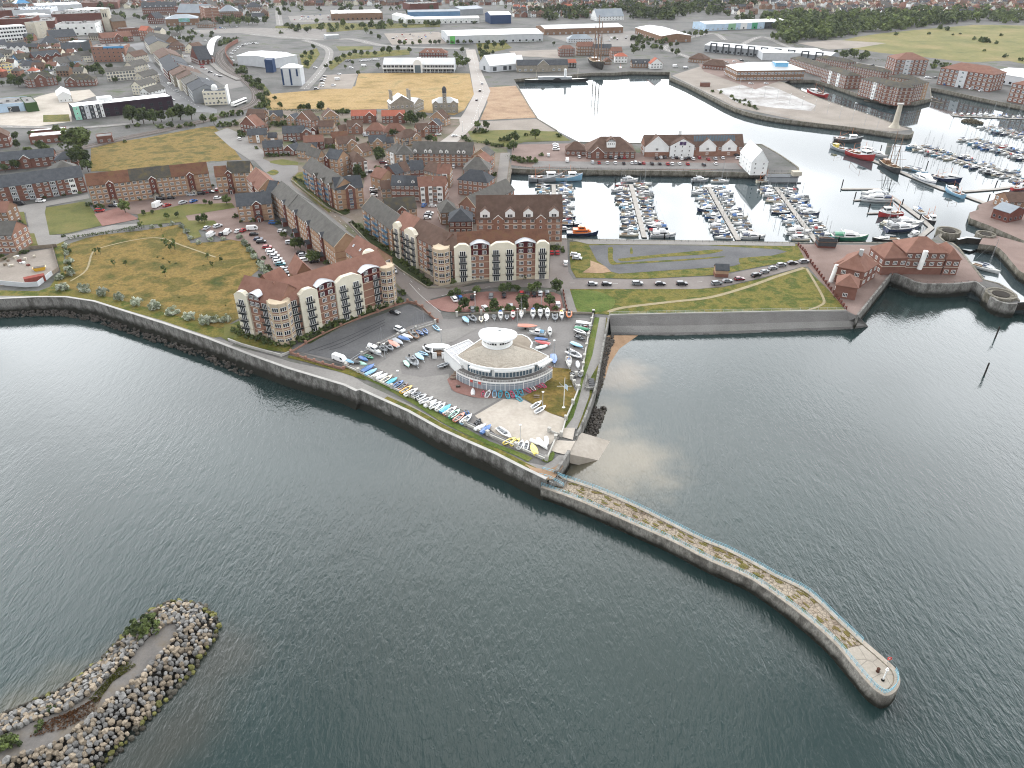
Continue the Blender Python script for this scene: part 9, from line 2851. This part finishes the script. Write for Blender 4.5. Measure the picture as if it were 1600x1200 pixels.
row('d','bush','dotted over the coastal meadow','1005,215,2 1075,180,3 1120,190,3 1200,215,1.5 1480,360,2 1580,380,2.2 800,220,2 1155,220,1.3 1455,225,1.4 1350,320,1.3',1.2)
row('o','bush','on the breakwater gravel','845,345,.95 900,330,1.1 950,345,1.0 880,370,.9 320,835,.4 250,930,.35 240,970,.28 20,1060,.75 60,1050,.7 100,1060,.5',1.5,-1.8)
for pts,nm in(([(800,520),(850,560),(700,660),(600,800),(560,770),(680,640)],'light'),([(300,900),(480,830),(640,740),(600,850),(400,960),(180,1010)],'red')):
 mb=MB()
 P=GP('o',pts,-1.72)
 c=sum(P,Vector())/len(P)
 for _ in range(1000):
  k=r9.randrange(len(P))
  p=c.lerp(P[k].lerp(P[k-1],r9.random()),r9.random()**.6)
  s=r9.uniform(.08,.28)
  a=r9.uniform(0,6.3)
  mb.face([p+Vector((cos(a)*s,sin(a)*s,.02)),p+Vector((0,0,s*1.3)),p-Vector((cos(a)*s,sin(a)*s,-.02))])
 stuff(mb.build('ground_weeds',[LF['olive']if nm=='light' else LF['red']]),'yellowish weeds on the breakwater gravel' if nm=='light' else 'reddish weeds along the breakwater gravel','weeds')
def hedge(label,fr,pts,w=1.4,h=1.5,mats_=('dark','mid'),dens=16):
 mb=MB()
 P=GP(fr,pts)
 for a,b in zip(P,P[1:]):
  L=(b-a).length
  for _ in range(int(L*dens)):
   p=a.lerp(b,r9.random())+Vector((r9.gauss(0,w*.33),r9.gauss(0,w*.33),h*r9.uniform(.15,1)**.7))
   n=Vector((r9.gauss(0,1),r9.gauss(0,1),r9.gauss(.7,1))).normalized()
   u=n.orthogonal().normalized()
   v=n.cross(u)
   s=r9.uniform(.2,.42)
   mb.face([p-u*s,p-v*s*.6,p+u*s,p+v*s*.6],r9.randrange(2))
 o=tag(mb.build('hedge',[LF[mats_[0]],LF[mats_[1]]]),label,'hedge')
wood('w',[(-60,380),(1250,380),(1330,860),(900,900),(-60,900)],34,'tree',.8,'leafy tree among the left hand town roofs')
wood('a',[(-20,850),(420,830),(500,940),(330,1090),(-20,1090)],14,'tree',.7,'small tree around the depot and low terrace')
wood('b',[(120,165),(480,140),(700,150),(1150,140),(1150,168),(700,182),(480,200),(130,215)],30,'tree',1.0,'spreading tree in the belt beyond the roundabout')
wood('b',[(60,20),(480,20),(900,30),(1400,20),(1400,50),(900,120),(480,80),(100,120)],16,'tree',1.2,'scattered tree near the brown supermarket')
wood('x',[(520,320),(800,330),(1250,370),(1000,430),(720,560),(560,560)],16,'tree',.8,'rounded tree between the shops and the station')
far_bush=[('b',[(120,165),(480,150),(1150,135),(1400,125),(1400,150),(700,185),(480,205),(130,215)],26,'broad shrub on the embankment beyond the roundabout'),('c',[(700,240),(960,225),(1010,330),(900,330),(760,320)],14,'ornamental shrub beside the quay parking')]
for f_,p_,n_,l_ in far_bush:
 wood(f_,p_,n_,'bush',2.0,l_,2)
hedge('hedge along the lane at the top of the dry field','e',[(420,500),(560,480),(750,452),(900,425)],1.5,1.6)
hedge('long hedge below the straw field at the back of the estate','b',[(60,690),(300,705),(520,700)],3,2.2)
hedge('hedge on the embankment behind the superstore','b',[(130,205),(300,190),(700,180),(1150,165)],14,6,dens=9)
hedge('tree belt hedge behind the retail sheds','b',[(120,190),(480,180),(830,160),(1400,145)],16,6,dens=8)
hedge('thick hedge left of the brick car park','g',[(0,855),(100,845)],1.6,1.5)
hedge('hedge along the hotel quay road','c',[(-10,985),(60,1020),(150,1022)],4,2,('mid','light'))
hedge('hedge in the corner park beside the promenade','r',[(1075,450),(1150,485),(1330,500),(1500,535)],2.4,1.6)
hedge('shrubbery between the superstore and the quay road','c',[(20,270),(120,275),(200,265)],8,4,dens=9)
hedge('low gorse line along the road behind the waterside flats','d',[(40,250),(300,330),(560,370),(760,395)],5,2.5,('dark','olive'),7)
def far_wood(label,fr,poly,n,s):
 mb=MB()
 xs,ys=[p[0]for p in poly],[p[1]for p in poly]
 k=0
 while k<n:
  x,y=r9.uniform(min(xs),max(xs)),r9.uniform(min(ys),max(ys))
  ins=False
  for i in range(len(poly)):
   (x1,y1),(x2,y2)=poly[i],poly[i-1]
   if(y1>y)!=(y2>y)and x<(x2-x1)*(y-y1)/(y2-y1)+x1:
    ins=not ins
  if not ins:
   continue
  k+=1
  p=G(fr,x,y)
  q=s*r9.uniform(.6,1.35)
  crown(mb,r9,p.x,p.y,q*.8,q,q,q*.95,7,9,q*.34,(0,1)if r9.random()<.6 else(1,2),1.0)
 stuff(mb.build('distant_wood',[LF['dark'],LF['mid'],LF['light']]),label,'wood')
far_wood('dense belt of trees between the coastal meadow and the far houses','d',[(-300,110),(-150,120),(120,95),(400,105),(800,85),(1150,60),(1700,90),(1700,150),(1250,140),(1000,165),(700,205),(400,245),(150,270),(20,250),(60,190),(-20,170)],620,6)
far_wood('dark trees around the far houses at the top of the picture','c',[(80,90),(500,60),(700,30),(1100,20),(1350,0),(1700,0),(1500,40),(1300,70),(1380,100),(1100,95),(1000,130),(850,130),(640,110),(500,115),(200,130)],330,6)
far_wood('scattered trees between the town roofs along the top','0',[(0,-6),(800,-10),(1640,-10),(1640,12),(1200,10),(820,28),(780,12),(420,22),(360,42),(240,30),(0,34)],300,5)
SUN_EL,SUN_AZ=50.0,4.0
w=bpy.data.worlds.new('World')
SC.world=w
w.use_nodes=True
nt=w.node_tree
nt.nodes.clear()
N,Lk=nt.nodes.new,nt.links.new
out=N('ShaderNodeOutputWorld')
bg=N('ShaderNodeBackground')
Lk(bg.outputs[0],out.inputs[0])
bg.inputs['Strength'].default_value=.1
sky=N('ShaderNodeTexSky')
sky.sky_type='NISHITA'
sky.sun_disc=False
sky.sun_elevation=radians(SUN_EL)
sky.sun_rotation=radians(SUN_AZ)
tc=N('ShaderNodeTexCoord')
sp=N('ShaderNodeSeparateXYZ')
Lk(tc.outputs['Generated'],sp.inputs[0])
zz=N('ShaderNodeMath');zz.operation='ADD';zz.inputs[1].default_value=.22
Lk(sp.outputs['Z'],zz.inputs[0])
zm=N('ShaderNodeMath');zm.operation='MAXIMUM';zm.inputs[1].default_value=.05
Lk(zz.outputs[0],zm.inputs[0])
dv=N('ShaderNodeVectorMath');dv.operation='DIVIDE'
cmb=N('ShaderNodeCombineXYZ')
for k in range(2):
 Lk(zm.outputs[0],cmb.inputs[k])
cmb.inputs[2].default_value=1
Lk(tc.outputs['Generated'],dv.inputs[0]);Lk(cmb.outputs[0],dv.inputs[1])
cn=N('ShaderNodeTexNoise')
cn.inputs['Scale'].default_value=1.5
cn.inputs['Detail'].default_value=6
cn.inputs['Roughness'].default_value=.55
cn.inputs['Distortion'].default_value=.4
Lk(dv.outputs[0],cn.inputs['Vector'])
cov=N('ShaderNodeMapRange');cov.interpolation_type='SMOOTHSTEP'
cov.inputs[1].default_value=.26;cov.inputs[2].default_value=.42
Lk(cn.outputs[0],cov.inputs[0])
sv=Vector((cos(radians(SUN_EL))*sin(radians(SUN_AZ)),cos(radians(SUN_EL))*cos(radians(SUN_AZ)),sin(radians(SUN_EL))))
nrm=N('ShaderNodeVectorMath');nrm.operation='NORMALIZE'
Lk(tc.outputs['Generated'],nrm.inputs[0])
s2=N('ShaderNodeSeparateXYZ')
Lk(nrm.outputs[0],s2.inputs[0])
er=N('ShaderNodeValToRGB')
PROF=[(0,.42),(.25,.66),(.42,.86),(.54,.95),(.62,.95),(.70,.50),(.78,.13),(1,.03)]
for k,(z,v)in enumerate(PROF):
 e=er.color_ramp.elements[k]if k<2 else er.color_ramp.elements.new(z)
 e.position=z
 e.color=(v,v,v,1)
Lk(s2.outputs['Z'],er.inputs[0])
fr_=N('ShaderNodeMapRange');fr_.interpolation_type='SMOOTHSTEP'
fr_.inputs[1].default_value=-.3;fr_.inputs[2].default_value=.75;fr_.inputs[3].default_value=.22;fr_.inputs[4].default_value=1
Lk(s2.outputs['Y'],fr_.inputs[0])
pw=N('ShaderNodeMath');pw.operation='MULTIPLY'
Lk(er.outputs[0],pw.inputs[0]);Lk(fr_.outputs[0],pw.inputs[1])
da=N('ShaderNodeMapRange');da.interpolation_type='SMOOTHSTEP';da.inputs[1].default_value=.22;da.inputs[2].default_value=.44;da.inputs[3].default_value=0;da.inputs[4].default_value=.15
Lk(s2.outputs['X'],da.inputs[0])
db=N('ShaderNodeMapRange');db.interpolation_type='SMOOTHSTEP';db.inputs[1].default_value=.30;db.inputs[2].default_value=.44;db.inputs[3].default_value=1;db.inputs[4].default_value=0
Lk(s2.outputs['Z'],db.inputs[0])
dc=N('ShaderNodeMath');dc.operation='MULTIPLY'
Lk(da.outputs[0],dc.inputs[0]);Lk(db.outputs[0],dc.inputs[1])
dd=N('ShaderNodeMath');dd.operation='SUBTRACT';dd.inputs[0].default_value=1
Lk(dc.outputs[0],dd.inputs[1])
p2=N('ShaderNodeMath');p2.operation='MULTIPLY'
Lk(pw.outputs[0],p2.inputs[0]);Lk(dd.outputs[0],p2.inputs[1])
pw=p2
CLOUD_BASE,CLOUD_GLOW=8.0,122.0
lum=N('ShaderNodeMath');lum.operation='MULTIPLY_ADD';lum.inputs[1].default_value=CLOUD_GLOW;lum.inputs[2].default_value=CLOUD_BASE
Lk(pw.outputs[0],lum.inputs[0])
core=N('ShaderNodeMapRange');core.inputs[1].default_value=.42;core.inputs[2].default_value=.66;core.inputs[3].default_value=1.18;core.inputs[4].default_value=.6
Lk(cn.outputs[0],core.inputs[0])
l2=N('ShaderNodeMath');l2.operation='MULTIPLY'
Lk(lum.outputs[0],l2.inputs[0]);Lk(core.outputs[0],l2.inputs[1])
cc=N('ShaderNodeVectorMath');cc.operation='SCALE';cc.inputs[0].default_value=(.97,.99,1.02)
Lk(l2.outputs[0],cc.inputs['Scale'])
mx=N('ShaderNodeMix');mx.data_type='RGBA'
Lk(cov.outputs[0],mx.inputs['Factor'])
Lk(sky.outputs[0],mx.inputs['A']);Lk(cc.outputs[0],mx.inputs['B'])
Lk(mx.outputs['Result'],bg.inputs['Color'])
sl=bpy.data.lights.new('sun','SUN')
sl.energy=.8
sl.angle=radians(32)
sl.color=(1.0,.95,.88)
so=bpy.data.objects.new('sun',sl)
COL.objects.link(so)
so.rotation_euler=(-sv).to_track_quat('-Z','Y').to_euler()
so.location=(0,0,200)
mb=MB();mb.box(-9500,9500,-1500,9500,-8,CAM_H+40)
hz=bpy.data.materials.new('haze')
ht=nodes_of(hz)
ho,hv=ht.nodes.new('ShaderNodeOutputMaterial'),ht.nodes.new('ShaderNodeVolumePrincipled')
hv.inputs['Color'].default_value=(.93,.96,1,1)
hv.inputs['Density'].default_value=.00003
ht.links.new(hv.outputs[0],ho.inputs['Volume'])
stuff(mb.build('haze',hz),'thin pale haze over the far town','haze')
SC.cycles.volume_bounces=0
cd=bpy.data.cameras.new('camera')
co=bpy.data.objects.new('camera',cd)
COL.objects.link(co)
co.location=(0,0,CAM_H)
co.rotation_euler=(pi/2-PITCH,0,0)
cd.sensor_width=36
cd.lens=36*LENS_PX/1600
cd.clip_end=20000
SC.camera=co
SC.view_settings.view_transform='Standard'
SC.view_settings.look='None'
SC.view_settings.exposure=-0.6
SC.view_settings.gamma=1
SC.view_settings.use_curve_mapping=False
SC.render.engine='CYCLES'
SC.cycles.filter_width=1.1
SC.cycles.max_bounces=5
SC.cycles.diffuse_bounces=2
SC.cycles.glossy_bounces=3
SC.cycles.transmission_bounces=2
SC.cycles.use_denoising=True
SC.cycles.denoising_prefilter='NONE'
SC.cycles.caustics_reflective=False
